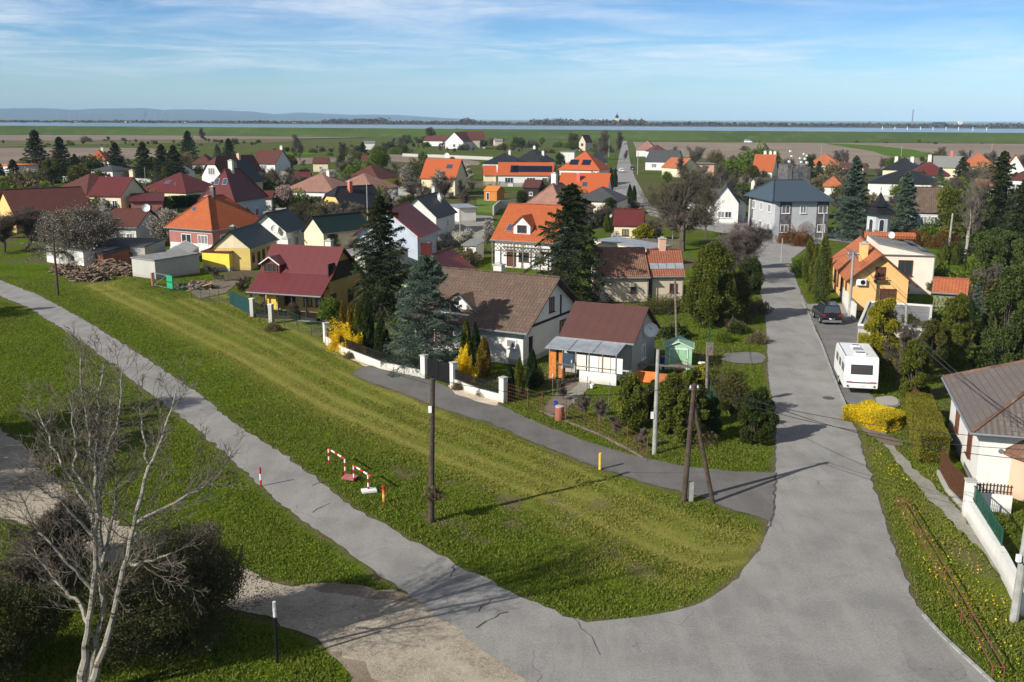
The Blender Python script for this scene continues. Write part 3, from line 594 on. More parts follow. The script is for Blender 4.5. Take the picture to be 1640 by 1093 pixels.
    if gut and c.y < 150 and roof != 'flat':
        gb = MB()
        ed = [((-x, -y-.07), (x, -y-.07))] if (ax == 'x' or roof in ('hip', 'mono')) else []
        if ax == 'y' or roof in ('hip', 'half'): ed += [((x+.07, -y), (x+.07, y)), ((-x-.07, -y), (-x-.07, y))]
        for (p, q) in ed: gb.tube((*p, ze-.06), (*q, ze-.06), .075, .075, 6)
        gb.tube((X+.06, -Y-.06, .1), (X+.06, -Y-.06, ze-.2), .045, .045, 6)
        gb.tube((X+.06, -Y-.06, ze-.2), (x*.99, -y-.04, ze-.06), .045, .045, 6)
        gb.build('gutter', ZINC, o)
    def roofz(px, py):
        best = -1
        for pl in polys:
            pl = [Vector(p) for p in pl]
            if inpoly(np.array([px]), np.array([py]), [(p.x, p.y) for p in pl])[0]:
                n = (pl[1]-pl[0]).cross(pl[2]-pl[0]); best = max(best, pl[0].z-(n.x*(px-pl[0].x)+n.y*(py-pl[0].y))/n.z)
        return best if best > 0 else zr
    h.roofz = roofz
    for ch in chim:
        fx_, fy_, up_, s_ = ch[0], ch[1], ch[2], ch[3]; cm = ch[4] if len(ch) > 4 else CHW
        px, py = fx_*L, fy_*D; z = roofz(px, py); cbm = MB(); cbm.box((px, py, z+up_/2-.25), (s_, s_*.85, up_+.5))
        co = cbm.build('chimney', cm, ro); c2 = MB(); c2.box((px, py, z+up_+.05), (s_+.14, s_*.85+.14, .09)); c2.box((px, py, z+up_+.16), (s_*.5, s_*.4, .14)); c2.build('cap', CONC, co)
    for wn in wins:
        sd_, t_, z0, ww, hh = wn[:5]; opt = wn[5] if len(wn) > 5 else ''
        Mx, run = side_xf(h, sd_); xx = (t_-.5)*run
        f_ = FRB if 'b' in opt else fr; gl = GL
        if 'd' in opt: window(o, Mx, xx, z0, ww, hh, f_, {'w': FRW, 'k': DKWOOD, 'o': ORWOOD}.get(opt[-1], WOOD), 'door', 0, False)
        elif 's' in opt: window(o, Mx, xx, z0, ww, hh, f_, WOOD, 'window', 1)
        else: window(o, Mx, xx, z0, ww, hh, f_, gl, 'window', 0 if '0' in opt else (2 if '2' in opt else 1), True, .68 if 't' in opt else 0)
    for nm, lst, mt in (('skylight', sky, GLB), ('solar_panel', solar, SOLAR)):
        for (fx_, fy_, sw, sh) in lst:
            px, py = fx_*L, fy_*D; e = .05; z = roofz(px, py); gx = (roofz(px+e, py)-roofz(px-e, py))/(2*e); gy = (roofz(px, py+e)-roofz(px, py-e))/(2*e)
            n = Vector((-gx, -gy, 1)).normalized(); vv = (Vector((0, 0, 1))-n*n.z); vv = vv.normalized() if vv.length > .01 else Vector((0, 1, 0)); uu = vv.cross(n)
            mb = MB(); cc = Vector((px, py, z)); q = [cc+n*hh_+uu*a_*sw/2+vv*b_*sh/2 for hh_ in (-.05, .07) for a_, b_ in ((-1, -1), (1, -1), (1, 1), (-1, 1))]
            for f in ((3, 2, 1, 0), (4, 5, 6, 7), (0, 1, 5, 4), (1, 2, 6, 5), (2, 3, 7, 6), (3, 0, 4, 7)): mb.face([q[i] for i in f])
            fo = mb.build(nm, ZINC if nm == 'skylight' else BLACK, ro)
            gbm = MB(); q = [cc+n*.085+uu*a_*(sw/2-.06)+vv*b_*(sh/2-.06) for a_, b_ in ((-1, -1), (1, -1), (1, 1), (-1, 1))]; gbm.face(q); gbm.build('pane', mt, fo)
    return h
def dish(h, p, r=.42, az=-60):
    """satellite dish on a bracket, p in house coordinates"""
    a = R(az); d = Vector((math.cos(a), math.sin(a), .45)).normalized(); mb = MB(); n = 14; u = d.orthogonal().normalized(); w = d.cross(u); prev = None; p = Vector(p)
    for k in range(4):
        q = k/3; rr = r*math.sin(q*1.2)/math.sin(1.2); off = d*(r*.35*q*q)
        ring = [p+off+(u*math.cos(6.2832*i/n)+w*math.sin(6.2832*i/n))*rr for i in range(n)]
        if prev:
            for i in range(n): mb.face([prev[i], prev[(i+1) % n], ring[(i+1) % n], ring[i]])
        prev = ring
    o = mb.build('satellite_dish', WHITE, h.o, smooth=False); m2 = MB(); m2.tube(p, p-d*.25-Vector((0, 0, .5)), .03); m2.tube(p-w*r*.9, p+d*r*1.1, .012); m2.box(p+d*r*1.1, (.07, .07, .1)); m2.build('bracket', ZINC, o)
def dormer(h, x, w, z0, hw, hr, front=-1, mat=None, rmat=None, fr=None, ww=None, wh=None, inset=.1, trim=None, nm='dormer', mull=1):
    """gabled dormer on the front slope: centre x, wall base z0, wall height hw, gable height hr; the face stands where the slope has z0"""
    # find y on the front slope where roofz = z0
    ys_ = np.linspace(-h.D/2+.01, -.02, 200); zs = [h.roofz(x, q) for q in ys_]; y0 = ys_[int(np.argmin(np.abs(np.array(zs)-z0)))]
    zt = z0+hw; yb = ys_[int(np.argmin(np.abs(np.array(zs)-zt)))]; zp = zt+hr; yp = ys_[int(np.argmin(np.abs(np.array(zs)-min(zp, h.zr-.05))))]
    m = MB(); X = w/2
    if hw > .05: m.face([(x-X, y0, z0), (x+X, y0, z0), (x+X, y0, zt), (x, y0, zp), (x-X, y0, zt)])
    else: m.face([(x-X, y0, z0), (x+X, y0, z0), (x, y0, zp)])
    m.face([(x-X, y0, z0), (x-X, y0, zt), (x-X, yb+.3, zt)]); m.face([(x+X, y0, z0), (x+X, yb+.3, zt), (x+X, y0, zt)])
    d = m.build(nm, mat or h.wall.data.materials[0], h.roof)
    e = .18; o = .25; sl = hr/X; ze_ = zt-e*sl
    roof_part('dormer_roof', [[(x-X-e, y0-o, ze_), (x, y0-o, zp), (x, yp+.2, zp), (x-X-e, yb+.2, ze_)], [(x+X+e, y0-o, ze_), (x+X+e, yb+.2, ze_), (x, yp+.2, zp), (x, y0-o, zp)]], rmat or h.roof.data.materials[0], d, .1)
    if trim:
        t = MB()
        for s in (-1, 1): t.tube((x+s*(X+e), y0-o-.02, ze_-.03), (x, y0-o-.02, zp-.03), .06, .06, 4)
        t.build('bargeboard', trim, d)
    if ww: window(d, Matrix.Translation((0, y0, 0)), x, z0+.12, ww, wh, fr or FRW, mull=mull, sill=False)
    return d
BADEND = ('with', 'and', 'under', 'a', 'of', 'the', 'behind', 'by', 'in', 'over', 'from', 'at', 'right', 'left', 'half', 'far', 'wide', 'dark', 'red', 'white', 'small', 'bright', 'cut', 'to', 'its', 'hidden', 'on', 'low', 'steep', 'flat', 'large', 'broad', 'black', 'grey', 'beside', 'orange', 'brown', 'before', 'near', 'long', 'big', 'front', 'two', 'tall', 'plain', 'hipped', 'moss-brown', 'carrying', 'maroon', 'is', 'standing', 'rising', 'directly', 'below', 'between', 'joined')
# ================================================================ the houses, nearest first
def fence_pts(*px): return [G(*p) for p in px]
# --- brown tiled house by the lane
h1 = house('brick_house', 'white walled house under a long moss-brown tiled roof with triangular dormer, behind the blue spruce', (702.6, 428.5), (897.4, 444.6), 2.75, 11.4, 6.25, ax='x', mode='ridge', rm=T_BRN, oh=.75, base=CONC, capm=T_BRN,
    chim=[(-.02, .06, .9, .75, CHW)], wins=[('f', .90, 1.3, .9, .7, 'd k')[:5]+('0',), ('f', .28, 1.0, 1.6, 1.3, 'b2'), ('f', .10, .9, 1.6, 1.3, 'b2'), ('r', .12, .1, .95, 2.1, 'dk'), ('r', .72, 1.2, 1.2, 1.2, 'b'), ('r', .5, 3.4, .9, 1.2, 'b')])
dormer(h1, -1.1, 2.9, 3.75, .02, 1.15, mat=WH, rmat=T_BRN, trim=ZINC, nm='dormer', ww=None)
_y = [q for q in np.linspace(-h1.D/2, -.1, 200) if h1.roofz(-1.1, q) >= 3.75][0]
gm = MB(); gm.face([(-2.25, _y-.03, 3.8), (-1.2, _y-.03, 3.8), (-1.2, _y-.03, 4.6)]); gm.face([(-1.0, _y-.03, 3.8), (.05, _y-.03, 3.8), (-1.0, _y-.03, 4.6)]); gm.build('pane', GLB, h1.o.children[-1] if False else h1.roof)
sb = MB(); sb.box((-1.1, _y-.22, 3.72), (3.5, .34, .07)); sb.build('sill', WHITE, h1.roof)
tb = MB()
for s in (1,): tb.box((h1.WL/2+.03, s*1.7, 3.7), (.08, .18, 1.7))
tb.box((h1.WL/2+.03, 0, 2.85), (.10, h1.WD*.96, .18)); tb.build('timber_trim', DKWOOD, h1.o)
# --- red cottage with porch
h2 = house('cottage', 'yellow cottage with broad wine-red shingle roof, gabled dormer and open porch', (434.9, 390.5), (551, 396), 2.35, 9.6, 6.4, ax='x', mode='ridge', rm=T_SHG, wall=OCH, oh=.4, kink=(.50, 4.0), cap=False,
    chim=[(-.36, .10, 1.1, .65, CHW), (.22, .12, 1.2, .65, CHW)], wins=[('r', .3, .8, 1.1, 1.3, 'b'), ('r', .7, .8, 1.1, 1.3, 'b'), ('l', .5, .9, 1.1, 1.2, 'b')])
# pull the front wall back so that the roof covers a porch
for v in h2.wall.data.vertices:
    if v.co.y < -h2.WD/2+.05 and v.co.z <= 3: v.co.y += 2.2
dormer(h2, -2.6, 1.9, 3.85, 1.05, .62, mat=pmat('wine_boards', (.16, .03, .03), None, 4, .6), rmat=T_SHG, trim=FRW, ww=1.5, wh=.9, fr=FRB, mull=2)
pb = MB(); yb = -h2.WD/2+2.2
for xx, wd in ((-.42, .9), (-.12, 1.2), (.15, .9), (.33, .9)): window(h2.o, Matrix.Translation((0, yb, 0)), xx*h2.WL, .8, wd, 1.3, FRB)
pb = MB(); pb.box((-.24*h2.WL, yb-1.9, 1.45), (.95, .05, 1.5)); pb.build('awning_blind', YELP, h2.o)
for k in range(6):
    q = MB(); q.box((-h2.L/2+.3+k*(h2.L-.6)/5, -h2.D/2+.25, 1.15), (.13, .13, 2.3)); q.build('porch_post', DKWOOD, h2.o)
q = MB(); q.box((0, -h2.D/2+.25, 2.2), (h2.L-.3, .14, .16)); q.box((0, -h2.D/2+1.2, .12), (h2.WL, 2.6, .24)); q.build('porch_frame', DKWOOD, h2.o)
q = MB(); q.box((h2.WL/2+.03, .1, 4.2), (.07, h2.WD*.62, 1.7)); q.build('gable_boards', DKWOOD, h2.o)
# --- workshop with tin veranda
h3 = house('workshop', 'low house with plain plum-brown shingle roof and grey tin veranda full of jumble', (921, 482), (1039.5, 491.8), 2.75, 6.6, 4.9, ax='x', mode='ridge', rm=T_SHB, wall=CONC, oh=.35, cap=False, back=0, wins=[('r', .5, .9, .9, 1.1, '')])
ver = MB(); y0, y1 = -h3.D/2-2.0, -h3.D/2+.15; L2 = h3.L/2
for k in range(3):
    xa = -L2-.25+k*(h3.L-.35)/3; xb = xa+(h3.L-.35)/3-.03; z0_, z1_ = 2.28, 2.72
    ver.face([(xa, y0, z0_), (xb, y0, z0_), (xb, y1, z1_), (xa, y1, z1_)]); ver.face([(xa, y0, z0_-.06), (xa, y1, z1_-.06), (xb, y1, z1_-.06), (xb, y0, z0_-.06)])
    ver.face([(xa, y0, z0_-.06), (xb, y0, z0_-.06), (xb, y0, z0_), (xa, y0, z0_)]); ver.tube((xb+.015, y0, z0_+.02), (xb+.015, y1, z1_+.02), .03, .03, 4)
ver.build('veranda_roof', TIN, h3.o)
fr_ = MB()
for k in range(6): fr_.box((-L2+.1+k*(h3.L-.8)/5, y0+.12, 1.1), (.09, .09, 2.2))
fr_.box((-.3, y0+.12, 1.15), (h3.L-.8, .06, .07)); fr_.build('veranda_frame', WOODG, h3.o)
lw = MB(); lw.box((.9, y0+.12, .42), (h3.L-3.1, .14, .84)); lw.build('veranda_wall', WH, h3.o)
for k, (xx, mt) in enumerate(((-1.4, GLB), (-.45, IVORY), (.5, WHITE), (1.4, IVORY), (2.3, WHITE))):
    q = MB(); q.box((xx, y0+.125, 1.45), (.85, .04, 1.1)); q.build('veranda_panel', mt, h3.o)
q = MB(); q.box((-L2+.35, y0+.1, 1.0), (.55, .08, 2.0)); q.box((-L2+1.0, y0+.3, 1.0), (.5, .08, 1.9)); q.build('door', ORWOOD, h3.o)
dish(h3, (h3.WL/2+.55, .1, 3.1), .55, -75)
# --- right edge house
c0 = G(1557, 693, 3.3); c1 = G(1512, 606, 3.3); dv = c1-c0; Dh = dv.length+.3; an = math.atan2(dv.y, dv.x)-R(90)
r1 = house('bungalow', 'white bungalow with weathered grey-brown hipped tile roof at the right edge of the photo', (c0.x, c0.y, 0), None, 3.3, Dh, 6.6, roof='hip', rm=T_GRB, oh=.5, L=13, ang=an, capm=T_OLD, wall=WH, wins=[('l', .30, 1.1, 1.1, 1.5, 'b'), ('l', .74, 1.1, 1.1, 1.5, 'b'), ('f', .6, 1.1, 1.1, 1.4, 'b')])
q = MB(); q.tube((-r1.WL/2+1.0, -r1.WD/2-.02, 2.3), (-r1.WL/2+1.0, -r1.WD/2+.02, 2.3), .13, .13, 12); q.build('vent', PLAST, r1.o)
h_r2 = house('annex', 'salmon porch with small hipped brick-red tile roof beside the brown fence', (1603, 722), (1668, 745), 2.3, 4.0, 3.3, roof='hip', rm=T_OLD, wall=SALMON, oh=.3, gut=False)
# --- orange yellow house with chimney
h4 = house('family_house', 'apricot gabled house with orange tile roof, cream chimney and air conditioner on the gable', (1413.7, 408.5), (1377, 379), 3.0, 6.4, 5.7, mode='ridge', rm=T_ORW, wall=PEACH, oh=.5, fr=FRB, chim=[(-.22, .18, 1.5, .9, PEACH)], sky=[(-.02, .24, .7, 1.1), (.09, .24, .7, 1.1), (.20, .24, .7, 1.1)],
    wins=[('l', .50, 3.15, .95, 1.3, 'sb'), ('l', .66, 1.0, 1.55, 1.3, 'sb'), ('b', .15, .9, 1, 1.5, 'b'), ('b', .35, .9, 1, 1.5, 'b'), ('b', .55, .9, 1, 1.5, 'b'), ('b', .8, .9, 1, 1.5, 'b')])
XF = Matrix.Rotation(R(-90), 4, 'Z') @ Matrix.Translation((0, -h4.WL/2, 0))
q = MB(); q.box((.05, -.22, 3.05), (1.25, .28, .22)); q.box((.05, -.35, 3.4), (1.3, .05, .06))
for k in range(7): q.box((-.5+k*.19, -.35, 3.25), (.03, .03, .3))
q.build('balcony_box', WOOD, h4.o).matrix_local = XF
ac = MB(); ac.box((-1.75, -.2, 2.9), (.95, .32, .62)); aco = ac.build('air_conditioner', WHITE, h4.o, bevel=.03); aco.matrix_local = XF; f_ = MB(); f_.tube((-1.6, -.365, 2.9), (-1.6, -.375, 2.9), .24, .24, 16); f_.build('fan_grille', BLACK, aco)
q = MB()
for s in (-1, 1): q.tube((s*h4.D/2, -.55, h4.ze-.1), (0, -.55, h4.zr-.1), .13, .13, 4)
q.build('bargeboard', WOOD, h4.o).matrix_local = XF
h5 = house('flat_roofed_house', 'cream box-shaped house with flat grey roof and solar strip joined behind the apricot house', (1406, 407), (1498, 409.5), 4.3, 9.5, 5.5, roof='monox', rm=FLAT, wall=IVORY, oh=.06, fr=FRB, wins=[('f', .50, 2.0, 1.5, 1.7, 'b'), ('r', .5, 1.8, 1.2, 1.6, 'b')])
q = MB(); q.box((-.3, 4.6, 5.35), (h5.L*.96, .8, .4), rx=.5); q.build('parapet_tiles', T_ORW, h5.roof)
q = MB(); q.box((1.6, 2.6, 4.85), (1.0, 3.0, .06), ry=R(12)); q.build('solar_panel', SOLAR, h5.roof); q = MB(); q.box((h5.L/2-.6, -1.4, 4.5), (1.0, 3.2, .06), ry=R(12)); q.build('solar_panel', SOLAR, h5.roof); dish(h5, (-1.2, -1.4, 6.0), .4, -80)
h6 = house('garage', 'grey-green garage with small orange gabled roof right of the apricot house', (1492, 468), (1550, 472), 2.5, 4.6, 3.6, ax='x', rm=T_ORW, wall=OLIVE, oh=.2, wins=[])
h7 = house('flat_garage', 'long low garage with grey flat roof and pale kerb behind the yellow-green shrubs', (27.6, 78.2, 0), None, 2.5, 11.6, 2.5, ang=R(-23), L=5.4, roof='flat', rm=FLAT, wall=CONC, oh=.05)
q = MB(); L_, D_ = h7.L, h7.D
for c_, d_ in (((0, -D_/2+.12, 2.56), (L_, .2, .16)), ((0, D_/2-.12, 2.56), (L_, .2, .16)), ((-L_/2+.1, 0, 2.565), (.2, D_-.5, .16)), ((L_/2-.1, 0, 2.565), (.2, D_-.5, .16))): q.box(c_, d_)
q.build('parapet', CHW, h7.roof)
# --- green walled house with red metal roof
h8 = house('family_house', 'pale green gabled house with dark red ribbed roof and wide salmon chimney', (683, 411), (722.4, 397), 2.8, 7.4, 5.6, mode='ridge', rm=T_RED, wall=PGREEN, oh=.5, chim=[(-.44, .02, 1.4, 1.0, CHR)], wins=[('l', .3, 1, 1.1, 1.3, ''), ('l', .7, 1, 1.1, 1.3, '')], capm=T_RED)
h9 = house('family_house', 'pale blue house with large dark red ribbed roof behind the tall dark spruce', (673.7, 381.7), (707.6, 367.7), 3.6, 9.4, 7.3, rm=T_RED, wall=BLUEW, oh=.6, chim=[(-.30, .12, 1.6, .8, CHR)], wins=[('f', .7, 1.2, 1.1, 1.3, ''), ('f', .4, 1.2, 1.1, 1.3, ''), ('l', .5, 4, 1.1, 1.2, '')], capm=T_RED)
h10 = house('family_house', 'white house with black slope and small clipped red gable, satellite dish on the roof', (701, 350), (733, 340), 3.0, 7.2, 6.3, rm=T_BLK, wall=WH, oh=.4, chim=[(.2, -.2, 1.2, .6), (.42, .05, 1.2, .6)], wins=[('l', .4, 4.2, .6, .5, '0'), ('f', .6, 1, 1.1, 1.2, '')])
dish(h10, (2, -1.6, 5.8), .6, -80)
# --- orange house with dormer and lattice
h11 = house('family_house', 'ivory house with bright orange tiled roof, white gabled dormer and timber lattice balcony', (785, 384), (886, 390), 3.5, 11, 7.7, ax='x', rm=T_ORG, wall=WH, oh=.45, sky=[(-.28, -.33, .8, 1.2)], capm=T_ORG,
    wins=[('f', .30, .2, 1.3, 2.1, 'db'), ('f', .52, .9, 1.4, 1.3, 'b'), ('f', .8, .9, 1.2, 1.3, 'b')])
dormer(h11, -.4, 2.3, 4.3, 1.25, 1.1, mat=WH, rmat=T_ORG, ww=1.3, wh=1.0, fr=FRB)
lt = MB()
x0_, x1_ = -h11.WL/2+.2, h11.WL/2-1
for k in range(14):
    xx = x0_+(x1_-x0_)*k/14
    lt.tube((xx, -h11.WD/2-1.1, 2.3), (xx+1.0, -h11.WD/2-1.1, 3.3), .035, .035, 4); lt.tube((xx+1.0, -h11.WD/2-1.13, 2.3), (xx, -h11.WD/2-1.13, 3.3), .035, .035, 4)
for xx in (x0_, x0_+3.0, x1_-2.4, x1_): lt.box((xx, -h11.WD/2-1.1, 1.65), (.14, .14, 3.3))
lt.box((0, -h11.WD/2-1.1, 2.25), (x1_-x0_, .12, .12)); lt.box((0, -h11.WD/2-1.1, 3.35), (x1_-x0_, .12, .12)); lt.build('lattice', WOODG, h11.o)
h12 = house('family_house', 'house with pinkish brown pyramid roof and white chimney behind the ivory orange-roofed house', (826, 338), (905, 342), 3.1, 13, 7.6, roof='hip', rm=T_PNK, wall=CREAM, chim=[(-.02, -.05, 1.9, .9)])
h13 = house('old_barn', 'long barn with patched old clay tile roof and pale plaster wall behind the tall spruce', (958, 445), (1042, 444.5), 2.6, 7.4, 5.3, ax='x', rm=T_OLD, wall=BEIGE, oh=.25, cap=False, wins=[('f', .7, 1, .6, .6, '0b')])
h14 = house('small_house', 'small house with warm red-brown tiled roof and glazed skylight band, chimney on its ridge', (1042.5, 443), (1098, 442.6), 2.6, 5.2, 5.1, ax='x', rm=T_WRM, wall=BEIGE, oh=.25, chim=[(-.05, .02, 1.2, .7, SALMON)], wins=[('f', .7, .9, .8, .9, 'b')])
q = MB()
for k in range(4):
    xx = -1.9+k*1.05; xx = -1.35+k*.9; z_ = h14.roofz(xx, -h14.D/2+.9)
    q.box((xx, -h14.D/2+.9, z_+.07), (.84, .75, .05), rx=math.atan2(h14.zr-h14.ze, h14.D/2))
q.build('skylight', TIN, h14.roof)
house('garden_house', 'low flat roofed building with apricot-yellow garden wall behind the tall spruce', (950, 384), (1036, 399), 2.4, 4.2, 2.6, roof='mono', rm=TIN, wall=CREAM, oh=.12, gut=False)
house('shed', 'shed with plum-maroon roof beside five trimmed thujas', (981, 361), (1031, 362), 2.6, 5.5, 4.9, ax='x', rm=T_MAR, wall=CREAM, oh=.25, wins=[('f', .4, 1, 1, 1, 'b')])
h15 = house('bungalow', 'beige bungalow with dark grey hipped roof below the bright orange roofs', (918, 321), (991, 323), 3.2, 11, 5.6, roof='hip', rm=T_GRY, wall=IVORY, wins=[('f', .8, 1, 1.3, 1.3, ''), ('f', .3, 1, 1.3, 1.3, '')])
house('family_house', 'house with plain bright orange gabled roof nearest to the long street', (892, 307.5), (973, 309), 3.6, 10, 7.4, ax='x', rm=T_ORB, wall=WH, chim=[(-.12, -.2, 1.4, .7, CHR)], sky=[(.02, -.3, 1.1, 1.4)], oh=.3)
house('garage', 'dark grey flat box beside the bright orange gabled roof', (868, 306), (891, 307), 4.2, 6, 4.2, roof='flat', rm=T_GRY, wall=GREYW)
h16 = house('family_house', 'white house with steep orange pyramid roof and two solar collectors', (893, 271.5), (961, 273), 4.4, 12.5, 9.4, roof='hip', rm=T_ORB, wall=WH, solar=[(-.17, -.3, 2.6, 2.2), (.12, -.3, 2.6, 2.2)], wins=[('f', .35, 1.5, 2, 1.8, ''), ('f', .6, 1.5, 1.6, 1.6, '')])
h17 = house('family_house', 'long white house with bright orange roof and wide row of solar panels', (796, 281), (887, 281.5), 3.2, 11, 6.6, ax='x', rm=T_ORB, wall=WH, oh=.3, solar=[(-.2, -.26, 2.2, 3.4), (.12, -.26, 11, 3.0)], wins=[('f', .2, 1, 2.4, 1.6, '2'), ('f', .6, 1, 2.4, 1.6, '2'), ('f', .85, 1, 1.4, 1.6, '')])
house('annex', 'short orange roofed wing at the left of the long solar-panelled house', (774, 281), (796, 281), 3.0, 8, 5.6, ax='x', rm=T_ORB, wall=CREAM, oh=.3)
house('bungalow', 'black hipped bungalow left of the two dark roofs beyond the solar-panelled house', (771, 262), (826, 263), 3.2, 14, 6.8, roof='hip', rm=T_BLK, wall=WH, chim=[(.1, .1, 1.5, .8)])
house('bungalow', 'black hipped bungalow right of the two dark roofs beyond the solar-panelled house', (820, 259), (867, 260), 3.2, 15, 7.6, roof='hip', rm=T_BLK, wall=WH, chim=[(-.05, .1, 1.5, .9), (.25, .1, 1.5, .9)])
house('bungalow', 'black roofed house directly behind the orange pyramid roof', (938, 260.5), (972, 260.8), 3.3, 12, 7.6, roof='hip', rm=T_BLK, wall=WH)
house('shed', 'white flat shed far left of the long street', (896, 242.5), (921, 242.7), 5, 8, 5, roof='flat', rm=T_LGR, wall=WH)
house('cabin', 'narrow brown gabled house standing alone below the dike', (926, 228.5), (938, 228.7), 5, 9, 9.5, ax='y', rm=T_DRD, wall=BEIGE, wins=[('f', .5, 3, 1.5, 1.5, 'b')])
# right of the long street
house('family_house', 'white house with wide dark grey roof right of the long street', (1032, 259), (1081, 260), 3.2, 14, 7.4, ax='x', rm=T_GRY, wall=WH, wins=[('f', .3, 1, 2, 1.5, '')])
house('family_house', 'house with faded red hipped roof farthest along the right of the long street', (1018, 240.3), (1053, 240.6), 3.4, 18, 8, roof='hip', rm=T_PNK, wall=WH)
house('family_house', 'low dark red roof beside the grey one right of the long street', (1042, 243), (1071, 243), 3.4, 12, 6.5, roof='hip', rm=T_DRD, wall=WH)
house('barn', 'orange-brown gabled roof at an angle before the big field', (1058, 268), (1090, 270), 3, 9, 6.2, ax='x', rm=T_ORW, wall=CREAM)
house('wall_house', 'roofless looking salmon block at the edge of the big ploughed field', (1112, 262), (1146, 262), 4.4, 8, 4.4, roof='flat', rm=T_LGR, wall=SALMON)
h18 = house('family_house', 'white gabled house with grey roof behind the big bare tree', (1138, 328), (1186, 329), 3.4, 12, 6.9, ax='y', rm=T_GRY, wall=WH, wins=[('f', .35, 1.0, 1.2, 1.2, ''), ('f', .62, 1.0, 1.2, 1.2, '')])
house('annex', 'lower grey roofed wing of white plaster left of the white gabled house', (1098, 321), (1138, 328), 3.0, 8, 5.5, ax='x', rm=T_GRY, wall=WH)
# big grey house
h19 = house('town_house', 'two-storey light grey house with slate blue hipped roof at the crossroads', (1238, 322.6), (1337, 322), 6.1, 13.5, 9.0, roof='hip', hipx=2.6, force=True, rm=T_SLT, wall=GREYW, oh=.7,
    wins=[('f', .20, 4.1, 1.35, 1.25, ''), ('f', .53, 4.1, 1.0, 1.25, ''), ('f', .90, 4.1, 1.5, 1.25, ''), ('f', .19, 1.1, 1.35, 1.25, ''), ('f', .89, 1.1, 1.3, 1.25, ''), ('l', .2, 4.1, 1.2, 1.3, ''), ('l', .5, 4.1, 1.2, 1.3, ''), ('l', .8, 4.1, 1.2, 1.3, ''), ('l', .2, 1.1, 1.2, 1.3, ''), ('l', .5, 1.1, 1.2, 1.3, ''), ('l', .8, 1.1, 1.2, 1.3, '')])
q = MB()
for t_, w_ in ((.20, 1.9), (.90, 2.0)):
    Mx, run = side_xf(h19, 'f'); q = MB(); q.box(((t_-.5)*run, -h19.WD/2-.01, 3.2), (w_, .05, 5.9)); q.build('stone_cladding', STONE, h19.o)
q = MB(); q.box((-h19.WL/2-.01, h19.WD*.38, 3.0), (.05, 1.4, 5.9)); q.build('stone_cladding', STONE, h19.o)
# left group
h20 = house('family_house', 'house with large bright orange pyramid roof, pink and white walls and two chimneys', (262, 364), (340, 369.5), 3.3, 11.5, 7.6, roof='hip', rm=T_ORG, wall=PINKW, oh=.5, hipx=4.3, chim=[(-.30, .12, 2.2, .7, CHR), (.02, -.05, 1.4, .6, STONE)], sky=[(-.12, -.28, .6, .7)], base=WH, wins=[('f', .40, 1.2, 1.9, 1.3, ''), ('f', .78, 1.2, 1.9, 1.3, '2'), ('r', .2, 1.2, 1.4, 1.3, ''), ('r', .7, 1.2, 1.4, 1.3, '')])
q = MB(); q.box((0, -h20.WD/2-.02, .75), (h20.WL*.96, .06, .9)); q.box((0, -h20.WD/2-.02, 3.0), (h20.WL*.98, .06, .5)); q.build('white_band', WH, h20.o)
h21 = house('family_house', 'tall house with steep maroon pyramid roof and roof windows behind the orange pyramid roof', (316, 322), (376, 323.5), 4.2, 12.5, 9.6, roof='hip', rm=T_MAR, wall=BLUEW, oh=.4, chim=[(.03, -.06, 1.8, .8)], sky=[(-.12, -.32, .9, 1.3), (.10, -.32, .9, 1.3)], wins=[('r', .3, 1, 1.2, 1.4, ''), ('r', .7, 1, 1.2, 1.4, ''), ('f', .3, 1, 1.2, 1.4, '')])
house('family_house', 'house with almost black gabled roof rising behind the maroon pyramid roof', (350, 292), (396, 293), 4, 8, 9.0, roof='half', ax='y', rm=T_BLK, wall=BEIGE, hipx=2)
h22 = house('family_house', 'white clipped-gable house with brown roof among the dark spruces', (320, 282), (356, 283.2), 4.0, 17, 9, roof='half', rm=T_DRD, wall=WH, hipx=2.5, chim=[(.1, .1, 1.4, .8, SALMON)], wins=[('f', .5, 4.3, 2.2, 1.8, '2'), ('f', .3, 1, 1.4, 1.4, ''), ('f', .7, 1, 1.4, 1.4, '')])
h23 = house('family_house', 'cream house with clean red gabled roof and yellow chimney in the left group of roofs', (139, 313.5), (194, 314.5), 3.4, 10, 6.9, ax='x', rm=T_MAR, wall=CREAM, oh=.35, chim=[(.42, .05, 1.6, .8, CREAM)], wins=[('f', .58, .9, 1.1, 1.6, ''), ('f', .80, .9, 1.1, 1.6, '')])
house('family_house', 'broad dark brown-maroon hipped roof left of the cream house', (76, 308.5), (138, 312), 3.2, 13, 7.0, roof='hip', rm=T_DRD, wall=CREAM, chim=[(.25, .1, 1.2, .6, CREAM)])
house('family_house', 'wide dark red hipped roof behind the cream house', (218, 306), (298, 309), 3.1, 13, 6.9, roof='hip', rm=T_MAR, wall=CREAM, sky=[(-.05, -.25, 1.5, 1.2)])
house('shed', 'low crimson roofed shed with red wall in front of the wide dark red roof', (206, 323), (262, 322), 2.5, 6, 3.7, roof='mono', rm=T_MAR, wall=PINKW)
house('family_house', 'ochre gabled house with maroon roof cut by the left edge of the photo', (-10, 338), (22, 345), 3.0, 13, 6.8, ax='y', rm=T_DRD, wall=PEACH, wins=[('f', .5, 1.0, 1.2, 1.6, '')])
house('family_house', 'low dark maroon roof right of the ochre gable at the left edge', (26, 332), (80, 329), 2.7, 9, 5.6, ax='x', rm=T_MAR, wall=CREAM)
h24 = house('bungalow', 'white bungalow with sagging rust-brown roof half hidden by the blossoming tree', (160, 364), (219, 365), 3.0, 9, 5.3, ax='x', rm=T_DRD, wall=WH, wins=[('f', .5, 1, 1.3, 1.1, ''), ('f', .8, 1, 1.0, 1.1, '')]); dish(h24, (3.2, -2, 5.6), .6, -70)
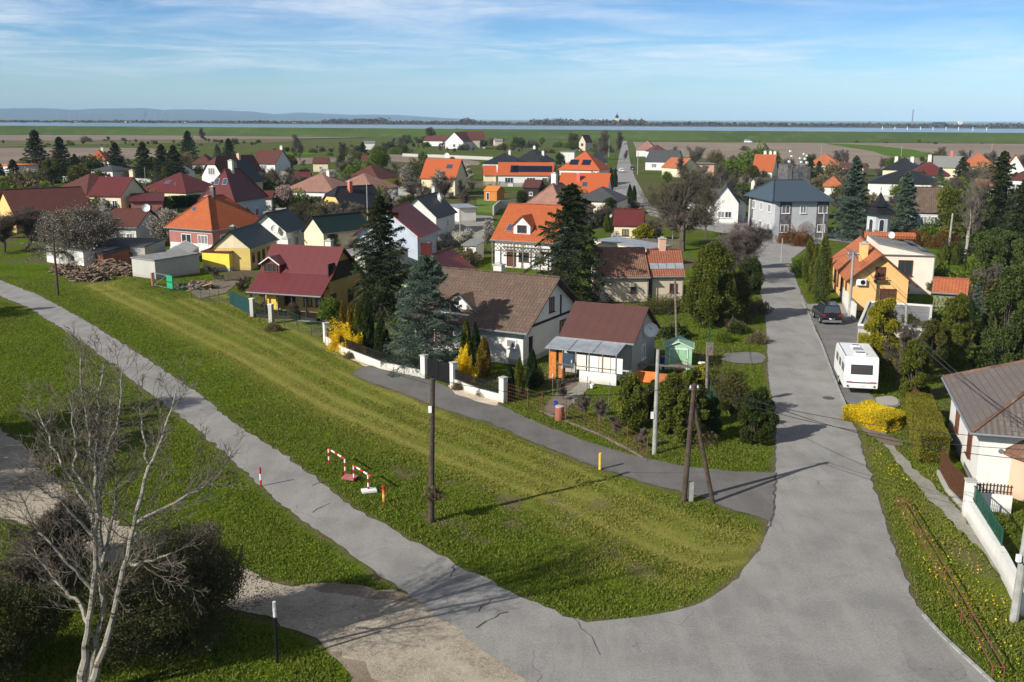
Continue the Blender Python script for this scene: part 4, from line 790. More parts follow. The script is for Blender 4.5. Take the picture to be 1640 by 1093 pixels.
house('garage', 'small white flat-roofed garage behind the wide blossom tree', (71, 392), (132, 402), 2.3, 8, 2.4, roof='mono', rm=FLAT, wall=WH, oh=.1, gut=False, wins=[('f', .72, .9, .6, .5, '0b')])
house('shed', 'long derelict shed with dark flat roof behind the timber heap', (150, 392), (232, 394.5), 2.5, 5.2, 2.9, roof='mono', rm=T_GRY, wall=CONC, oh=.15, gut=False, wins=[('f', .3, 0, 1.2, 1.9, 'dk'), ('f', .7, .9, .7, .7, '0b')])
house('outbuilding', 'unplastered red brick lean-to at the foot of the blossom tree', (134, 404), (164, 408), 1.8, 4, 2.3, roof='mono', rm=T_GRY, wall=BRICK, oh=.1, gut=False)
house('outbuilding', 'pale concrete block hut with dark felt roof beside the timber heap', (208, 412), (247, 417), 2.3, 6.6, 2.45, roof='mono', rm=FLAT, wall=CONC, oh=.12, gut=False)
# greenhouse
gh = empty('greenhouse', G(292, 416), R(8), 'milky glass greenhouse behind the pale concrete hut', 'greenhouse')
q = MB(); q.prism([(-1.7, -3), (1.7, -3), (1.7, 3), (-1.7, 3)], 0, 1.3); q.face([(-1.7, -3, 1.3), (-1.7, 3, 1.3), (0, 3, 2.2), (0, -3, 2.2)]); q.face([(1.7, -3, 1.3), (0, -3, 2.2), (0, 3, 2.2), (1.7, 3, 1.3)]); q.face([(-1.7, -3, 1.3), (1.7, -3, 1.3), (0, -3, 2.2)]); q.build('glazing', TIN, gh)
q = MB()
for k in range(9):
    y_ = -3+k*.75; q.tube((-1.73, y_, 0), (-1.73, y_, 1.3), .03, .03, 4); q.tube((-1.73, y_, 1.32), (0, y_, 2.23), .03, .03, 4); q.tube((1.73, y_, 0), (1.73, y_, 1.3), .03, .03, 4); q.tube((1.73, y_, 1.32), (0, y_, 2.23), .03, .03, 4)
q.build('frame', WHITE, gh)
# yellow house
h25 = house('family_house', 'yellow house with dark green tiled gable roof and row of brown windows', (367, 370.5), (414, 356.5), 2.7, 5.4, 4.9, mode='ridge', rm=T_GRN, wall=OCH, oh=.3, fr=FRB, chim=[(.02, .3, 1.3, .6, GRNM)], wins=[('f', .10, .9, .9, 1.2, 'b'), ('f', .3, .0, .9, 2, 'dk'), ('f', .48, .9, .9, 1.2, 'b'), ('f', .68, .9, .9, 1.2, 'b'), ('f', .86, .9, .9, 1.2, 'b')])
q = MB(); q.face([(-h25.WL/2-.02, h25.WD/2-.1, 2.75), (-h25.WL/2-.02, -h25.WD/2+.1, 2.75), (-h25.WL/2-.02, 0, 4.6)]); q.build('gable_render', CREAM, h25.o)
h26 = house('annex', 'bright lemon yellow extension with flat maroon roof in front of the green-roofed house', (321, 402.5), (367, 404.5), 2.35, 5.4, 2.75, roof='mono', rm=T_MAR, wall=YEL, oh=.12, gut=False, wins=[('r', .35, 1.1, .6, .6, '0b'), ('r', .8, 0, .9, 1.9, 'dk')], base=CONC)
h27 = house('family_house', 'house with dark green roof and white front gable carrying a satellite dish', (424.6, 342), (462, 334.5), 3.2, 6.4, 5.8, mode='ridge', rm=T_GRN, wall=WH, oh=.45, wins=[('f', .5, 1, 1.2, 1.3, '')]); dish(h27, (-h27.WL/2-.45, -1.3, 3.7), .5, 200)
house('family_house', 'pale green house with blue-green roof behind the twiggy willow', (482, 371), (518, 375), 3.2, 9, 5.4, ax='y', rm=T_GRN, wall=CREAM, oh=.3)
house('shed', 'plain grey flat roof between the wine-red cottage and the tall spruce', (541, 402), (584, 410), 2.5, 6.5, 2.9, roof='mono', rm=FLAT, wall=CONC, oh=.1, gut=False)
house('long_house', 'left half of the long salmon-tiled hipped roofs behind the blossom', (449, 305.5), (535, 308), 3.4, 13, 7.0, roof='hip', rm=T_PNK, wall=WH, chim=[(.1, .05, 1.2, .7)], wins=[('f', .3, 1, 2, 1.5, ''), ('f', .7, 1, 2, 1.5, '')])
house('long_house', 'right half of the long salmon-tiled hipped roofs behind the blossom', (526, 302), (597, 304.5), 3.4, 12, 6.6, roof='hip', rm=T_PNK, wall=GREYW, wins=[('f', .3, 1, 2, 1.5, ''), ('f', .7, 1, 2, 1.5, '')])
house('cottage', 'small orange-brown clipped gable cottage with black roof', (508, 332), (550, 337), 2.8, 9.5, 6.6, roof='half', rm=T_BLK, wall=PEACH, hipx=1.8, chim=[(.1, -.1, 1.6, .7, CHR)], wins=[('f', .6, 3.2, .7, .8, '0b')])
house('bungalow', 'yellow bungalow with dark brown pyramid roof', (551, 285.5), (606, 287), 3.2, 12, 6.5, roof='hip', rm=T_DRD, wall=YEL, wins=[('f', .7, 1, 1.5, 1.4, '')])
h28 = house('family_house', 'house with plain orange roof and dish among blossom left of the grey fence', (672, 285.5), (730, 286.5), 4.2, 11, 8.8, ax='x', rm=T_ORB, wall=CREAM, sky=[(.22, -.2, 1.6, 1.6)]); dish(h28, (.5, .5, 9.5), .7, -80)
house('annex', 'low white annex with flat pale roof beside the black-roofed house', (733, 333), (766, 332), 2.7, 6, 2.9, roof='mono', rm=TIN, wall=WH, gut=False)
house('shed', 'little orange timber garden cabin on the bright lawn', (774, 305.5), (796, 306.5), 2.3, 3.6, 3.4, ax='x', rm=ORWOOD, wall=ORWOOD, oh=.15, gut=False, wins=[('f', .3, .1, .8, 1.8, 'dk')])
house('family_house', 'white two-storey house with brown roof left of the bright green field', (401, 262.2), (441, 262.8), 5.2, 11, 9.2, roof='gable', ax='x', rm=T_DRD, wall=WH, wins=[('f', .3, 1, 2, 1.6, ''), ('f', .7, 1, 2, 1.6, ''), ('f', .5, 3.5, 2, 1.3, '')], chim=[(.4, .05, 1.5, .8)])
house('family_house', 'small far orange roof at the left between two dark spruces', (137, 257), (170, 257), 3.4, 12, 7, roof='hip', rm=T_ORG, wall=CREAM, chim=[(.1, 0, 1.5, .9)])
house('bungalow', 'low white bungalow with flat grey roof in the left spruces', (143, 273), (180, 274), 3.4, 13, 4.8, roof='hip', rm=T_GRY, wall=WH, chim=[(-.3, 0, 1.6, 1)])
house('bungalow', 'brown roofed bungalow left of the clipped-gable house', (305, 263), (340, 263), 3.2, 12, 6.2, roof='hip', rm=T_DRD, wall=WH)
house('shop', 'low building with orange-yellow fascia at the far left edge', (-20, 264), (23, 265), 4.5, 10, 4.5, roof='flat', rm=ORG, wall=WH)
# far farm below the dike
house('farmhouse', 'white farmhouse with big front gable below the dike', (712, 227), (742, 227.5), 4.5, 16, 10.5, ax='y', rm=T_DRD, wall=WH, wins=[('f', .5, 1, 2, 2, '')])
house('farm_wing', 'long dark red roofed wing right of the white farm gable', (742, 224.5), (778, 224.5), 5.5, 16, 11, ax='x', rm=T_DRD, wall=BEIGE)
house('farm_wing', 'low dark red roofed wing left of the white farm gable', (677, 226), (712, 226.5), 3.5, 12, 7, ax='x', rm=T_DRD, wall=WH)
house('barn', 'tiny white barn in the field left of the farm', (582, 229), (601, 229), 4.5, 9, 5.5, ax='x', rm=T_LGR, wall=WH)
house('barn', 'pale shed below the dike right of the farm', (792, 226), (806, 226), 3.5, 9, 5, ax='x', rm=T_LGR, wall=BEIGE)
# right rear group
house('family_house', 'simple salmon-orange roof with three chimneys left of the antennas', (1203, 274.5), (1238, 275.3), 3.2, 11, 8.2, ax='x', rm=T_ORG, wall=WH, chim=[(-.05, .03, 1.2, .8), (.2, .03, 1.2, .8), (.4, .03, 1.2, .8)], oh=.3)
house('family_house', 'rambling faded orange roof behind the antenna tower', (1292, 263.5), (1346, 264.5), 3.5, 13, 7.2, roof='hip', rm=T_ORW, wall=BEIGE)
house('bungalow', 'cream house with black hipped roof and three white chimneys beside the field', (1412, 271.5), (1476, 273), 3.6, 13, 7.2, roof='hip', rm=T_BLK, wall=CREAM, chim=[(-.2, -.05, 1.6, 1), (.2, -.05, 1.6, 1)])
house('bungalow', 'house with maroon pyramid roof and white chimney beside the black hipped roof', (1452, 280.5), (1523, 282), 3.0, 13, 6.8, roof='hip', rm=T_MAR, wall=BEIGE, chim=[(0, 0, 1.8, 1)])
house('hall', 'long white hall with black low-pitched roof behind the bell tower', (1388, 292.5), (1514, 295.5), 3.9, 14, 6.6, roof='hip', rm=T_BLK, wall=WH, wins=[('f', .75, 1, 2, 2, 'db')])
house('family_house', 'cream house with pale grey asbestos roof beyond the maroon pyramid roof', (1494, 268.3), (1543, 269.2), 3.4, 12, 7, ax='x', rm=T_LGR, wall=CREAM, chim=[(.1, 0, 1.3, .8, CHR)])
house('family_house', 'rust-orange hipped roof near the right edge behind the birch', (1538, 266.5), (1596, 267.6), 3.6, 14, 8, roof='hip', rm=T_ORW, wall=WH)
house('family_house', 'white gabled house with orange roof at the far right', (1602, 277.5), (1645, 278.5), 3.6, 14, 9, ax='y', rm=T_ORG, wall=WH)
house('town_house', 'tall white building at the right edge behind the dark conifers', (1612, 287.5), (1668, 289), 6.5, 10, 8.2, roof='hip', rm=T_DRD, wall=WH, wins=[('f', .25, 4.2, 1.2, 1.4, ''), ('f', .5, 4.2, 1.2, 1.4, ''), ('f', .25, 1.2, 1.2, 1.4, ''), ('f', .5, 1.2, 1.2, 1.4, '')])
house('chapel_house', 'old house with brown tiled roof and tall windows right of the bell tower', (1448, 339), (1514, 341), 3.6, 10, 7.4, ax='x', rm=T_BRN, wall=GREYW, wins=[('f', .25, 1, 1.1, 1.9, ''), ('f', .5, 1, 1.1, 1.9, ''), ('f', .78, 1, 1.1, 1.9, '')])
house('bungalow', 'low orange roofed house behind the large grey-green spruce', (1318, 298.5), (1352, 299.2), 3.2, 9, 5.4, roof='hip', rm=T_ORW, wall=WH)

for A_, B_, ze_, D_, zr_, rf, mt, wl, lb in (((596, 372), (622, 372), 2.4, 4, 3.6, 'gable', T_DRD, CONC, 'small rusty roofed shed behind the tall dark spruce'), ((738, 392), (764, 393), 2.3, 4, 2.6, 'mono', FLAT, CHW, 'low grey shed beside the creamy blossom bush-tree'), ((604, 318), (628, 318), 2.4, 5, 2.8, 'mono', TIN, CONC, 'tin roofed shed left of the long grey panel wall'), ((410, 318), (436, 318), 2.6, 5, 4, 'gable', T_MAR, WH, 'small maroon shed right of the maroon pyramid roof'), ((470, 286), (496, 286), 2.8, 6, 4.4, 'gable', T_MAR, CHW, 'low crimson roof behind the salmon hipped roofs'), ((836, 300), (864, 300.5), 3, 7, 4.6, 'gable', T_DRD, DKWOOD, 'dark brown timber shed before the solar-panelled house'), ((640, 290), (664, 290), 3, 6, 4.4, 'gable', T_ORB, CREAM, 'small orange roof left of the orange roof with dish'), ((1346, 268), (1384, 269), 3, 8, 4.4, 'gable', T_DRD, SALMON, 'low salmon building right of the rambling orange roof'), ((1210, 292), (1238, 292), 2.6, 5, 3.4, 'gable', T_GRY, CHW, 'small grey shed under the orange roof with three chimneys'), ((1560, 300), (1596, 301), 2.8, 7, 4.6, 'gable', T_ORW, WH, 'low orange roof below the white gabled house at the far right'), ((500, 262), (526, 262), 3, 7, 5, 'gable', T_DRD, CREAM, 'small brown roof at the edge of the brown field'), ((578, 262), (600, 262), 3.2, 8, 6, 'gable', T_DRD, BEIGE, 'brown cabin roof hidden in the grove behind the yellow bungalow'), ((690, 345), (716, 344), 2.4, 5, 3.0, 'mono', T_OLD, BEIGE, 'lean-to with faded tiles below the black roofed white house'), ((868, 258), (892, 258), 3, 8, 3.2, 'flat', T_LGR, CHW, 'pale low building behind the long solar-panelled house'), ((256, 275), (280, 276), 3, 8, 5, 'gable', T_DRD, WH, 'small brown roof between the left spruces')):
    house('shed', lb, A_, B_, ze_, D_, zr_, roof=rf, rm=mt, wall=wl, oh=.25, gut=False, wins=[('f', .5, 1, .9, .9, '')])
# garden fences in front of the middle distance houses
FM = [WOODG, CHW, WOOD, CONC, GRNM, WOODG]; fr_ = random.Random(12)
for o in [q for q in bpy.data.objects if q.parent is None and q.get('category') == 'house' and 152 < q.location.y < 320]:
    if fr_.random() < .25: continue
    L_ = fr_.uniform(9, 18); off = fr_.uniform(8, 12); sh = fr_.uniform(-4, 4); mt = fr_.choice(FM); h_ = fr_.uniform(1.0, 1.7); c = o.matrix_basis @ Vector((sh, -off, 0)); u = (o.matrix_basis.to_3x3() @ Vector((1, 0, 0)))
    if abs(u.x) < .5: continue
    pp = [c+u*(L_*(k/6-.5)) for k in range(7)]
    if any(inpoly(np.array([q.x]), np.array([q.y]), b_)[0] for q in pp for b_ in BLOCK+POLYS): continue
    f = empty('garden_fence', (c.x, c.y, 0), o.rotation_euler.z, None, None); w_ = o['label'].split()[:8]
    while len(w_) > 3 and w_[-1].strip(',') in BADEND: w_ = w_[:-1]
    tag(f, {'grey_weathered_wood': 'grey board', 'white_chimney': 'pale rendered', 'brown_wood': 'brown board', 'concrete': 'concrete', 'green_metal': 'green metal'}[mt.name]+' garden fence in front of the '+' '.join(w_).strip(','), 'fence', 'garden fences of the village'); m = MB(); n_ = int(L_/2)
    if mt in (CHW, CONC): m.box((0, 0, h_/2), (L_, .2, h_))
    else:
        for k in range(int(L_/.22)): m.box((-L_/2+.11+k*.22, 0, h_/2), (.15, .03, h_-.06))
    m.build('panel', mt, f); m = MB()
    for k in range(n_+1): m.box((-L_/2+k*L_/n_, .03, h_/2+.05), (.16, .2, h_+.12))
    m.build('posts', mt if mt != GRNM else CONC, f)
# ================================================================ trees and plants
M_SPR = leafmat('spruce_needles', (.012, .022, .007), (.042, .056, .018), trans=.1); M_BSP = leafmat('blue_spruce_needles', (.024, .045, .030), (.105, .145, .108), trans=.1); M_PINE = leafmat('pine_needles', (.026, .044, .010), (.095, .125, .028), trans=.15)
M_THU = leafmat('thuja_scales', (.045, .060, .006), (.14, .155, .018), trans=.15); M_GOLD = leafmat('golden_thuja_scales', (.10, .075, .008), (.24, .16, .02), trans=.15); M_DTH = leafmat('dark_thuja_scales', (.012, .026, .006), (.035, .055, .010), trans=.1)
M_GRN = leafmat('spring_leaves', (.045, .080, .008), (.16, .22, .02)); M_DGR = leafmat('dark_leaves', (.020, .036, .008), (.070, .095, .018)); M_OLV = leafmat('olive_leaves', (.055, .060, .015), (.14, .135, .03)); M_OLH = leafmat('hedge_leaves', (.10, .095, .012), (.20, .185, .02), trans=.2); M_FMX = leafmat('forsythia_mix', (.22, .19, .012), (.88, .66, .02)); M_THK = leafmat('thicket_leaves', (.024, .030, .010), (.085, .085, .030), trans=.15); M_YG = leafmat('yellow_green_leaves', (.14, .15, .008), (.36, .32, .02))
M_YEL = leafmat('forsythia_flowers', (.55, .36, .005), (.88, .64, .015)); M_WHT = leafmat('white_blossom', (.36, .34, .26), (.72, .70, .60), trans=.2); M_PNK = leafmat('pink_blossom', (.28, .18, .16), (.55, .42, .38), trans=.2); M_BUD = leafmat('purple_buds', (.10, .06, .06), (.20, .13, .13)); M_BRN = leafmat('rust_leaves', (.10, .04, .012), (.22, .10, .025)); M_DRY = leafmat('dry_leaves', (.11, .085, .045), (.22, .18, .09))
M_BARK = pmat('bark', (.10, .08, .06), (.05, .042, .034), 6, .9, .4, 12); M_TWIG = pmat('twigs', (.125, .098, .075), (.075, .06, .048), 2, .9); M_TWGR = pmat('grey_twigs', (.16, .135, .11), (.10, .082, .068), 2, .9)
m, t, b = newmat('birch_bark'); a = mixc(t, ramp(t, noise(t, 2, 5, .7, sc=(1, 1, 2.5)), .50, .62), (.27, .25, .21), (.08, .065, .055)); a = mixc(t, ramp(t, noise(t, .8, 4, .7), .55, .7, 0, .7), a, (.40, .28, .06)); t.links.new(a, b.inputs['Base Color']); b.inputs['Roughness'].default_value = .8; M_BIRCH = m
def grow(rng, p, d, L, r, lev, maxlev, nch, segs, ends, upw=.12, wob=.18, spread=.75, ratio=.62, k=None):
    """one tapering limb and everything it carries"""
    k = k or (7, 5, 4, 3, 2)[lev]; p = np.array(p, float); d = np.array(d, float); st = L/k
    for i in range(k):
        r1 = max(r*(1-(i+1)/k*(.55 if lev == 0 else .8)), .006) if True else r
        ra = max(r*(1-i/k*(.55 if lev == 0 else .8)), .006)
        d = d+rng.normal(0, wob, 3); d[2] += upw; d /= np.linalg.norm(d); q = p+d*st
        segs.append((*p, *q, ra, r1, lev)); p = q
        if lev < maxlev and (i > 0 or lev > 0):
            for _ in range(nch[lev] if i < k-1 else nch[lev]+1):
                a = rng.normal(0, 1, 3); a -= a@d*d; a /= np.linalg.norm(a); s = spread*rng.uniform(.7, 1.25)
                nd = d*math.cos(s)+a*math.sin(s)
                grow(rng, p, nd, L*ratio*rng.uniform(.6, 1.1)*(1-.35*i/k), ra*.58, lev+1, maxlev, nch, segs, ends, upw, wob*1.15, spread, ratio)
    if lev >= maxlev-1: ends.append(p)
def tree_parts(o, segs, mt, mc, nt_=5, trunk_lev=1, nm='twigs'):
    s = np.array(segs); a = s[s[:, 8] <= trunk_lev]; b = s[s[:, 8] > trunk_lev]
    if len(a): npmesh('trunk', twigs(a[:, :8], nt_), 4, mt, o)
    if len(b): npmesh(nm, twigs(b[:, :8], 3), 4, mc, o)
def t_bare(name, seed, h, maxlev=4, nch=(2, 2, 2, 2), mt=None, mc=None, upw=.12, spread=.75, ratio=.6, r=None, wob=.16, leaf=None, nleaf=0, lsize=.09, stems=1, lean=0, lspread=.15, nm='twigs', leafnm='blossom'):
    """a leafless or flowering tree of height about h (built around its own origin)"""
    rng = np.random.default_rng(seed); o = empty(name, (0, 0, 0)); segs = []; ends = []
    for s in range(stems):
        d = np.array([rng.normal(0, .12+.12*(stems > 1))+lean, rng.normal(0, .12+.12*(stems > 1)), 1.]); d /= np.linalg.norm(d)
        grow(rng, (0.12*s, 0, -.1), d, h*.62, r or h*.022, 0, maxlev, nch, segs, ends, upw, wob, spread, ratio, k=7)
    S_ = np.array(segs); sc = h/max(S_[:, 5].max(), .1); S_[:, :6] *= sc; tree_parts(o, S_, mt or M_BARK, mc or M_TWIG, nm=nm)
    if leaf:
        f = S_[S_[:, 8] >= maxlev-1]; i = rng.integers(0, len(f), nleaf); t_ = rng.random((nleaf, 1)); C = f[i, :3]*(1-t_)+f[i, 3:6]*t_+rng.normal(0, lspread, (nleaf, 3)); C = C[C[:, 2] > h*.12]
        cl_ = (np.sin(C[:, 0]*2.1+seed)+np.sin(C[:, 1]*2.3)+np.sin(C[:, 2]*2.7))/6+.5
        npmesh(leafnm, leaves(rng, C, np.tile([[0, 0, 1.]], (len(C), 1)), lsize, lsize*.8, 1.2), 4, leaf, o, np.clip(cl_*.6+rng.random(len(C))*.5, 0, 1))
    return o
def t_conifer(name, seed, h, r, mat, n=30000, droop=.35, lsize=.22, low=.06, power=.85, ragged=.25, gaps=.15, cones=False):
    rng = np.random.default_rng(seed); o = empty(name, (0, 0, 0)); nb = int(h*9)+30; segs = [(0, 0, -.1, 0, 0, h*.97, h*.018+.03, .02, 0)]; C = []; D = []; T = []
    per = max(8, n//nb)
    for k in range(nb):
        z = h*(low+(1-low)*((k+rng.random())/nb)**1.05); f = 1-(z-h*low)/(h*(1-low)); L = r*(f**power)*rng.uniform(1-ragged, 1+ragged*.6)+.12; a = k*2.399+rng.normal(0, .3)
        if rng.random() < gaps*.5 and f < .9: L *= .55
        u = np.array([math.cos(a), math.sin(a), 0]); rise = .25*(1-f)*L
        tt = rng.random(per)**.6; x = tt*L; zz_ = z+rise*tt*1.6-droop*L*tt**1.6*f**.4+.06*L*np.sin(tt*9+k)
        wid = (.10+.30*np.sin(np.minimum(tt*1.15, 1)*3.1416)**.7)*L**.8*.55; side = rng.normal(0, 1, per)*wid; w = np.array([-u[1], u[0], 0])
        P_ = u[None]*x[:, None]+w[None]*side[:, None]; P_[:, 2] += zz_-np.abs(side)*.35+rng.normal(0, .05, per)
        C.append(P_); dd = u[None]*.8+w[None]*np.sign(side)[:, None]*.6+np.array([[0, 0, -.25]]); D.append(dd)
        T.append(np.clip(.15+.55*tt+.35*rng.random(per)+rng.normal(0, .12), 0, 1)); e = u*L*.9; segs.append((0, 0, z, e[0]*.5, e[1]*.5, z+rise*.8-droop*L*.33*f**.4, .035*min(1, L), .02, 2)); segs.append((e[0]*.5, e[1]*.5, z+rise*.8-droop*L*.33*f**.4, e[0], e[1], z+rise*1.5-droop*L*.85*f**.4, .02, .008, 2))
    C = np.concatenate(C); D = norm(np.concatenate(D)); T = np.concatenate(T); tree_parts(o, segs, M_BARK, M_BARK, 6, 0, nm='branches')
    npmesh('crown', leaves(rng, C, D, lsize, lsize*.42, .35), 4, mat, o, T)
    return o
def t_leafy(name, seed, h, r, mat, n=12000, lsize=.16, clumps=26, trunk=.25, squash=1.0, hollow=.55, up_=.0, mt=None, stems=1, shape='round'):
    """crown of many leaf clumps on limbs"""
    rng = np.random.default_rng(seed); o = empty(name, (0, 0, 0)); zc = h*(trunk+(1-trunk)/2); rz = h*(1-trunk)/2; segs = [(0, 0, -.1, 0, 0, h*trunk+.1, h*.02+.03, h*.016+.02, 0)]; C = []; D = []; T = []
    for k in range(clumps):
        d = rng.normal(0, 1, 3); d /= np.linalg.norm(d); q = rng.uniform(.35, 1)**.6*.80
        ctr = np.array([d[0]*r*q, d[1]*r*q, zc+d[2]*rz*q])
        if shape == 'full':
            f = (k+.5)/clumps; pr = math.sin(3.1416*min(.97, .16+f*.80))**.55*(1-.25*f); aa = rng.uniform(0, 6.2832); qq = r*pr*.78*rng.uniform(.55, 1)**.5; ctr = np.array([math.cos(aa)*qq, math.sin(aa)*qq, h*(trunk+.03)+f*h*(.93-trunk)])
        if shape == 'cone': f = 1-(ctr[2]-h*trunk)/(h*(1-trunk)); ctr[:2] *= .35+.9*f
        cr = r*rng.uniform(.20, .46)*(1.0 if clumps < 40 else .62)*(1 if rng.random() > .12 else 1.5); m_ = int(n/clumps); v = norm(rng.normal(0, 1, (m_, 3))); rad = rng.random((m_, 1))**(.33/(1+hollow)); bumps = 1+.25*np.sin(v[:, :1]*7+k)*np.sin(v[:, 1:2]*6)
        C.append(ctr+v*rad*cr*bumps*[[1, 1, squash]]); D.append(v+[[0, 0, up_]]); T.append(np.clip(rng.normal(.5, .2)*.7+.3*rng.random(m_), 0, 1))
        segs.append((0, 0, h*trunk, ctr[0]*.5, ctr[1]*.5, (h*trunk+ctr[2])/2, h*.010+.01, h*.006+.008, 2)); segs.append((ctr[0]*.5, ctr[1]*.5, (h*trunk+ctr[2])/2, *ctr, h*.006+.008, .008, 2))
    C = np.concatenate(C); D = np.concatenate(D); T = np.concatenate(T); k = C[:, 2] > .02; C, D, T = C[k], D[k], T[k]
    tree_parts(o, segs, mt or M_BARK, M_BARK, 5, 0, nm='limbs'); npmesh('crown', leaves(rng, C, D, lsize, lsize*.65, .7), 4, mat, o, T)
    return o
def t_column(name, seed, h, r, mat, n=7000, lsize=.15, top=.5, base=.9, part='foliage', trunk=True):
    """clipped or naturally narrow evergreen: shell of upright sprays round a core"""
    rng = np.random.default_rng(seed); o = empty(name, (0, 0, 0)); z = rng.random(n)**.9*h; a = rng.random(n)*6.2832; f = z/h
    prof = np.where(f < .12, base+(1-base)*f/.12, np.maximum(1-((np.maximum(f, .12)-.12)/.88)**(1/max(top, .01)), .0)**.75)
    bump_ = 1+.12*np.sin(a*3+z*2.3+seed)+.08*np.sin(a*7-z*5)+rng.normal(0, .05, n); rr_ = r*prof*bump_*(1-.25*rng.random(n)**2)
    C = np.stack([np.cos(a)*rr_, np.sin(a)*rr_, z], 1); D = np.stack([np.cos(a)*.45, np.sin(a)*.45, np.ones(n)], 1)
    T = np.clip(.5+.3*np.sin(a*3+z*2.3+seed)+rng.normal(0, .22, n), 0, 1); npmesh(part, leaves(rng, C, D, lsize, lsize*.5, .4), 4, mat, o, T)
    cb = MB(); cb.lathe([(.05*r, 0)]+[(r*.72*(1 if q < .2 else max(1-((q-.12)/.88)**(1/top), 0)**.75), q*h*.96) for q in np.linspace(.05, .98, 9)]+[(0.001, h*.97)], n=9); cb.build('core', M_DTH if mat is not M_GOLD else M_GOLD, o)
    if trunk: s = MB(); s.tube((0, 0, -.1), (0, 0, h*.5), .05+h*.008, .03, 6); s.build('trunk', M_BARK, o)
    return o
def t_bush(name, seed, r, h, mat, n=4000, lsize=.1, tw=True, sq=(1, 1), rough=.22, part='foliage', fill=.5):
    rng = np.random.default_rng(seed); o = empty(name, (0, 0, 0)); v = norm(rng.normal(0, 1, (n, 3))); v[:, 2] = np.abs(v[:, 2]); q = 1-fill*rng.random((n, 1))**1.6
    bmp = 1+rough*(np.sin(v[:, :1]*6+seed)*np.sin(v[:, 1:2]*5+1)+.6*np.sin(v[:, 2:]*9+v[:, :1]*8)); C = v*q*bmp*[[r*sq[0], r*sq[1], h]]; C[:, 2] += .03
    npmesh(part, leaves(rng, C, v+[[0, 0, .5]], lsize, lsize*.6, .7), 4, mat, o, np.clip(.5+.9*(bmp[:, 0]-1)+rng.normal(0, .22, n), 0, 1))
    if tw:
        segs = []
        for k in range(26): d = norm(rng.normal(0, 1, (1, 3)))[0]; d[2] = abs(d[2])+.4; e = d/np.linalg.norm(d)*[r*.8, r*.8, h*.85]; segs.append((rng.normal(0, .1), rng.normal(0, .1), -.05, *e, .02, .006, 2))
        npmesh('stems', twigs(np.array(segs)[:, :8], 3), 4, M_TWIG, o)
    return o
def put(o, u=None, v=None, label=None, cat='tree', group=None, rz=0, s=1.0, loc=None, sz=None):
    p = loc or G(u, v); o.location = (p[0], p[1], 0); o.rotation_euler = (0, 0, rz); o.scale = (s, s, sz or s); return tag(o, label, cat, group)
def hat(u, vb, vt): b_ = G(u, vb); return topz(b_, vt)
def hcon(name, u, vb, vt, wpx, mat, label, seed, n=26000, **k):
    b_ = G(u, vb); return put(t_conifer(name, seed, topz(b_, vt), wpx/2/F*math.hypot(b_.y, 0)*1.02, mat, n=n, **k), u, vb, label, rz=seed)
# --- near big trees
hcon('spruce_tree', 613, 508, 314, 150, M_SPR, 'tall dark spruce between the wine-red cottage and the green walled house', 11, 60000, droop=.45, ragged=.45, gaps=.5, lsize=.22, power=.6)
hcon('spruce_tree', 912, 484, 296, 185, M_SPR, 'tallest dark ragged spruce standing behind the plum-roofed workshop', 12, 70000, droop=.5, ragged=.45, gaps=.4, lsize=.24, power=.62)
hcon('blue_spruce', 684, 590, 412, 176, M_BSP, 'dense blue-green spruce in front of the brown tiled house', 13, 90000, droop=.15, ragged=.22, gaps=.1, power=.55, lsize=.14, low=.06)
hcon('spruce_tree', 1362, 384, 251, 74, M_BSP, 'tall grey-green spruce between the slate blue roof and the bell tower', 14, 60000, droop=.25, ragged=.3, power=.6, lsize=.26)
hcon('spruce_tree', 1446, 382, 277, 60, M_BSP, 'shorter grey-green spruce immediately right of the bell tower', 15, 40000, droop=.2, ragged=.35, power=.6, lsize=.26)
hcon('spruce_tree', 1592, 400, 243, 90, M_SPR, 'very tall dark conifer at the right behind the white birch', 16, 45000, ragged=.5, power=.6, gaps=.6, lsize=.3)
hcon('spruce_tree', 1628, 420, 290, 80, M_SPR, 'dark conifer at the right edge below the tall white building', 17, 34000, ragged=.4, power=.6, lsize=.3)
hcon('spruce_tree', 1561, 516, 452, 30, M_BSP, 'small pointed spruce in front of the low orange garage roof', 18, 9000, power=.8, lsize=.13)
hcon('spruce_tree', 1553, 400, 300, 46, M_PINE, 'narrow green conifer just left of the very tall dark one', 19, 24000, power=.6, lsize=.26)
def leafy(name, u, vb, vt, wpx, mat, label, seed, n=12000, cat='tree', **k):
    b_ = G(u, vb); return put(t_leafy(name, seed, topz(b_, vt), wpx/2/F*b_.y*1.0, mat, n=n, **k), u, vb, label, cat, rz=seed)
leafy('thuja_tree', 1136, 520, 393, 98, M_THU, 'broad bushy olive green thuja tree left of the shaded road', 21, 80000, lsize=.16, clumps=90, trunk=.0, up_=.8, shape='full')
leafy('thuja_tree', 1520, 384, 292, 54, M_THU, 'olive green conifer to the left of the white birch', 22, 26000, lsize=.25, clumps=34, trunk=.08, up_=.6)
leafy('pine_tree', 1590, 470, 352, 96, M_PINE, 'broad mid-green pine crown at the right edge above bare shrubs', 23, 40000, lsize=.2, clumps=44, trunk=.15)
leafy('pine_tree', 1606, 590, 428, 120, M_PINE, 'large dark green evergreen above the grey-brown bungalow roof', 24, 64000, lsize=.16, clumps=52, trunk=.0, shape='full')
leafy('evergreen_tree', 1524, 590, 470, 54, M_THU, 'slender green evergreen between the flat garage and the bungalow', 25, 26000, lsize=.14, clumps=36, trunk=.05, shape='full')
leafy('evergreen_tree', 1490, 600, 505, 46, M_OLV, 'brownish loose evergreen left of the slender green one', 26, 12000, lsize=.13, clumps=26, trunk=.05)
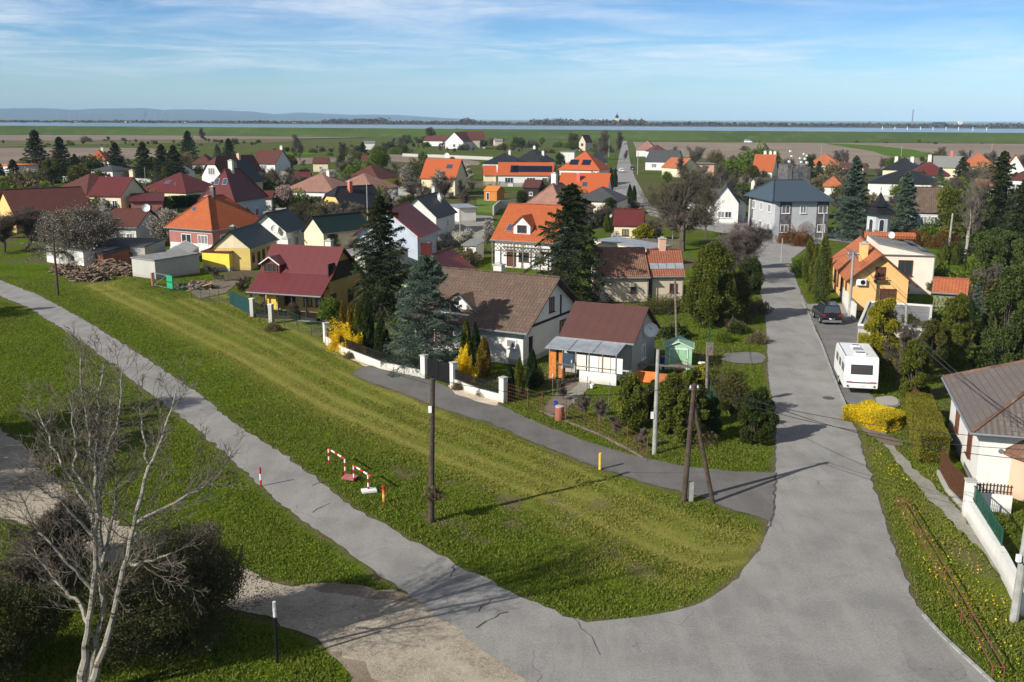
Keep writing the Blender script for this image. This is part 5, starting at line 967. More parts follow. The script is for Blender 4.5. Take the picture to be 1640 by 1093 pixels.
leafy('thuja_tree', 1462, 640, 546, 62, M_THU, 'fresh green leafy thuja right behind the caravan', 27, 36000, lsize=.13, clumps=40, trunk=.02, up_=.6, shape='full')
leafy('juniper_bush', 1210, 708, 626, 74, M_DGR, 'dark spreading juniper bush at the left edge of the road', 28, 44000, lsize=.12, clumps=40, trunk=.0, up_=.5, shape='full', cat='bush')
leafy('juniper_bush', 1172, 668, 590, 60, M_OLV, 'twiggy olive shrub behind the dark spreading juniper', 29, 12000, lsize=.11, clumps=30, trunk=.02, cat='bush')
leafy('evergreen_shrub', 1106, 708, 590, 66, M_THU, 'tall yellow-tipped evergreen shrub directly behind the timber A-shaped pole', 30, 36000, lsize=.13, clumps=40, trunk=.03, up_=.7, shape='full', cat='shrub')
leafy('evergreen_shrub', 1070, 694, 604, 54, M_THU, 'ragged green shrub just right of the concrete pole in the garden', 31, 22000, lsize=.13, clumps=34, trunk=.06, shape='full', cat='shrub')
leafy('evergreen_shrub', 1010, 684, 602, 50, M_THU, 'ragged green shrub to the left of the concrete pole in the garden', 32, 22000, lsize=.13, clumps=30, trunk=.08, shape='full', cat='shrub')
leafy('ivy_tree', 1116, 640, 586, 52, M_YG, 'yellowish ivy head above the evergreen shrub at the garden corner', 33, 7000, lsize=.17, clumps=18, trunk=.35, cat='shrub')
leafy('willow_tree', 1030, 398, 360, 36, M_YG, 'small lime green tree behind the apricot garden wall', 34, 9000, lsize=.22, clumps=20, trunk=.1)
leafy('golden_shrub', 1408, 600, 480, 76, M_YG, 'large golden-green conifer shrub above the parking strip', 35, 40000, lsize=.15, clumps=50, trunk=.03, up_=.4, shape='full', cat='shrub')
leafy('evergreen_shrub', 1460, 566, 503, 50, M_OLV, 'greenish shrub to the right of the golden conifer shrub', 36, 12000, lsize=.13, clumps=26, trunk=.1, cat='shrub')
leafy('green_shrub', 571, 468+8, 436, 40, M_GRN, 'fresh lime green shrub beside the tall spruce and the cottage', 37, 9000, lsize=.13, clumps=20, trunk=.05, cat='shrub')
leafy('round_shrub', 532, 520, 475, 46, M_GRN, 'rounded olive green shrub at the corner behind the forsythia', 38, 16000, lsize=.11, clumps=30, trunk=.02, cat='shrub')
leafy('evergreen_shrub', 1046, 668, 612, 40, M_OLV, 'olive shrub behind the concrete pole in the garden', 131, 12000, lsize=.12, clumps=24, trunk=.03, cat='shrub', shape='full'); leafy('evergreen_shrub', 1088, 662, 600, 40, M_THU, 'green shrub between the orange panels and the ivy head', 132, 14000, lsize=.12, clumps=24, trunk=.03, cat='shrub', shape='full')
leafy('evergreen_shrub', 1138, 700, 640, 36, M_DGR, 'dark shrub filling the gap between ivy shrub and spreading juniper', 133, 12000, lsize=.12, clumps=24, trunk=.0, cat='shrub', shape='full')
leafy('evergreen_shrub', 1180, 508, 436, 52, M_OLV, 'olive shrub in the shade between the bushy thuja and the road', 134, 22000, lsize=.15, clumps=34, trunk=.02, cat='shrub', shape='full'); leafy('evergreen_shrub', 1200, 470, 416, 44, M_DGR, 'dark shrub under the reddish bare tree at the road edge', 135, 20000, lsize=.15, clumps=30, trunk=.02, cat='shrub', shape='full')
# columns: (u, vb, vt, widthpx, mat, label, seed)
def column(u, vb, vt, wpx, mat, label, seed, name='thuja_column', n=9000, ls=.13, top=.45, group=None):
    b_ = G(u, vb); return put(t_column(name, seed, topz(b_, vt), wpx/2/F*b_.y, mat, n=n, lsize=ls, top=top), u, vb, label, 'thuja', group)
for a in ((747, 596, 510, 19, M_THU, 'slim pointed thuja beside the golden one in front of the white wall'), (762, 596, 516, 16, M_DTH, 'dark thuja pressed between the slim and the golden thuja'), (775, 601, 540, 23, M_GOLD, 'golden brown egg-shaped thuja before the white wall'), (551, 548, 482, 15, M_GOLD, 'reddish brown narrow thuja at the left end of the thuja row'), (563, 552, 486, 17, M_GOLD, 'tawny thuja second from the left in the thuja row'),
          (575, 556, 485, 21, M_THU, 'green thuja in the middle of the thuja row'), (590, 562, 488, 22, M_DTH, 'dark green thuja at the right end of the thuja row'), (612, 570, 510, 26, M_DTH, 'blackish loose evergreen between the thuja row and the blue spruce'), (832, 630, 574, 16, M_THU, 'small thuja left of the white gatepost corner by the workshop garden'), (816, 640, 584, 18, M_DTH, 'low dark thuja against the white gatepost'), (852, 622, 560, 20, M_DTH, 'dark thuja by the right corner of the white wall'),
          (1294, 452, 378, 19, M_THU, 'left one of the two tall columns beside the bend of the road'), (1315, 484, 376, 30, M_THU, 'broader tall column nearest to the apricot house'), (1304, 470, 390, 20, M_THU, 'thuja column squeezed between its two taller neighbours by the road'), (1008, 327, 295, 9, M_DTH, 'left of the pair of dark columns beside the long street'), (1015, 328, 297, 9, M_DTH, 'right of the pair of dark columns beside the long street'), (957, 337, 302, 24, M_THU, 'wide egg-shaped thuja before the beige bungalow'),
          (972, 372, 339, 10, M_THU, 'leftmost of the five trimmed thujas by the plum shed'), (982, 373, 341, 9, M_DTH, 'second of the five trimmed thujas by the plum shed'), (991, 374, 353, 10, M_THU, 'third of the five trimmed thujas by the plum shed'), (1000, 374, 355, 8, M_DTH, 'fourth of the five trimmed thujas by the plum shed'), (1008, 375, 354, 9, M_THU, 'fifth of the five trimmed thujas by the plum shed'),
          (978, 303, 268, 9, M_DTH, 'dark column left of the long street near the bright orange roof'), (985, 300, 270, 8, M_DTH, 'dark column touching the kerb of the long street'), (1482, 600, 545, 18, M_DTH, 'slim dark evergreen on the slope behind the fresh green thuja'), (1512, 424, 392, 12, M_THU, 'trimmed column left of the pair in the park'), (1528, 424, 393, 14, M_THU, 'trimmed column right of the pair in the park'), (1498, 566, 515, 17, M_THU, 'green column by the corner of the flat garage'), (1550, 545, 480, 22, M_DTH, 'dark evergreen column right of the flat garage')):
    column(*a, seed=int(a[0]) % 97)
# bushes
def bush(u, v, r, h, mat, label, seed, name='bush', cat='bush', **k): return put(t_bush(name, seed, r, h, mat, **k), u, v, label, cat, rz=seed)
bush(743, 612, .75, 2.1, M_YEL, 'blazing yellow forsythia beside the dark gate', 41, 'forsythia', n=9000, lsize=.10, rough=.3)
bush(545, 560, 1.0, 1.9, M_YEL, 'tall yellow forsythia at the corner of the white fence wall', 42, 'forsythia', n=8000, lsize=.10, rough=.4)
bush(566, 566, .9, 1.4, M_YEL, 'lower yellow forsythia under the thuja row', 43, 'forsythia', n=6000, lsize=.10, rough=.4)
for u, v, l in ((733, 624, 'brown clipped ball bush left of the forsythia on the pebbles'), (772, 634, 'brown clipped ball bush right of the forsythia on the pebbles'), (560, 574, 'small dry ball bush below the yellow forsythia')): bush(u, v, .45, .5, M_DRY, l, u, 'ball_bush', n=2500, lsize=.06)
bush(1282, 437, 1.3, 2.0, M_GRN, 'rounded green box bush at the bend of the road', 44, n=6000, lsize=.13)
for u, v, r_, h_, l in ((1265, 390, 1.9, 2.3, 'rust brown round shrub in front of the grey house'), (1285, 394, 1.6, 2.0, 'second rust brown shrub beside the round one at the crossroads'), (1510, 398, 2.4, 2.6, 'wide rust coloured shrub behind the cream box house'), (1468, 394, 1.6, 2.2, 'small rust shrub between spruce and cream box house')): bush(u, v, r_, h_, M_BRN, l, u, n=6000, lsize=.14)
bush(1290, 388, 1.9, 3.2, M_BUD, 'bare globe-shaped shrub against the grey house wall', 47, n=5000, lsize=.10, rough=.05)
bush(855, 616, .9, 1.3, M_DGR, 'dark evergreen bush at the foot of the white side wall', 48, n=5000, lsize=.09); bush(925, 430, 1.6, 1.9, M_DGR, 'green climbing bush against the old barn wall', 49, n=5000, lsize=.13)
bush(988, 456, 1.5, 2.3, M_DGR, 'dark ivy bush leaning on the old barn wall', 50, n=6000, lsize=.13); bush(1182, 528, .8, .7, M_DRY, 'straw coloured tussock in the shade of the road verge', 51, n=1500, lsize=.14); bush(1116, 708, 1.2, .9, M_DRY, 'heap of dry twigs at the base of the propped pole', 52, n=1600, lsize=.1)
bush(1080, 540, 1.2, 1.0, M_DGR, 'spiky yucca-like clump under the thuja tree', 53, n=2500, lsize=.3); bush(1060, 500, 3.4, 1.5, M_OLV, 'long low hedge of dull green behind the workshop', 54, n=9000, lsize=.12, sq=(1.2, .4)); bush(1140, 618, 1.3, 2.0, M_OLV, 'thin wispy shrub on the verge beside the driveway', 55, n=1400, lsize=.1)
# bare and flowering trees
def birch():
    o = empty('birch_tree', G(136, 1112), 0, 'tall bare silver birch with several stems in the left foreground', 'tree'); B0 = o.location.copy(); rng = np.random.default_rng(61); big = []; fine = []
    stems = [([(131, 1105), (139, 1010), (152, 935), (154, 823), (152, 742), (134, 661), (129, 570)], .10, 0), ([(138, 1105), (162, 995), (164, 894), (157, 803), (167, 737), (190, 666), (197, 592)], .095, .5), ([(144, 1105), (177, 1005), (197, 914), (218, 823), (238, 752), (263, 687), (283, 625)], .095, -.4),
             ([(151, 860), (149, 830), (121, 778), (81, 712), (60, 655)], .07, .6), ([(150, 800), (121, 750), (121, 707), (112, 640)], .05, -.6), ([(154, 760), (157, 700), (158, 640), (166, 585)], .06, .2), ([(142, 1000), (120, 960), (85, 930), (55, 880)], .07, .9), ([(200, 905), (235, 900), (275, 885)], .05, -.5), ([(216, 840), (260, 815), (305, 790), (345, 775)], .06, .3), ([(163, 880), (130, 840), (95, 800), (70, 790)], .05, -.9), ([(164, 900), (180, 840), (185, 780), (184, 720)], .05, 1.0), ([(236, 760), (232, 700), (222, 650)], .04, .5), ([(150, 950), (110, 900), (60, 850), (30, 790)], .05, -.3)]
    for px, r0, dy in stems:
        pts = []
        for i, (u, v) in enumerate(px): d = ray(u, v); D_ = B0.y+dy*i*.45+rng.normal(0, .05); k = D_/d.y; pts.append(np.array([d.x*k-B0.x, D_-B0.y, HC+d.z*k]))
        q = []
        for a, b in zip(pts[:-1], pts[1:]):
            for j in range(4): q.append(a+(b-a)*j/4+rng.normal(0, .035, 3)*(len(q) > 0))
        q.append(pts[-1]); n = len(q)
        for i in range(n-1):
            ra, rb = r0*(1-i/n)**.8+.010+.05*max(0, 1-i/4)*(r0 > .09), r0*(1-(i+1)/n)**.8+.010+.05*max(0, 1-(i+1)/4)*(r0 > .09); big.append((*q[i], *q[i+1], ra, rb))
            f = i/n
            if i > (4 if r0 > .09 else 0):
                for _ in range(2 if r0 > .09 else 2):
                    if rng.random() < .58:
                        d = (q[i+1]-q[i]); d /= np.linalg.norm(d); a = rng.normal(0, 1, 3); a -= a@d*d; a /= np.linalg.norm(a); s_ = rng.uniform(.5, 1.0); sg = []
                        grow(rng, q[i], d*math.cos(s_)+a*math.sin(s_), rng.uniform(.8, 1.9)*(1.2-.5*f), .018, 2, 4, (0, 0, 1, 2), sg, [], .10, .16, .7, .62); fine += [t_[:8] for t_ in sg]
    m = npmesh('trunk', twigs(np.array(big), 7), 4, M_BIRCH, o); npmesh('twigs', twigs(np.array(fine), 3), 4, M_TWGR, o)
birch()
def bare(u, vb, vt, label, seed, name='bare_tree', wide_=1.0, **k): b_ = G(u, vb); return put(t_bare(name, seed, topz(b_, vt), **k), u, vb, label, rz=seed-(1.9 if seed == 62 else 0), s=wide_, sz=1.0)
bare(1092, 402, 266, 'huge spreading bare tree right of the long street', 62, nch=(3, 3, 3, 2), spread=.8, r=.5, lean=.05, mc=M_TWIG, leaf=M_OLV, nleaf=14000, lsize=.14, leafnm='catkins', upw=.06)
bare(1132, 380, 290, 'second bare tree to the right of the huge spreading one', 63, nch=(2, 3, 3, 2), spread=.85, leaf=M_OLV, nleaf=4000, lsize=.14, leafnm='catkins')
bare(1172, 450, 352, 'reddish bare tree hanging over the shaded road', 64, nch=(3, 3, 3, 2), spread=.9, mc=M_TWGR, leaf=M_BUD, nleaf=9000, lsize=.09, leafnm='buds', upw=.03)
bare(1190, 430, 372, 'slender pale twiggy tree next to the reddish one by the road', 65, nch=(2, 3, 3, 2), mc=M_TWGR, stems=2)
bare(1546, 420, 262, 'white trunked birch reaching above the right conifers', 66, name='birch_tree', mt=M_BIRCH, mc=M_TWGR, upw=.2, spread=.55, nch=(1, 2, 3, 2))
bare(1434, 620, 512, 'small bare fruit tree between the caravan and the golden shrub', 67, nch=(2, 2, 3, 2), leaf=M_OLV, nleaf=900, lsize=.09, leafnm='buds')
bare(118, 424, 318, 'wide tree with pale blossom standing in front of the white garage', 68, name='blossom_tree', stems=3, nch=(2, 2, 3, 2), spread=.9, ratio=.66, leaf=M_WHT, nleaf=11000, lsize=.10, upw=.0, wide_=1.25)
bare(243, 396, 333, 'rounded tree with white blossom left of the orange pyramid roof', 69, name='blossom_tree', nch=(3, 3, 3, 2), leaf=M_WHT, nleaf=10000, lsize=.12, wide_=1.2)
bare(450, 336, 296, 'pinkish white blossom tree in front of the salmon hipped roofs', 70, name='blossom_tree', nch=(3, 3, 2, 2), leaf=M_PNK, nleaf=9000, lsize=.17, spread=.9, wide_=1.35)
bare(583, 346, 304, 'wide pale pink blossom tree left of the tall spruce top', 71, name='blossom_tree', nch=(3, 3, 2, 2), leaf=M_PNK, nleaf=9000, lsize=.17, spread=.95, wide_=1.4)
bare(720, 408, 366, 'creamy blossoming bush-tree behind the salmon chimney', 72, name='blossom_tree', nch=(3, 3, 3, 2), leaf=M_WHT, nleaf=12000, lsize=.11, spread=.95, wide_=1.5)
bare(776, 400, 352, 'sparse blossoming tree between the white annex and the lattice balcony', 73, name='blossom_tree', nch=(2, 3, 3, 2), leaf=M_WHT, nleaf=3500, lsize=.11)
bare(652, 312, 262, 'pale twiggy blossom tree left of the orange roof with dish', 74, name='blossom_tree', nch=(3, 3, 3, 2), leaf=M_WHT, nleaf=6000, lsize=.15)
bare(700, 318, 268, 'twiggy blossom tree standing before the orange roof with dish', 75, name='blossom_tree', nch=(3, 3, 3, 2), leaf=M_WHT, nleaf=5000, lsize=.15)
bare(492, 392, 322, 'dense grey-green willow full of thin twigs behind the cottage', 76, name='willow_tree', nch=(3, 3, 3, 2), leaf=M_OLV, nleaf=9000, lsize=.12, leafnm='catkins', spread=.8)
bare(40, 402, 330, 'brown bare fruit tree near the left edge behind the grass', 77, nch=(2, 3, 3, 2), wide_=1.7, leaf=M_BUD, nleaf=2500, leafnm='buds'); bare(6, 404, 336, 'bare fruit tree cut by the left edge of the photo', 78, nch=(2, 3, 3, 2), wide_=1.7, leaf=M_BUD, nleaf=2500, leafnm='buds'); bare(76, 396, 346, 'low bare fruit tree between the left edge and the wide blossom tree', 79, nch=(2, 3, 3, 2), wide_=1.7, leaf=M_BUD, nleaf=2500, leafnm='buds')
bare(62, 300, 268, 'small white blossom tree under the left spruces', 80, name='blossom_tree', nch=(2, 3, 2, 2), leaf=M_WHT, nleaf=4000, lsize=.2)
bare(1040, 470, 436, 'small bare fruit tree in front of the warm red-brown roof', 81, nch=(2, 2, 3, 2)); bare(425, 505, 478, 'little bare fruit tree in the cottage garden', 82, nch=(2, 2, 3, 2)); bare(476, 520, 483, 'budding fruit tree on the paved cottage garden', 83, nch=(2, 2, 3, 2), leaf=M_OLV, nleaf=900, lsize=.08, leafnm='buds')
bare(386, 470, 440, 'little bare fruit tree on the lawn before the lemon yellow extension', 84, nch=(2, 2, 3, 2)); bare(600, 482, 446, 'thin bare sapling below the tall spruce', 85, nch=(1, 2, 3, 2)); bare(1585, 480, 420, 'tangle of bare upright rods behind the orange garage roof', 86, name='bare_shrub', stems=6, nch=(1, 2, 2, 2), upw=.2, spread=.4, mc=M_TWGR)
bare(1560, 462, 430, 'second tangle of bare rods left of the upright one', 87, name='bare_shrub', stems=6, nch=(1, 2, 2, 2), upw=.2, spread=.5, mc=M_TWGR); bare(1460, 470, 452, 'low leafless shrub in front of the cream box house', 88, name='bare_shrub', stems=5, nch=(1, 2, 3, 2), spread=.6)
bare(985, 392, 372, 'small white blossom shrub before the apricot garden wall', 89, name='blossom_tree', leaf=M_WHT, nleaf=2500, lsize=.15)
# left foreground thicket
put(t_leafy('thicket_bush', 91, 4.5, 3.3, M_THK, n=80000, lsize=.07, clumps=70, trunk=.0), loc=G(272, 1046), label='dark tangled evergreen thicket right of the foreground birch', cat='bush')
put(t_bare('thicket_shrub', 92, 4.4, 4, (2, 2, 2, 2), stems=5, spread=.7, upw=.1, mc=M_BARK, leaf=M_DRY, nleaf=6000, lsize=.06, leafnm='dead_leaves'), loc=G(300, 1010), label='bare twiggy shrub growing out of the dark thicket', cat='shrub')
put(t_leafy('thicket_bush', 93, 3.2, 2.3, M_THK, n=40000, lsize=.075, clumps=40, trunk=.0), loc=G(20, 1075), label='dark bush in the bottom left corner', cat='bush')
put(t_bare('thicket_shrub', 94, 3.8, 4, (2, 2, 2, 2), stems=5, spread=.7, mc=M_TWIG, leaf=M_DRY, nleaf=4000, lsize=.06, leafnm='dead_leaves'), loc=G(60, 980), label='brown twiggy shrub by the shaded gravel track', cat='shrub')
put(t_bare('thicket_shrub', 95, 3.2, 4, (2, 2, 2, 2), stems=4, spread=.8, leaf=M_DRY, nleaf=1500, lsize=.06, leafnm='dead_leaves'), loc=G(95, 905), label='low brown shrub between the gravel track and the birch', cat='shrub')
put(t_bare('bare_tree', 96, 9.5, 4, (2, 3, 3, 2), spread=.8), loc=(-26.5, 34, 0), label='bare tree outside the left edge, only its branches and shade reach in', rz=1)
put(t_bare('bare_tree', 97, 8.5, 4, (2, 3, 3, 2), spread=.8), loc=(-34.5, 44.5, 0), label='second bare tree outside the left edge shading the bank', rz=3)
put(t_bare('bare_tree', 99, 9, 4, (2, 3, 3, 2), spread=.8), loc=(-38.5, 50, 0), label='third bare tree outside the left edge beyond the gravel track')
put(t_leafy('evergreen_tree', 100, 11, 3.4, M_DGR, n=34000, lsize=.16, clumps=44, trunk=.08), loc=(-35.5, 54.3, 0), label='dense evergreen outside the left edge whose shade falls on the path')
put(t_leafy('evergreen_tree', 102, 9, 3.0, M_DGR, n=24000, lsize=.16, clumps=40, trunk=.08), loc=(-33, 49, 0), label='evergreen outside the left edge shading the bank beside the track')
put(t_leafy('evergreen_tree', 103, 11, 3.4, M_DGR, n=24000, lsize=.18, clumps=40, trunk=.08), loc=(-61, 88, 0), label='far evergreen outside the left edge beside the path')
put(t_leafy('evergreen_tree', 104, 7, 2.6, M_DGR, n=16000, lsize=.14, clumps=40, trunk=.08), loc=(-17.5, 22.5, 0), label='evergreen below the lower left corner shading the foreground grass')
put(t_leafy('evergreen_tree', 98, 7.5, 2.6, M_DGR, n=20000, lsize=.12, clumps=36, trunk=.1), loc=(-23.5, 26.5, 0), label='evergreen outside the lower left edge shading the gravel track')
# hedges
for u_, vb_, vt_, l_, s_ in ((935, 668, 628, 'bare sapling at the left end of the untidy garden', 141), (962, 676, 636, 'second bare sapling in the untidy garden', 142), (985, 700, 664, 'bare sapling close to the wire fence', 143), (1030, 716, 684, 'low bare sapling in front of the ragged shrubs', 144), (905, 640, 606, 'thin leafless bush beside the garden path', 145), (1150, 640, 600, 'leafless bush by the green boundary fence', 146), (498, 500, 462, 'bare tree beside the cottage porch', 147), (345, 452, 424, 'bare tree on the lawn left of the cottage', 148)): bare(u_, vb_, vt_, l_, s_, nch=(2, 2, 2, 2), name='bare_sapling', mc=M_TWGR)
def hedge(u0, v0, u1, v1, wd, h, mat, label, n=26000, ls=.09, name='hedge', rnd=.12):
    a, b_ = G(u0, v0), G(u1, v1); d = b_-a; L = d.length; rng = np.random.default_rng(int(u0)); o = empty(name, (a+b_)/2, math.atan2(d.y, d.x), label, 'hedge'); q = rng.random(n); x = rng.uniform(-L/2, L/2, n); y = rng.uniform(-wd/2, wd/2, n); z = rng.uniform(0, h, n); D = np.zeros((n, 3))
    ar = np.array([L*wd, L*h, L*h, wd*h, wd*h]); c = rng.choice(5, n, p=ar/ar.sum()); z[c == 0] = h; y[c == 1] = -wd/2; y[c == 2] = wd/2; x[c == 3] = -L/2; x[c == 4] = L/2
    nrm = np.array([(0, 0, 1.), (0, -1, 0), (0, 1, 0), (-1, 0, 0), (1, 0, 0)])[c]; off = rnd*(np.sin(x*2.3)*.4+np.sin(y*3+x)*.3+np.sin(z*4+x*1.7)*.3)+rng.normal(0, .04, n); C = np.stack([x, y, z], 1)+nrm*off[:, None]
    npmesh('foliage', leaves(rng, C, nrm+[[0, 0, .6]], ls, ls*.6, .8), 4, mat, o, np.clip(.5+.25*np.sin(x*1.3+z*3)+rng.normal(0, .25, n), 0, 1)); cb = MB(); cb.box((0, 0, h*.46), (L-.25, wd-.25, h*.92)); cb.build('core', M_DTH, o); return o
hedge(1468, 668, 1494, 742, 1.5, 1.55, M_OLH, 'long clipped olive green hedge along the footpath by the bungalow', 60000)
hedge(1371, 668, 1438, 688, 2.5, .8, M_FMX, 'clipped bed of golden yellow forsythia beside the road', 44000, .09, 'forsythia_hedge', .2)
hedge(1380, 575, 1390, 612, .7, 2.1, M_YG, 'bright yellow-green hedge bordering the dark gravel parking', 16000)
hedge(262, 334, 322, 331, 1.4, 2.4, M_DTH, 'dark tall hedge below the dark red roofs at the left', 8000, .25)
# middle and far trees copied from a few builds
protos = {'con': [t_conifer('spruce_tree', 201+i, 10, 3.1, M_SPR, n=12000, lsize=.34, ragged=.35, power=.7) for i in range(3)], 'bsp': [t_conifer('spruce_tree', 206, 10, 3.0, M_BSP, n=12000, lsize=.34, power=.7)],
          'bare': [t_bare('bare_tree', 211+i, 8, 4, (2, 3, 3, 2), mc=M_TWIG) for i in range(3)], 'blos': [t_bare('blossom_tree', 216, 6, 4, (2, 3, 2, 2), leaf=M_WHT, nleaf=3500, lsize=.22)], 'leaf': [t_leafy('leafy_tree', 221+i, 7, 2.6, mt_, n=7000, lsize=.3) for i, mt_ in enumerate((M_OLV, M_GRN, M_DGR))],
          'bushy': [t_bush('bush', 231+i, 1.6, 1.8, mt_, n=2200, lsize=.22) for i, mt_ in enumerate((M_OLV, M_DGR, M_DRY, M_GRN))], 'tw': [t_bare('bare_shrub', 241+i, 3.4, 3, (2, 3, 3), stems=4, spread=.7, mc=M_TWGR, leaf=M_DRY, nleaf=500, lsize=.12, leafnm='buds') for i in range(2)]}
PH = {'con': 10, 'bsp': 10, 'bare': 8, 'blos': 6, 'leaf': 7, 'bushy': 1.8, 'tw': 3.4}; used_ = set(); rc = random.Random(9)
def far_tree(kind, u, vb, vt, label, group=None, var=None, wide=1.0):
    L_ = protos[kind]; i = rc.randrange(len(L_)) if var is None else var; src = L_[i]
    if (kind, i) in used_: o = copy_tree(src)
    else: used_.add((kind, i)); o = src
    b_ = G(u, vb); s = topz(b_, vt)/PH[kind]; o.location = (b_.x, b_.y, 0); o.rotation_euler = (0, 0, rc.random()*6.28); wide *= 1.45 if kind in ('con', 'bsp') else 1.0; o.scale = (s*wide, s*wide, s)
    if 'group' in o: del o['group']
    tag(o, label, 'bush' if kind in ('bushy', 'tw') else 'tree', group); return o
for a in (('con', 61, 283, 209, 'tall pointed spruce, first from the left above the dark roofs'), ('con', 100, 286, 220, 'broad dark spruce, second from the left'), ('con', 122, 283, 247, 'shorter dark conifer touching the broad second spruce'), ('con', 188, 290, 229, 'dark spruce in front of the low white bungalow'), ('con', 232, 292, 228, 'dense dark spruce right of the low white bungalow'), ('con', 262, 296, 232, 'dark spruce with two tips left of the clipped gable house'), ('con', 281, 298, 233, 'dark spruce beside the two-tipped one'), ('con', 303, 262, 210, 'slim dark spruce standing alone against the fields'),
          ('con', 368, 268, 222, 'rounded dark spruce above the clipped gable house'), ('bsp', 349, 262, 231, 'bluish little spruce left of the rounded dark one'), ('con', 157, 330, 287, 'thin dark spruce before the cream house'), ('con', 582, 262, 228, 'dark slim spruce in the grove behind the yellow bungalow'), ('con', 590, 274, 246, 'dark broad conifer below the slim one in the grove'), ('con', 25, 312, 256, 'dark layered conifer near the left edge'), ('con', 3, 300, 262, 'dark conifer cut by the left edge'), ('con', 1214, 262, 238, 'small twin-tipped conifer behind the orange roof with three chimneys'), ('con', 1228, 263, 239, 'small dark conifer right of the twin-tipped one'),
          ('con', 858, 247, 231, 'dark pointed conifer beside the black roofed bungalows'), ('con', 1296, 292, 252, 'green conifer to the right of the antenna tower'), ('con', 1310, 290, 258, 'second green conifer to the right of the antenna tower'), ('con', 1538, 300, 252, 'conifer top between the rust-orange roof and the birch'), ('bsp', 1504, 300, 268, 'small grey conifer before the black hall'), ('con', 650, 400, 372, 'dark low conifer between the blue house and the tall spruce'),
          ('leaf', 86, 296, 252, 'olive budding tree below the broad spruce at the left', None, 0), ('leaf', 610, 284, 240, 'yellow-green tree in the grove behind the yellow bungalow', None, 1), ('leaf', 550, 268, 245, 'dark leafy tree at the edge of the brown field', None, 2), ('leaf', 835, 336, 305, 'small dark thuja-like tree left of the pink-brown pyramid roof', None, 2), ('leaf', 785, 320, 296, 'green tree beside the orange timber cabin', None, 2), ('leaf', 1068, 300, 275, 'yellow-green tree over the fence right of the long street', None, 1),
          ('leaf', 1205, 296, 262, 'round green tree left of the orange roof with three chimneys', None, 0), ('leaf', 1245, 284, 262, 'olive tree between orange roof and antenna tower', None, 0), ('leaf', 917, 238, 212, 'pale budding tree below the dike near the white shed', None, 0), ('leaf', 690, 228, 203, 'pale budding tree beside the farm', None, 0), ('leaf', 733, 220, 206, 'yellow willow behind the farm gable', None, 1), ('bare', 330, 228, 204, 'single bare tree on the field before the dike'), ('bare', 972, 262, 206, 'tall bare tree by the left kerb of the long street', None, 0, .6), ('bare', 985, 250, 208, 'bare tree in the street row nearest the kerb', None, 0, .6),
          ('bare', 960, 256, 214, 'bare tree in the street row farther from the kerb'), ('bare', 545, 262, 226, 'slim bare tree left of the grove'), ('bare', 480, 258, 214, 'thin bare tree at the edge of the bright green field'), ('bare', 1000, 258, 240, 'little bare tree right of the long street'), ('bare', 432, 300, 268, 'bare tree before the white two-storey house'), ('bare', 1150, 300, 262, 'bare tree by the salmon block'), ('bare', 1100, 290, 250, 'bare tree left of the salmon block'), ('bare', 1165, 330, 280, 'bare tree just behind the white gabled house'), ('bare', 1225, 340, 285, 'thin bare tree at the left of the grey house'),
          ('bare', 705, 304, 270, 'bare tree right of the orange roof with dish'), ('bare', 746, 320, 286, 'bare tree by the paved yard'), ('bare', 640, 298, 264, 'twiggy bare tree near the pale blossom tree'), ('blos', 480, 300, 280, 'white blossom behind the salmon hipped roofs'), ('blos', 466, 288, 268, 'small blossom tree near the parked cars'), ('blos', 560, 316, 298, 'blossom tree beside the black clipped gable cottage'), ('blos', 745, 290, 262, 'blossom tree beside the orange solar roof'), ('blos', 398, 300, 282, 'blossom tree right of the maroon pyramid roof'), ('leaf', 530, 410, 372, 'olive shrubby tree right of the willow', None, 0),
          ('leaf', 466, 398, 356, 'thin olive tree between the willow and the white gable', None, 0), ('bare', 560, 430, 384, 'bare tree before the grey flat roof')):
    far_tree(*a)
for u, vb, vt in ((460, 246, 236), (440, 245, 238), (452, 244, 235), (470, 246, 237)): far_tree('leaf', u, vb, vt, 'round bush in the clump on the bright green field', 'bush clump on the field', 2, 1.4)
KIND = {('con', 0): 'dark spruce', ('con', 1): 'dark spruce', ('con', 2): 'dark spruce', ('bare', 0): 'bare tree', ('bare', 1): 'spreading bare tree', ('bare', 2): 'twiggy bare tree', ('blos', 0): 'blossoming tree', ('leaf', 0): 'olive budding tree', ('leaf', 1): 'fresh green tree', ('leaf', 2): 'dark leafy tree', ('bushy', 0): 'olive bush', ('bushy', 1): 'dark green bush', ('bushy', 2): 'dry brown bush', ('bushy', 3): 'fresh green bush', ('tw', 0): 'leafless shrub', ('tw', 1): 'twiggy leafless shrub'}
HL = [(o.location.copy(), o['label']) for o in bpy.data.objects if o.parent is None and o.get('category') == 'house']; LBL = {}
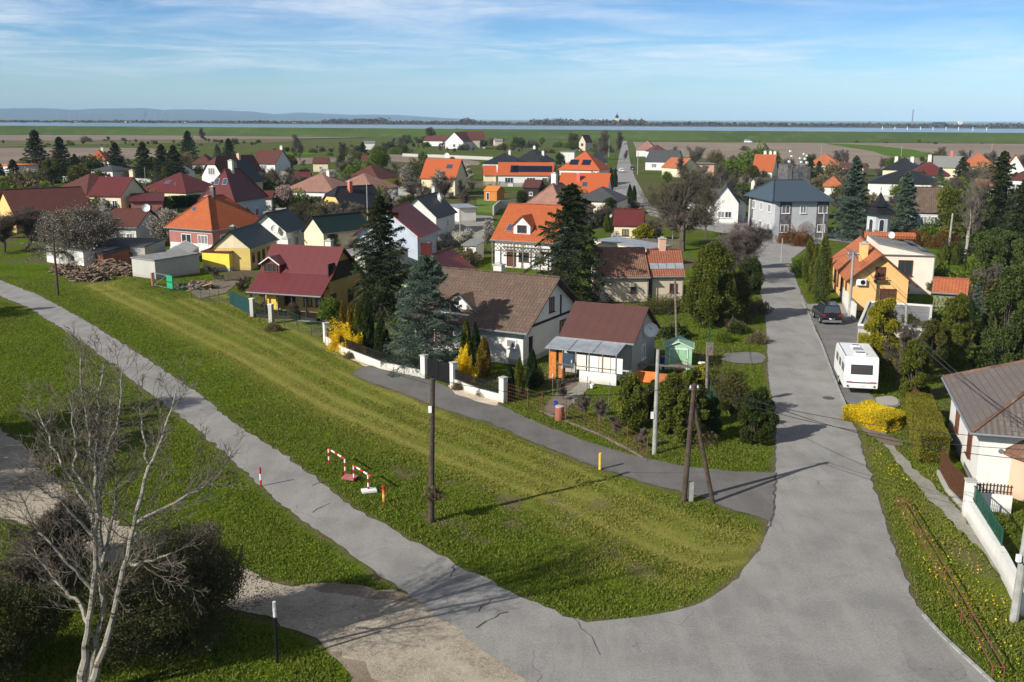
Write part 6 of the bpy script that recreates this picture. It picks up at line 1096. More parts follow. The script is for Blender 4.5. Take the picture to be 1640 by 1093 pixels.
def copse(n, box, kinds, label, group, hpx, near=True, size=None):
    for k in range(n):
        v = rc.uniform(box[1], box[3]); u = rc.uniform(box[0], box[2]); p = G(u, v)
        if (978 < u < 1035 and v < 335) or (756 < u < 868 and 292 < v < 346): continue
        if any(inpoly(np.array([p.x]), np.array([p.y]), b_)[0] for b_ in BLOCK) or any(inpoly(np.array([p.x]), np.array([p.y]), b_)[0] for b_ in POLYS): continue
        kd = rc.choice(kinds); vr = rc.randrange(len(protos[kd])); lb = label; gp = group
        if near:
            q, hl = min(HL, key=lambda t_: (t_[0].xy-p.xy).length); hu, hv = P(q); w_ = hl.split(); w_ = w_[:8]
            while w_[-1].strip(',') in BADEND: w_ = w_[:-1]
            w_[-1] = w_[-1].strip(',')
            rel = ('left of' if u < hu-18 else 'right of' if u > hu+18 else 'in front of' if p.y < q.y else 'behind'); lb = KIND[(kd, vr)]+' '+rel+' the '+' '.join(w_)
            i_ = LBL.get(lb, 0); LBL[lb] = i_+1
            if i_: lb = ['', 'another ', 'a third ', 'a fourth ', 'a further ', 'yet another ', 'one more '][min(i_, 6)]+lb
        far_tree(kd, u, v, P((p.x, p.y, size))[1] if size else v-rc.uniform(*hpx)*(1.35 if near else 1), lb, gp, vr, wide=rc.uniform(.8, 1.4))
copse(60, (610, 236, 975, 246), ['bare', 'bushy', 'leaf'], 'small orchard tree in the belt between village and farm', 'orchard belt before the dike', (6, 17), near=False)
copse(44, (0, 226, 420, 236), ['bushy', 'leaf', 'tw'], 'low scrub bush on the field margin at the left', 'scrub along the left fields', (3, 9), near=False)
copse(36, (640, 228, 860, 236), ['bushy', 'leaf', 'bare'], 'small garden tree around the farm', 'garden trees at the farm', (5, 12), near=False)
copse(36, (500, 236, 660, 250), ['bushy', 'leaf', 'tw'], 'field margin bush right of the bright green field', 'bushes beside the bright field', (4, 11), near=False)
copse(80, (0, 266, 420, 330), ['bushy', 'tw', 'bare', 'bushy', 'leaf'], 'garden bush or small tree among the left village houses', 'garden growth at the left', (8, 22))
copse(100, (430, 266, 900, 340), ['bushy', 'tw', 'bare', 'blos', 'tw', 'leaf'], 'garden bush or small tree among the middle village houses', 'garden growth in the middle', (8, 22))
copse(60, (520, 340, 1060, 430), ['bushy', 'tw', 'bushy'], 'garden bush between the nearer middle houses', 'garden growth in the nearer gardens', (8, 20))
copse(90, (1080, 260, 1640, 330), ['bushy', 'tw', 'bare', 'leaf'], 'garden bush or small tree among the right village houses', 'garden growth at the right', (8, 24))
copse(22, (1380, 330, 1640, 420), ['bushy', 'tw', 'leaf'], 'park shrub behind the apricot house', 'park shrubs', (12, 30))
copse(30, (1440, 430, 1640, 570), ['tw', 'bare', 'bushy'], 'shrub in the shady garden above the bungalow', 'shady garden shrubs', (16, 36))
copse(16, (1010, 240, 1200, 262), ['bushy', 'bare'], 'bush by the edge of the big ploughed field', 'bushes by the ploughed field', (4, 12), near=False)
copse(14, (500, 330, 660, 395), ['bushy', 'tw', 'leaf', 'blos'], 'garden bush', 'gardens in the middle left', (12, 32))
copse(12, (420, 460, 560, 545), ['bushy', 'tw'], 'garden bush', 'cottage garden shrubs', (8, 20))
copse(14, (1150, 440, 1215, 560), ['bushy', 'tw'], 'verge bush', 'verge shrubs', (6, 16))
def around():
    for (q, hl), poly in [((o.location.copy(), o['label']), o) for o in bpy.data.objects if o.parent is None and o.get('category') == 'house' and 152 < o.location.y < 330]:
        o = poly; w = [c for c in o.children if c.name.startswith('wall')][0]; xs_ = [v.co.x for v in w.data.vertices]; ys_ = [v.co.y for v in w.data.vertices]; X, Y = max(xs_), max(ys_)
        for k in range(3):
            sd_ = rc.choice('fffrl'); f = rc.uniform(-1, 1); off = rc.uniform(.9, 2.6); p = {'f': Vector((f*X, -Y-off, 0)), 'r': Vector((X+off, f*Y, 0)), 'l': Vector((-X-off, f*Y, 0))}[sd_]; p = o.matrix_basis @ p; u, v = P(p)
            if 978 < u < 1035 or u < -20 or u > 1660: continue
            copse(1, (u, v, u+.01, v+.01), ['bushy', 'tw', 'bushy', 'leaf', 'bare'] if rc.random() < .5 else ['bushy', 'tw'], 'x', 'shrubs along the house walls', (1, 1), size=rc.uniform(1.3, 4.2))
around()
copse(34, (380, 290, 1000, 400), ['bare', 'bare', 'blos', 'tw'], 'x', 'bare and blossoming trees between the houses', (14, 30))
copse(18, (0, 290, 420, 350), ['bare', 'bare', 'blos'], 'x', 'bare and blossoming trees between the houses', (14, 28))
copse(34, (1050, 262, 1640, 345), ['bare', 'bare', 'tw', 'leaf'], 'x', 'bare trees in the right part of the village', (14, 30))
copse(14, (1360, 225, 1640, 231), ['bushy'], 'tiny bush at the foot of the dike', 'bushes at the dike foot', (2, 5), near=False)
copse(24, (0, 320, 125, 384), ['tw', 'bare', 'bushy'], 'brushwood in the orchard at the left edge', 'orchard brush at the left edge', (14, 34))
for k_, L_ in protos.items():
    for i, o in enumerate(L_):
        if (k_, i) not in used_:
            for c in list(o.children): bpy.data.objects.remove(c)
            bpy.data.objects.remove(o)
# far shore wood
rng = np.random.default_rng(77); C = []; T = []
for k in range(2600):
    u = rng.uniform(-300, 1950); D_ = rng.uniform(1.02, 1.7); d = ray(u, 200); yb_ = (2450-1.0*(u/1640)*900)*D_; x_ = d.x/d.y*yb_
    hh = rng.uniform(5, 11)+(9 if (520 < u < 620 or 740 < u < 760 or 850 < u < 905 or 915 < u < 1035) else 0)*rng.uniform(.3, 1)*(yb_/2400)+4*vnoise(np.array([u]), np.array([0.]), 60, 4)[0]
    n_ = 26; v = norm(rng.normal(0, 1, (n_, 3))); w_ = hh*.55; C.append(np.array([[x_, yb_, hh*.5]])+v*[[w_, w_, hh*.5]]*rng.random((n_, 1))**.3); T.append(np.full(n_, rng.random()))
C = np.concatenate(C); wo_ = npmesh('far_wood', leaves(rng, C, rng.normal(0, 1, C.shape), 6., 4.5, 1), 4, leafmat('far_trees', (.040, .034, .028), (.085, .075, .06), trans=.1), None, np.concatenate(T)); tag(wo_, 'far off wood and orchards on the other shore of the canal', None, None, 'stuff')
# grass tufts near the camera
rng = np.random.default_rng(5); CC = []; DD = []; TT = []; LL = []
def tufts(n, x0, x1, y0, y1, hgt):
    x = rng.uniform(x0, x1, n); y = y0+(y1-y0)*rng.random(n)**1.25
    ok = np.ones(n, bool)
    for pl in POLYS+BLOCK:
        if pl[:, 1].min() > y1 or pl[:, 0].min() > x1 or pl[:, 0].max() < x0: continue
        ok &= ~inpoly(x, y, pl)
    # view wedge only
    ok &= (np.abs(x) < y*.53+3); x, y = x[ok], y[ok]; dr = dryness(x, y); nz = fbm(x, y, 1.4, 21); n2 = fbm(x, y, 5, 61); keep = rng.random(len(x)) < np.clip(.45+1.0*(nz-.4)+.3*(n2-.5)-.6*dr, .06, 1); x, y, dr, nz = x[keep], y[keep], dr[keep], nz[keep]
    xi = np.clip(np.searchsorted(xs, x), 0, len(xs)-1); yi = np.clip(np.searchsorted(ys, y), 0, len(ys)-1); e_ = eg[yi, xi]; d_ = dg[yi, xi]; k2 = rng.random(len(x)) < np.clip((e_-.03)/.35, .04, 1)*(1-.85*d_); x, y, dr, nz, e_ = x[k2], y[k2], dr[k2], nz[k2], e_[k2]
    hh = hgt*(.45+1.1*nz)*(1-.55*dr)*np.clip(.45+e_*.8, 0, 1); return x, y, dr, hh
for (n, y0, y1, hg) in ((620000, 26, 62, .10), (420000, 62, 118, .11)):
    x, y, dr, hh = tufts(n, -40 if y0 < 60 else -62, 42, y0, y1, hg)
    for rep in range(2):
        k = len(x); lean = np.stack([rng.normal(0, .45, k), rng.normal(0, .45, k), np.ones(k)], 1); CC.append(np.stack([x+rng.normal(0, .06, k), y+rng.normal(0, .06, k), hh*.38-.03], 1)); DD.append(lean); LL.append(hh); TT.append(np.clip(dr*.9+rng.normal(.25, .2, k), 0, 1))
C = np.concatenate(CC); D = np.concatenate(DD); L_ = np.concatenate(LL); n = len(C); D = norm(D); U = norm(np.cross(D, rng.normal(0, 1, (n, 3)))); w_ = (.022+.02*rng.random(n))[:, None]; h_ = L_[:, None]/2
V = np.stack([C-D*h_-U*w_, C-D*h_+U*w_, C+D*h_], 1).reshape(-1, 3)
go = npmesh('grass', V, 3, leafmat('grass_blades', (.098, .160, .010), (.33, .29, .07), trans=.4), None, np.concatenate(TT)); tag(go, 'rough spring grass on the banks and verges', None, None, 'stuff')

# dandelions in the right verge
vp = [tuple(G(*p).xy) for p in ((1400, 720), (1440, 750), (1500, 830), (1560, 900), (1640, 1010), (1640, 1093), (1600, 1090), (1500, 960), (1430, 800))]; x = rng.uniform(10, 30, 9000); y = rng.uniform(24, 56, 9000); k = inpoly(x, y, vp) & (fbm(x, y, 1.5, 71) > .52)
C = np.stack([x[k], y[k], rng.uniform(.06, .14, k.sum())], 1); fo = npmesh('dandelions', leaves(rng, C, rng.normal(0, 1, C.shape), .07, .07, .3), 4, M_YEL, None, rng.random(len(C))); tag(fo, 'yellow dandelions sprinkled over the right verge', None, None, 'stuff')
# ================================================================ vehicles, poles, fences, small things
def local(name, p, heading, label, cat, group=None): return empty(name, (p[0], p[1], 0), heading-R(90), label, cat, group)   # local +y is forward
def hexa(mb, lo, hi, z0, z1):
    """tapered box: lo/hi = (x0,x1,y0,y1) at z0 and z1"""
    a = [(lo[0], lo[2], z0), (lo[1], lo[2], z0), (lo[1], lo[3], z0), (lo[0], lo[3], z0)]; b = [(hi[0], hi[2], z1), (hi[1], hi[2], z1), (hi[1], hi[3], z1), (hi[0], hi[3], z1)]
    mb.face(a[::-1]); mb.face(b)
    for i in range(4): mb.face([a[i], a[(i+1) % 4], b[(i+1) % 4], b[i]])
def car(label, p, heading, L=4.4, Wd=1.82, Hh=1.65, paint=None, suv=True, group=None, name='car'):
    o = local(name, p, heading, label, 'car', group); x, y = Wd/2, L/2; gc = .22; belt = Hh*.60
    m = MB(); hexa(m, (-x*.96, x*.96, -y*.97, y*.96), (-x, x, -y, y), gc, belt*.62); hexa(m, (-x, x, -y, y), (-x*.93, x*.93, -y*.97, y*.62 if not suv else y*.93), belt*.62, belt)
    if suv: hexa(m, (-x*.9, x*.9, y*.25, y*.93), (-x*.82, x*.82, y*.25, y*.86), belt, belt+.06)
    hexa(m, (-x*.93, x*.93, -y*.96, y*.38), (-x*.74, x*.74, -y*.82, y*.12), belt, Hh)
    m.build('body', paint, o, bevel=.05)
    def panel(nm, mt, q0, q1, z0, z1, sx=None):
        pass
    w = MB(); e = .012; f = lambda z: (z-belt)/(Hh-belt)
    for z0, z1 in ((belt+.05, Hh-.10),):
        a0, a1 = f(z0), f(z1); yb0, yb1 = -y*.96+y*.14*a0-e, -y*.96+y*.14*a1-e; yf0, yf1 = y*.38-y*.26*a0+e, y*.38-y*.26*a1+e; x0, x1 = x*(.93-.19*a0)+e, x*(.93-.19*a1)+e
        w.face([(-x0*.88, yb0, z0), (x0*.88, yb0, z0), (x1*.86, yb1, z1), (-x1*.86, yb1, z1)]); w.build('rear_window', GL, o); w = MB(); w.face([(x0*.9, yf0, z0), (-x0*.9, yf0, z0), (-x1*.88, yf1, z1), (x1*.88, yf1, z1)]); w.build('windscreen', GL, o)
        for s in (-1, 1):
            w = MB()
            for q0, q1 in ((.06, .34), (.37, .66), (.69, .95)): w.face([(s*x0, yb0+(yf0-yb0)*q0, z0), (s*x0, yb0+(yf0-yb0)*q1, z0), (s*x1, yb1+(yf1-yb1)*q1, z1), (s*x1, yb1+(yf1-yb1)*q0, z1)])
            w.build('side_window', GL, o)
    for sx in (-1, 1):
        for sy in (-.60, .62):
            t = MB(); t.tube((sx*(x-.20), sy*y, .34), (sx*(x+.015), sy*y, .34), .34, .34, 18); wo = t.build('wheel', RUBBER, o); t = MB(); t.tube((sx*(x), sy*y, .34), (sx*(x+.03), sy*y, .34), .21, .19, 10); t.build('rim', ZINC, wo)
        t = MB(); t.box((sx*(x*.82), -y*1.0, belt*.86), (.26, .05, .20)); t.build('tail_light', REDL, o); t = MB(); t.box((sx*x*.72, y*.985, belt*.72), (.36, .06, .16)); t.build('headlight', FRW, o)
        t = MB(); t.box((sx*(x+.08), y*.28, belt+.08), (.18, .10, .14)); t.build('mirror', paint, o)
    t = MB(); t.box((0, -y-.005, belt*.55), (.52, .02, .12)); t.build('number_plate', WHITE, o); t = MB(); t.box((0, -y-.01, gc+.14), (Wd*.94, .06, .2)); t.build('bumper', PLAST, o)
    if suv:
        t = MB(); t.tube((0, -y-.14, belt*.85), (0, -y+.0, belt*.85), .30, .30, 16); t.build('spare_wheel_cover', paint, o)
        t = MB()
        for s in (-1, 1): t.tube((s*x*.66, -y*.7, Hh+.05), (s*x*.66, y*.05, Hh+.05), .025)
        t.build('roof_rail', PLAST, o)
    return o
p = (G(1317, 521)+G(1348, 521))/2; car('black off-road car parked on the gravel strip before the apricot house', p+Vector((.1, 2.1, 0)), R(86), 4.3, 1.85, 1.8, CARB)
car('dark estate car parked beside the grey house at the crossroads', G(1236, 382), R(12), 4.6, 1.8, 1.5, CARG, False); car('light silver car driving away on the long street', G(995, 276), R(92), 4.2, 1.75, 1.45, CARW, False); car('dark car parked at the right kerb of the long street', G(1013, 272), R(84), 4.3, 1.8, 1.5, CARB, False)
car('tiny dark car far up the long street near the dike', G(1002, 232), R(90), 4.3, 1.8, 1.5, CARG, False); car('dark blue car in the yard left of the salmon roofs', G(441, 280), R(20), 4.4, 1.8, 1.5, pmat('blue_car_paint', (.02, .05, .14), None, 2, .2), False); car('grey car beside the blue one left of the salmon roofs', G(452, 279), R(25), 4.4, 1.8, 1.5, CARG, False)
car('white van on the road at the foot of the dike', G(1198, 229), R(2), 6.4, 2.1, 2.7, CARW, False, name='van')
# caravan
lr, rr_ = G(1352, 632), G(1402, 633); hd = R(79); o = local('caravan', ((lr+rr_)/2)+Vector((.55, 2.8, 0)), hd, 'white caravan with dark rear window parked on the verge beside the road', 'caravan'); x, y = 1.12, 2.9
m = MB(); sec = [(-y+.0, .45), (-y-.06, .95), (-y-.02, 1.5), (-y+.28, 2.52), (-y+.42, 2.60), (y-.9, 2.60), (y-.35, 2.35), (y, 1.5), (y+.02, .8), (y-.1, .45)]
lo = [(-x, a, b) for a, b in sec]; hi = [(x, a, b) for a, b in sec]; m.face(lo); m.face(hi[::-1])
for i in range(len(sec)): j = (i+1) % len(sec); m.face([lo[i], hi[i], hi[j], lo[j]])
body = m.build('body', pmat('caravan_white', (.80, .80, .79), (.74, .74, .73), 1, .25, spec=.5), o, bevel=.06)
def rearq(z): # y of rear wall at height z
    for (a0, b0), (a1, b1) in zip(sec[:3], sec[1:4]):
        if b0 <= z <= b1: return a0+(a1-a0)*(z-b0)/(b1-b0)
    return -y
def rp(nm, mt, x0, x1, z0, z1, off, par=o):
    q = MB(); a, b = rearq(z0)-off, rearq(z1)-off; q.face([(x0, a, z0), (x1, a, z0), (x1, b, z1), (x0, b, z1)]); q.face([(x0, a+.03, z0), (x0, b+.03, z1), (x1, b+.03, z1), (x1, a+.03, z0)])
    for u0, u1 in (((x0, a, z0), (x1, a, z0)), ((x1, b, z1), (x0, b, z1))): q.face([u0, u1, (u1[0], u1[1]+.03, u1[2]), (u0[0], u0[1]+.03, u0[2])])
    return q.build(nm, mt, par)
wf = rp('rear_window', BLACK, -.72, .72, 1.46, 2.10, .02); rp('pane', pmat('tinted_acrylic', (.055, .05, .05), None, 1, .15), -.66, .66, 1.51, 2.05, .035, wf)
rp('bumper', WHITE, -1.1, 1.1, .50, .82, .05); rp('lower_trim', BLACK, -.75, .75, .86, .92, .03); rp('number_plate', FRW, -.26, .26, .62, .74, .06); rp('trim_strip', PLAST, -.9, -.55, 2.17, 2.20, .012)
for s in (-1, 1):
    rp('tail_light', REDL, min(s*.62, s*.98), max(s*.62, s*.98), .88, .96, .05); q = MB(); q.tube((s*.88, rearq(.64)-.09, .64), (s*.88, rearq(.64)-.02, .64), .07, .07, 12); q.build('round_light', REDL, o)
    for k, (y0_, w_) in enumerate(((-1.9, 1.0), (-.3, .8), (1.3, 1.0))):
        q = MB(); q.box((s*(x+.012), y0_, 1.75), (.03, w_, .55)); q.build('side_window', GL, o)
    q = MB(); q.tube((s*(x-.18), -.2, .33), (s*(x+.01), -.2, .33), .33, .33, 18); wo = q.build('wheel', RUBBER, o); q = MB(); q.tube((s*x, -.2, .33), (s*(x+.03), -.2, .33), .2, .18, 10); q.build('rim', ZINC, wo)
for k, (yy, w_, l_) in enumerate(((-1.6, .75, .5), (-.2, .6, .35), (.8, .6, .4))):
    q = MB(); q.box((0, yy, 2.66), (w_, l_, .11)); hh_ = q.build('roof_hatch', FRW if k != 1 else ZINC, o, bevel=.02); q = MB(); q.box((0, yy, 2.725), (w_*.8, l_*.7, .02)); q.build('hatch_pane', PLAST, hh_)
q = MB()
for s in (-1, 1): q.tube((s*(x-.06), -y+.45, 2.63), (s*(x-.06), y-1, 2.63), .03, .03, 6)
q.build('awning_rail', ZINC, o)
q = MB(); q.tube((0, y, .45), (0, y+1.2, .45), .05); q.tube((-.7, y, .45), (0, y+1.0, .45), .04); q.tube((.7, y, .45), (0, y+1.0, .45), .04); q.tube((0, y+1.1, .0), (0, y+1.1, .5), .03); q.build('drawbar', ZINC, o)
# poles
def pole(name, u, vb, vt, r, mat, label, topu=None, parts=None, cat='pole'):
    b_ = G(u, vb); h = topz(b_, vt); o = empty(name, (b_.x, b_.y, 0), 0, label, cat); q = ray(topu if topu else u, vt); s = b_.y/q.y; tx = q.x*s-b_.x if topu else 0
    m = MB(); m.tube((0, 0, -.2), (tx, 0, h), r, r*.72, 10); m.build('shaft', mat, o); return o, h, Vector((b_.x+tx, b_.y, h))
def insul(o, x, z, w=.9, n=2, par=None):
    m = MB(); m.box((x, 0, z), (w, .09, .09)); c = m.build('crossarm', WOODG, o)
    for k in range(n): q = MB(); q.lathe([(.0, 0), (.05, .0), (.06, .05), (.035, .08), (.05, .12), (0, .15)], (x-w/2+.08+(w-.16)*k/max(1, n-1), 0, z+.05), 8); q.build('insulator', WHITE, c)
p1, h1_, T1 = pole('utility_pole', 690, 834, 607, .15, POLE, 'brown timber pole standing alone on the grass with white plate and ivy at its foot', 693)
q = MB(); q.box((.05, -.13, topz(G(690, 834), 655)), (.16, .05, .32)); q.build('plate', WHITE, p1)
put(t_bush('ivy_clump', 301, .42, .55, M_DRY, n=1800, lsize=.10, rough=.4), loc=G(692, 836)+Vector((.12, -.02, 0)), label='brown tuft of dead ivy at the foot of the lone timber pole', cat='plant'); bpy.data.objects['ivy_clump'].location.z = 1.15
ap = empty('utility_pole', G(1095, 803), 0, 'dark timber pole propped by a slanting strut at the mouth of the lane', 'pole'); B0 = G(1095, 803); B1 = G(1143, 805)-B0; q_ = ray(1112, 615); s_ = B0.y/q_.y; tx = q_.x*s_-B0.x; hA = topz(B0, 615); TA = Vector((B0.x+tx, B0.y, hA))
m = MB(); m.tube((0, 0, -.2), (tx, 0, hA), .15, .11, 10); m.build('shaft', POLE, ap); m = MB(); m.tube((B1.x, B1.y, -.2), (tx*.83+.12, .05, hA*.80), .12, .10, 10); m.build('strut', POLE, ap); m = MB(); m.tube((tx*.80-.1, .02, hA*.80), (tx*.80+.3, .04, hA*.80), .03); m.build('bolt', RUST, ap); m = MB(); m.box((.35, .05, .45), (.22, .2, 1.1)); m.build('footing', CPOLE, ap); insul(ap, tx, hA-.25, .5)
p2, h2_, T2 = pole('concrete_pole', 1048, 726, 560, .14, CPOLE, 'grey concrete pole on the green verge above the lane', 1054); m = MB(); m.box((-.2, -.05, 2.25), (.16, .14, .38)); m.build('junction_box', WHITE, p2)
p3, h3_, T3 = pole('utility_pole', 93, 473, 378, .14, POLE, 'dark timber pole by the path at the left', 85); p4, h4_, T4 = pole('concrete_pole', 1360, 506, 403, .15, CPOLE, 'tall concrete pole before the apricot house with wire brackets', 1367); insul(p4, T4.x-G(1360, 506).x, h4_-.3, 1.1, 3)
p5, h5_, T5 = pole('concrete_pole', 1448, 600, 488, .13, CPOLE, 'pale pole rising behind the golden-green shrub', 1452); p6, h6_, T6 = pole('concrete_pole', 1084, 548, 448, .12, WOODG, 'grey wooden pole against the bushy thuja tree', 1081); p7, h7_, T7 = pole('garden_post', 1131, 660, 552, .13, WOODG, 'weathered post with box on top at the garden corner by the mint shed', 1134, cat='post'); m = MB(); m.box((.03, 0, h7_-.3), (.42, .3, .8)); m.build('box', WOODG, p7)
p8, h8_, T8 = pole('concrete_pole', 1624, 992, 700, .17, CPOLE, 'thick concrete pole at the lower right edge with small meter box', 1668); m = MB(); m.box((-.17, -.12, 2.55), (.16, .14, .28)); m.build('junction_box', WHITE, p8); m = MB(); m.path([(-.10, -.16, 2.5), (.08, -.2, 2.2), (.16, -.19, 2.6), (.2, -.17, 3.6), (.35, -.15, 5.5)], .018); m.build('cable', BLACK, p8)
p9, h9_, T9 = pole('concrete_pole', 1316, 400, 341, .14, CPOLE, 'grey pole beside the globe shrub at the crossroads'); p10, h10_, T10 = pole('concrete_pole', 1519, 400, 342, .17, CPOLE, 'leaning thick pole in the park left of the birch', 1526)
for u, vb, vt, l in ((590, 392, 290, 'thin rusty mast behind the tall spruce tip'), (1126, 520, 500, 'short pale post on the verge near the driveway'), (283, 330, 292, 'thin pale pole by the dark hedge at the left'), (398, 352, 312, 'slim pole at the corner of the blue-walled maroon roof house'), (744, 300, 262, 'street pole near the orange solar roof'), (975, 252, 222, 'pole beside the left trees of the long street'), (1021, 280, 243, 'grey pole at the right of the long street'), (1314, 262, 233, 'thin pole on the field right of the antennas'), (1348, 262, 242, 'low pole on the ploughed field'), (1443, 252, 233, 'pole on the green strip of the right field'), (1588, 244, 230, 'small mast beyond the right houses'), (1102, 262, 246, 'pole left of the salmon block'), (234, 306, 268, 'pole among the left spruces'), (1000, 420, 392, 'pole by the plum shed'), (1077, 392, 352, 'thin pole in the yard under the huge bare tree'), (737, 385, 330, 'wooden pole in the paved yard'), (1251, 420, 382, 'post by the roadside below the grey house')): pole('pole', u, vb, vt, .09 if vb > 300 else .14, CPOLE, l)
lm, hl, TL = pole('street_lamp', 1306, 376, 358, .05, FRW, 'white globe lamp in front of the grey house', cat='lamp'); m = MB(); m.lathe([(.05, 0), (.2, .08), (.25, .25), (.2, .42), (0, .5)], (0, 0, hl-.1), 12); m.build('globe', WHITE, lm, smooth=True)
# overhead wires
def wire(a, b, sag, label, r=.016):
    a, b = Vector(a), Vector(b); pts = [a.lerp(b, k/18)-Vector((0, 0, sag*4*(k/18)*(1-k/18))) for k in range(19)]; m = MB(); m.path(pts, r, 4); o = m.build('overhead_wire', BLACK); tag(o, label, 'wire', 'overhead wires')
wire(TA+Vector((-.2, 0, -.1)), T8+Vector((-.3, 0, -.5)), .6, 'lower black wire from the propped pole across the road'); wire(TA+Vector((.2, 0, -.1)), T8+Vector((0, 0, -.1)), .5, 'upper black wire from the propped pole across the road')
wire(T2, T8+Vector((0, 0, -.9)), 1.2, 'wire from the concrete pole over the road to the right edge'); wire(T4, T8, 1.6, 'wire over the caravan and the bungalow roof'); wire(T4+Vector((.4, 0, 0)), T8+Vector((.2, 0, 0)), 1.5, 'second wire beside the one over the bungalow roof'); wire(T6, T4, .8, 'wire from the grey wooden pole across to the apricot house'); wire(T9, T4, 1.0, 'wire along the road from the crossroads'); wire(T2, T6, .5, 'wire along the workshop garden'); wire(T1, TA, .7, 'wire between the lone timber pole and the propped pole'); wire(T3, T1+Vector((0, 0, -.3)), 1.0, 'long wire over the grass slope from the left pole', .011); wire(T5, T4, .5, 'short wire to the pale pole behind the golden shrub')
# barriers and markers by the path
def striped(m_r, m_w, a, b, n, r, first=0):
    a, b = Vector(a), Vector(b)
    for k in range(n): (m_r if (k+first) % 2 == 0 else m_w).tube(a.lerp(b, k/n), a.lerp(b, (k+1)/n), r, r, 8)
def barrier(pa, pb, h, label, ext=0):
    o = empty('barrier', pa, 0, label, 'barrier', 'red and white barriers'); d = pb-pa; mr, mw = MB(), MB(); striped(mr, mw, (0, 0, 0), (0, 0, h), 4, .045, 0); striped(mr, mw, (d.x, d.y, 0), (d.x, d.y, h), 4, .045, 0); striped(mr, mw, (0, 0, h), (d.x*(1+ext), d.y*(1+ext), h), 5, .045, 0); mr.build('red_tube', RED, o); mw.build('white_tube', WHITE, o); return o
hb = topz(G(527, 743), 719); barrier(G(527, 743), G(553, 760), hb, 'upper left red and white tube barrier beside the path'); bb_ = barrier(G(567, 771), G(590, 786), hb, 'lower right red and white tube barrier with white foot slab', .22)
m = MB(); m.box(tuple(G(591, 787)+Vector((0, 0, .04))), (.75, .5, .1), rz=.3); o = m.build('foot_slab', WHITE); tag(o, 'white concrete slab under the lower barrier post', 'slab'); m = MB(); m.box(tuple(G(560, 768)+Vector((0, 0, .12))), (.75, .5, .07), rz=-.4, rx=.15); o = m.build('fallen_plate', pmat('faded_red', (.38, .12, .13), None, 4, .7)); tag(o, 'faded red plate lying between the two barriers', 'plate')
def marker(u, vb, vt, r, cols, label, name='marker_post'):
    b_ = G(u, vb); h = topz(b_, vt); o = empty(name, b_, 0, label, 'post'); n = len(cols); ms = {}
    for k, c in enumerate(cols): ms.setdefault(c.name, (c, MB()))[1].tube((0, 0, h*k/n), (0, 0, h*(k+1)/n), r, r, 10)
    for k, (c, mb_) in ms.items(): mb_.build(c.replace('_paint', '_band') if isinstance(c, str) else k.replace('_paint', '_band'), c, o)
    return o, h
marker(418, 779, 749, .05, (RED, WHITE, RED), 'short red and white marker post left of the path'); marker(615, 804, 778, .075, (ORG, YELP, ORG, RED), 'short orange and yellow marker post right of the barriers'); marker(961, 752, 726, .085, (YELP,), 'yellow gas marker post at the lane edge'); marker(444, 1062, 964, .06, (BLACK, BLACK, BLACK, WHITE), 'dark post with white top by the gravel track')
m = MB(); c = G(1327, 638); m.lathe([(0, .022), (.38, .022), (.40, .006)], tuple(c), 20); o = m.build('manhole_cover', pmat('cast_iron', (.09, .085, .08), (.05, .05, .05), 20, .7)); tag(o, 'round iron manhole cover in the road near the caravan', 'manhole')
m = MB(); pts = [G(*p) for p in ((1286, 484), (1296, 505), (1305, 530), (1316, 552), (1330, 590), (1342, 622), (1354, 650), (1366, 672))]
for a, b in zip(pts[:-1], pts[1:]):
    d = (b-a); n_ = int(d.length/1.0)+1
    for k in range(n_): q = a.lerp(b, (k+.5)/n_); m.box((q.x, q.y, .03), (d.length/n_-.03, .14, .12), rz=math.atan2(d.y, d.x))
o = m.build('kerb', CPOLE); o['kind'] = 'structure'
m = MB(); pts = [G(*p) for p in ((1476, 985), (1500, 1012), (1540, 1050), (1592, 1098))]
for a, b in zip(pts[:-1], pts[1:]):
    d = (b-a); n_ = int(d.length/.9)+1
    for k in range(n_): q = a.lerp(b, (k+.5)/n_); m.box((q.x+.05, q.y, .015), (d.length/n_-.05, .13, .10), rz=math.atan2(d.y, d.x)+.02*((k % 3)-1))
o = m.build('kerb', CPOLE); o['kind'] = 'structure'
# fences
def wallrun(name, pts, h, t, mat, label, cat='wall', cap=None, pillars=(), ph=1.5, pm=None, upper=None, uh=1.0):
    w = [G(*p) for p in pts]; o = empty(name, w[0], 0, label, cat); m = MB()
    for a, b in zip(w[:-1], w[1:]):
        d = b-a; c = (a+b)/2-w[0]; m.box((c.x, c.y, h/2-.05), (d.length+.02, t, h+.1), rz=math.atan2(d.y, d.x))
    m.build('wall', mat, o)
    for i in pillars:
        q = MB(); c = w[i]-w[0]; d = (w[min(i+1, len(w)-1)]-w[max(i-1, 0)]); q.box((c.x, c.y, ph/2), (.42, .42, ph), rz=math.atan2(d.y, d.x)); po = q.build('pillar', pm or mat, o); q = MB(); q.box((c.x, c.y, ph+.04), (.50, .50, .08), rz=math.atan2(d.y, d.x)); q.build('cap', CONC, po)
    if upper:
        m = MB()
        for a, b in zip(w[:-1], w[1:]):
            d = b-a; n_ = max(2, int(d.length/.14)); c = (a+b)/2-w[0]
            for z in (h+.12, h+uh-.1): m.box((c.x, c.y, z), (d.length, .04, .04), rz=math.atan2(d.y, d.x))
            for k in range(n_): q = a.lerp(b, (k+.5)/n_)-w[0]; m.box((q.x, q.y, h+uh/2), (.07, .025, uh), rz=math.atan2(d.y, d.x))
        m.build('railing', upper, o)
    return o
wallrun('fence_wall', [(523, 549), (556, 569), (612, 591), (680, 605)], .55, .25, CHW, 'white low wall with black railing along the spruce garden', pillars=(0, 3), ph=1.65, upper=BLACK, uh=.75)
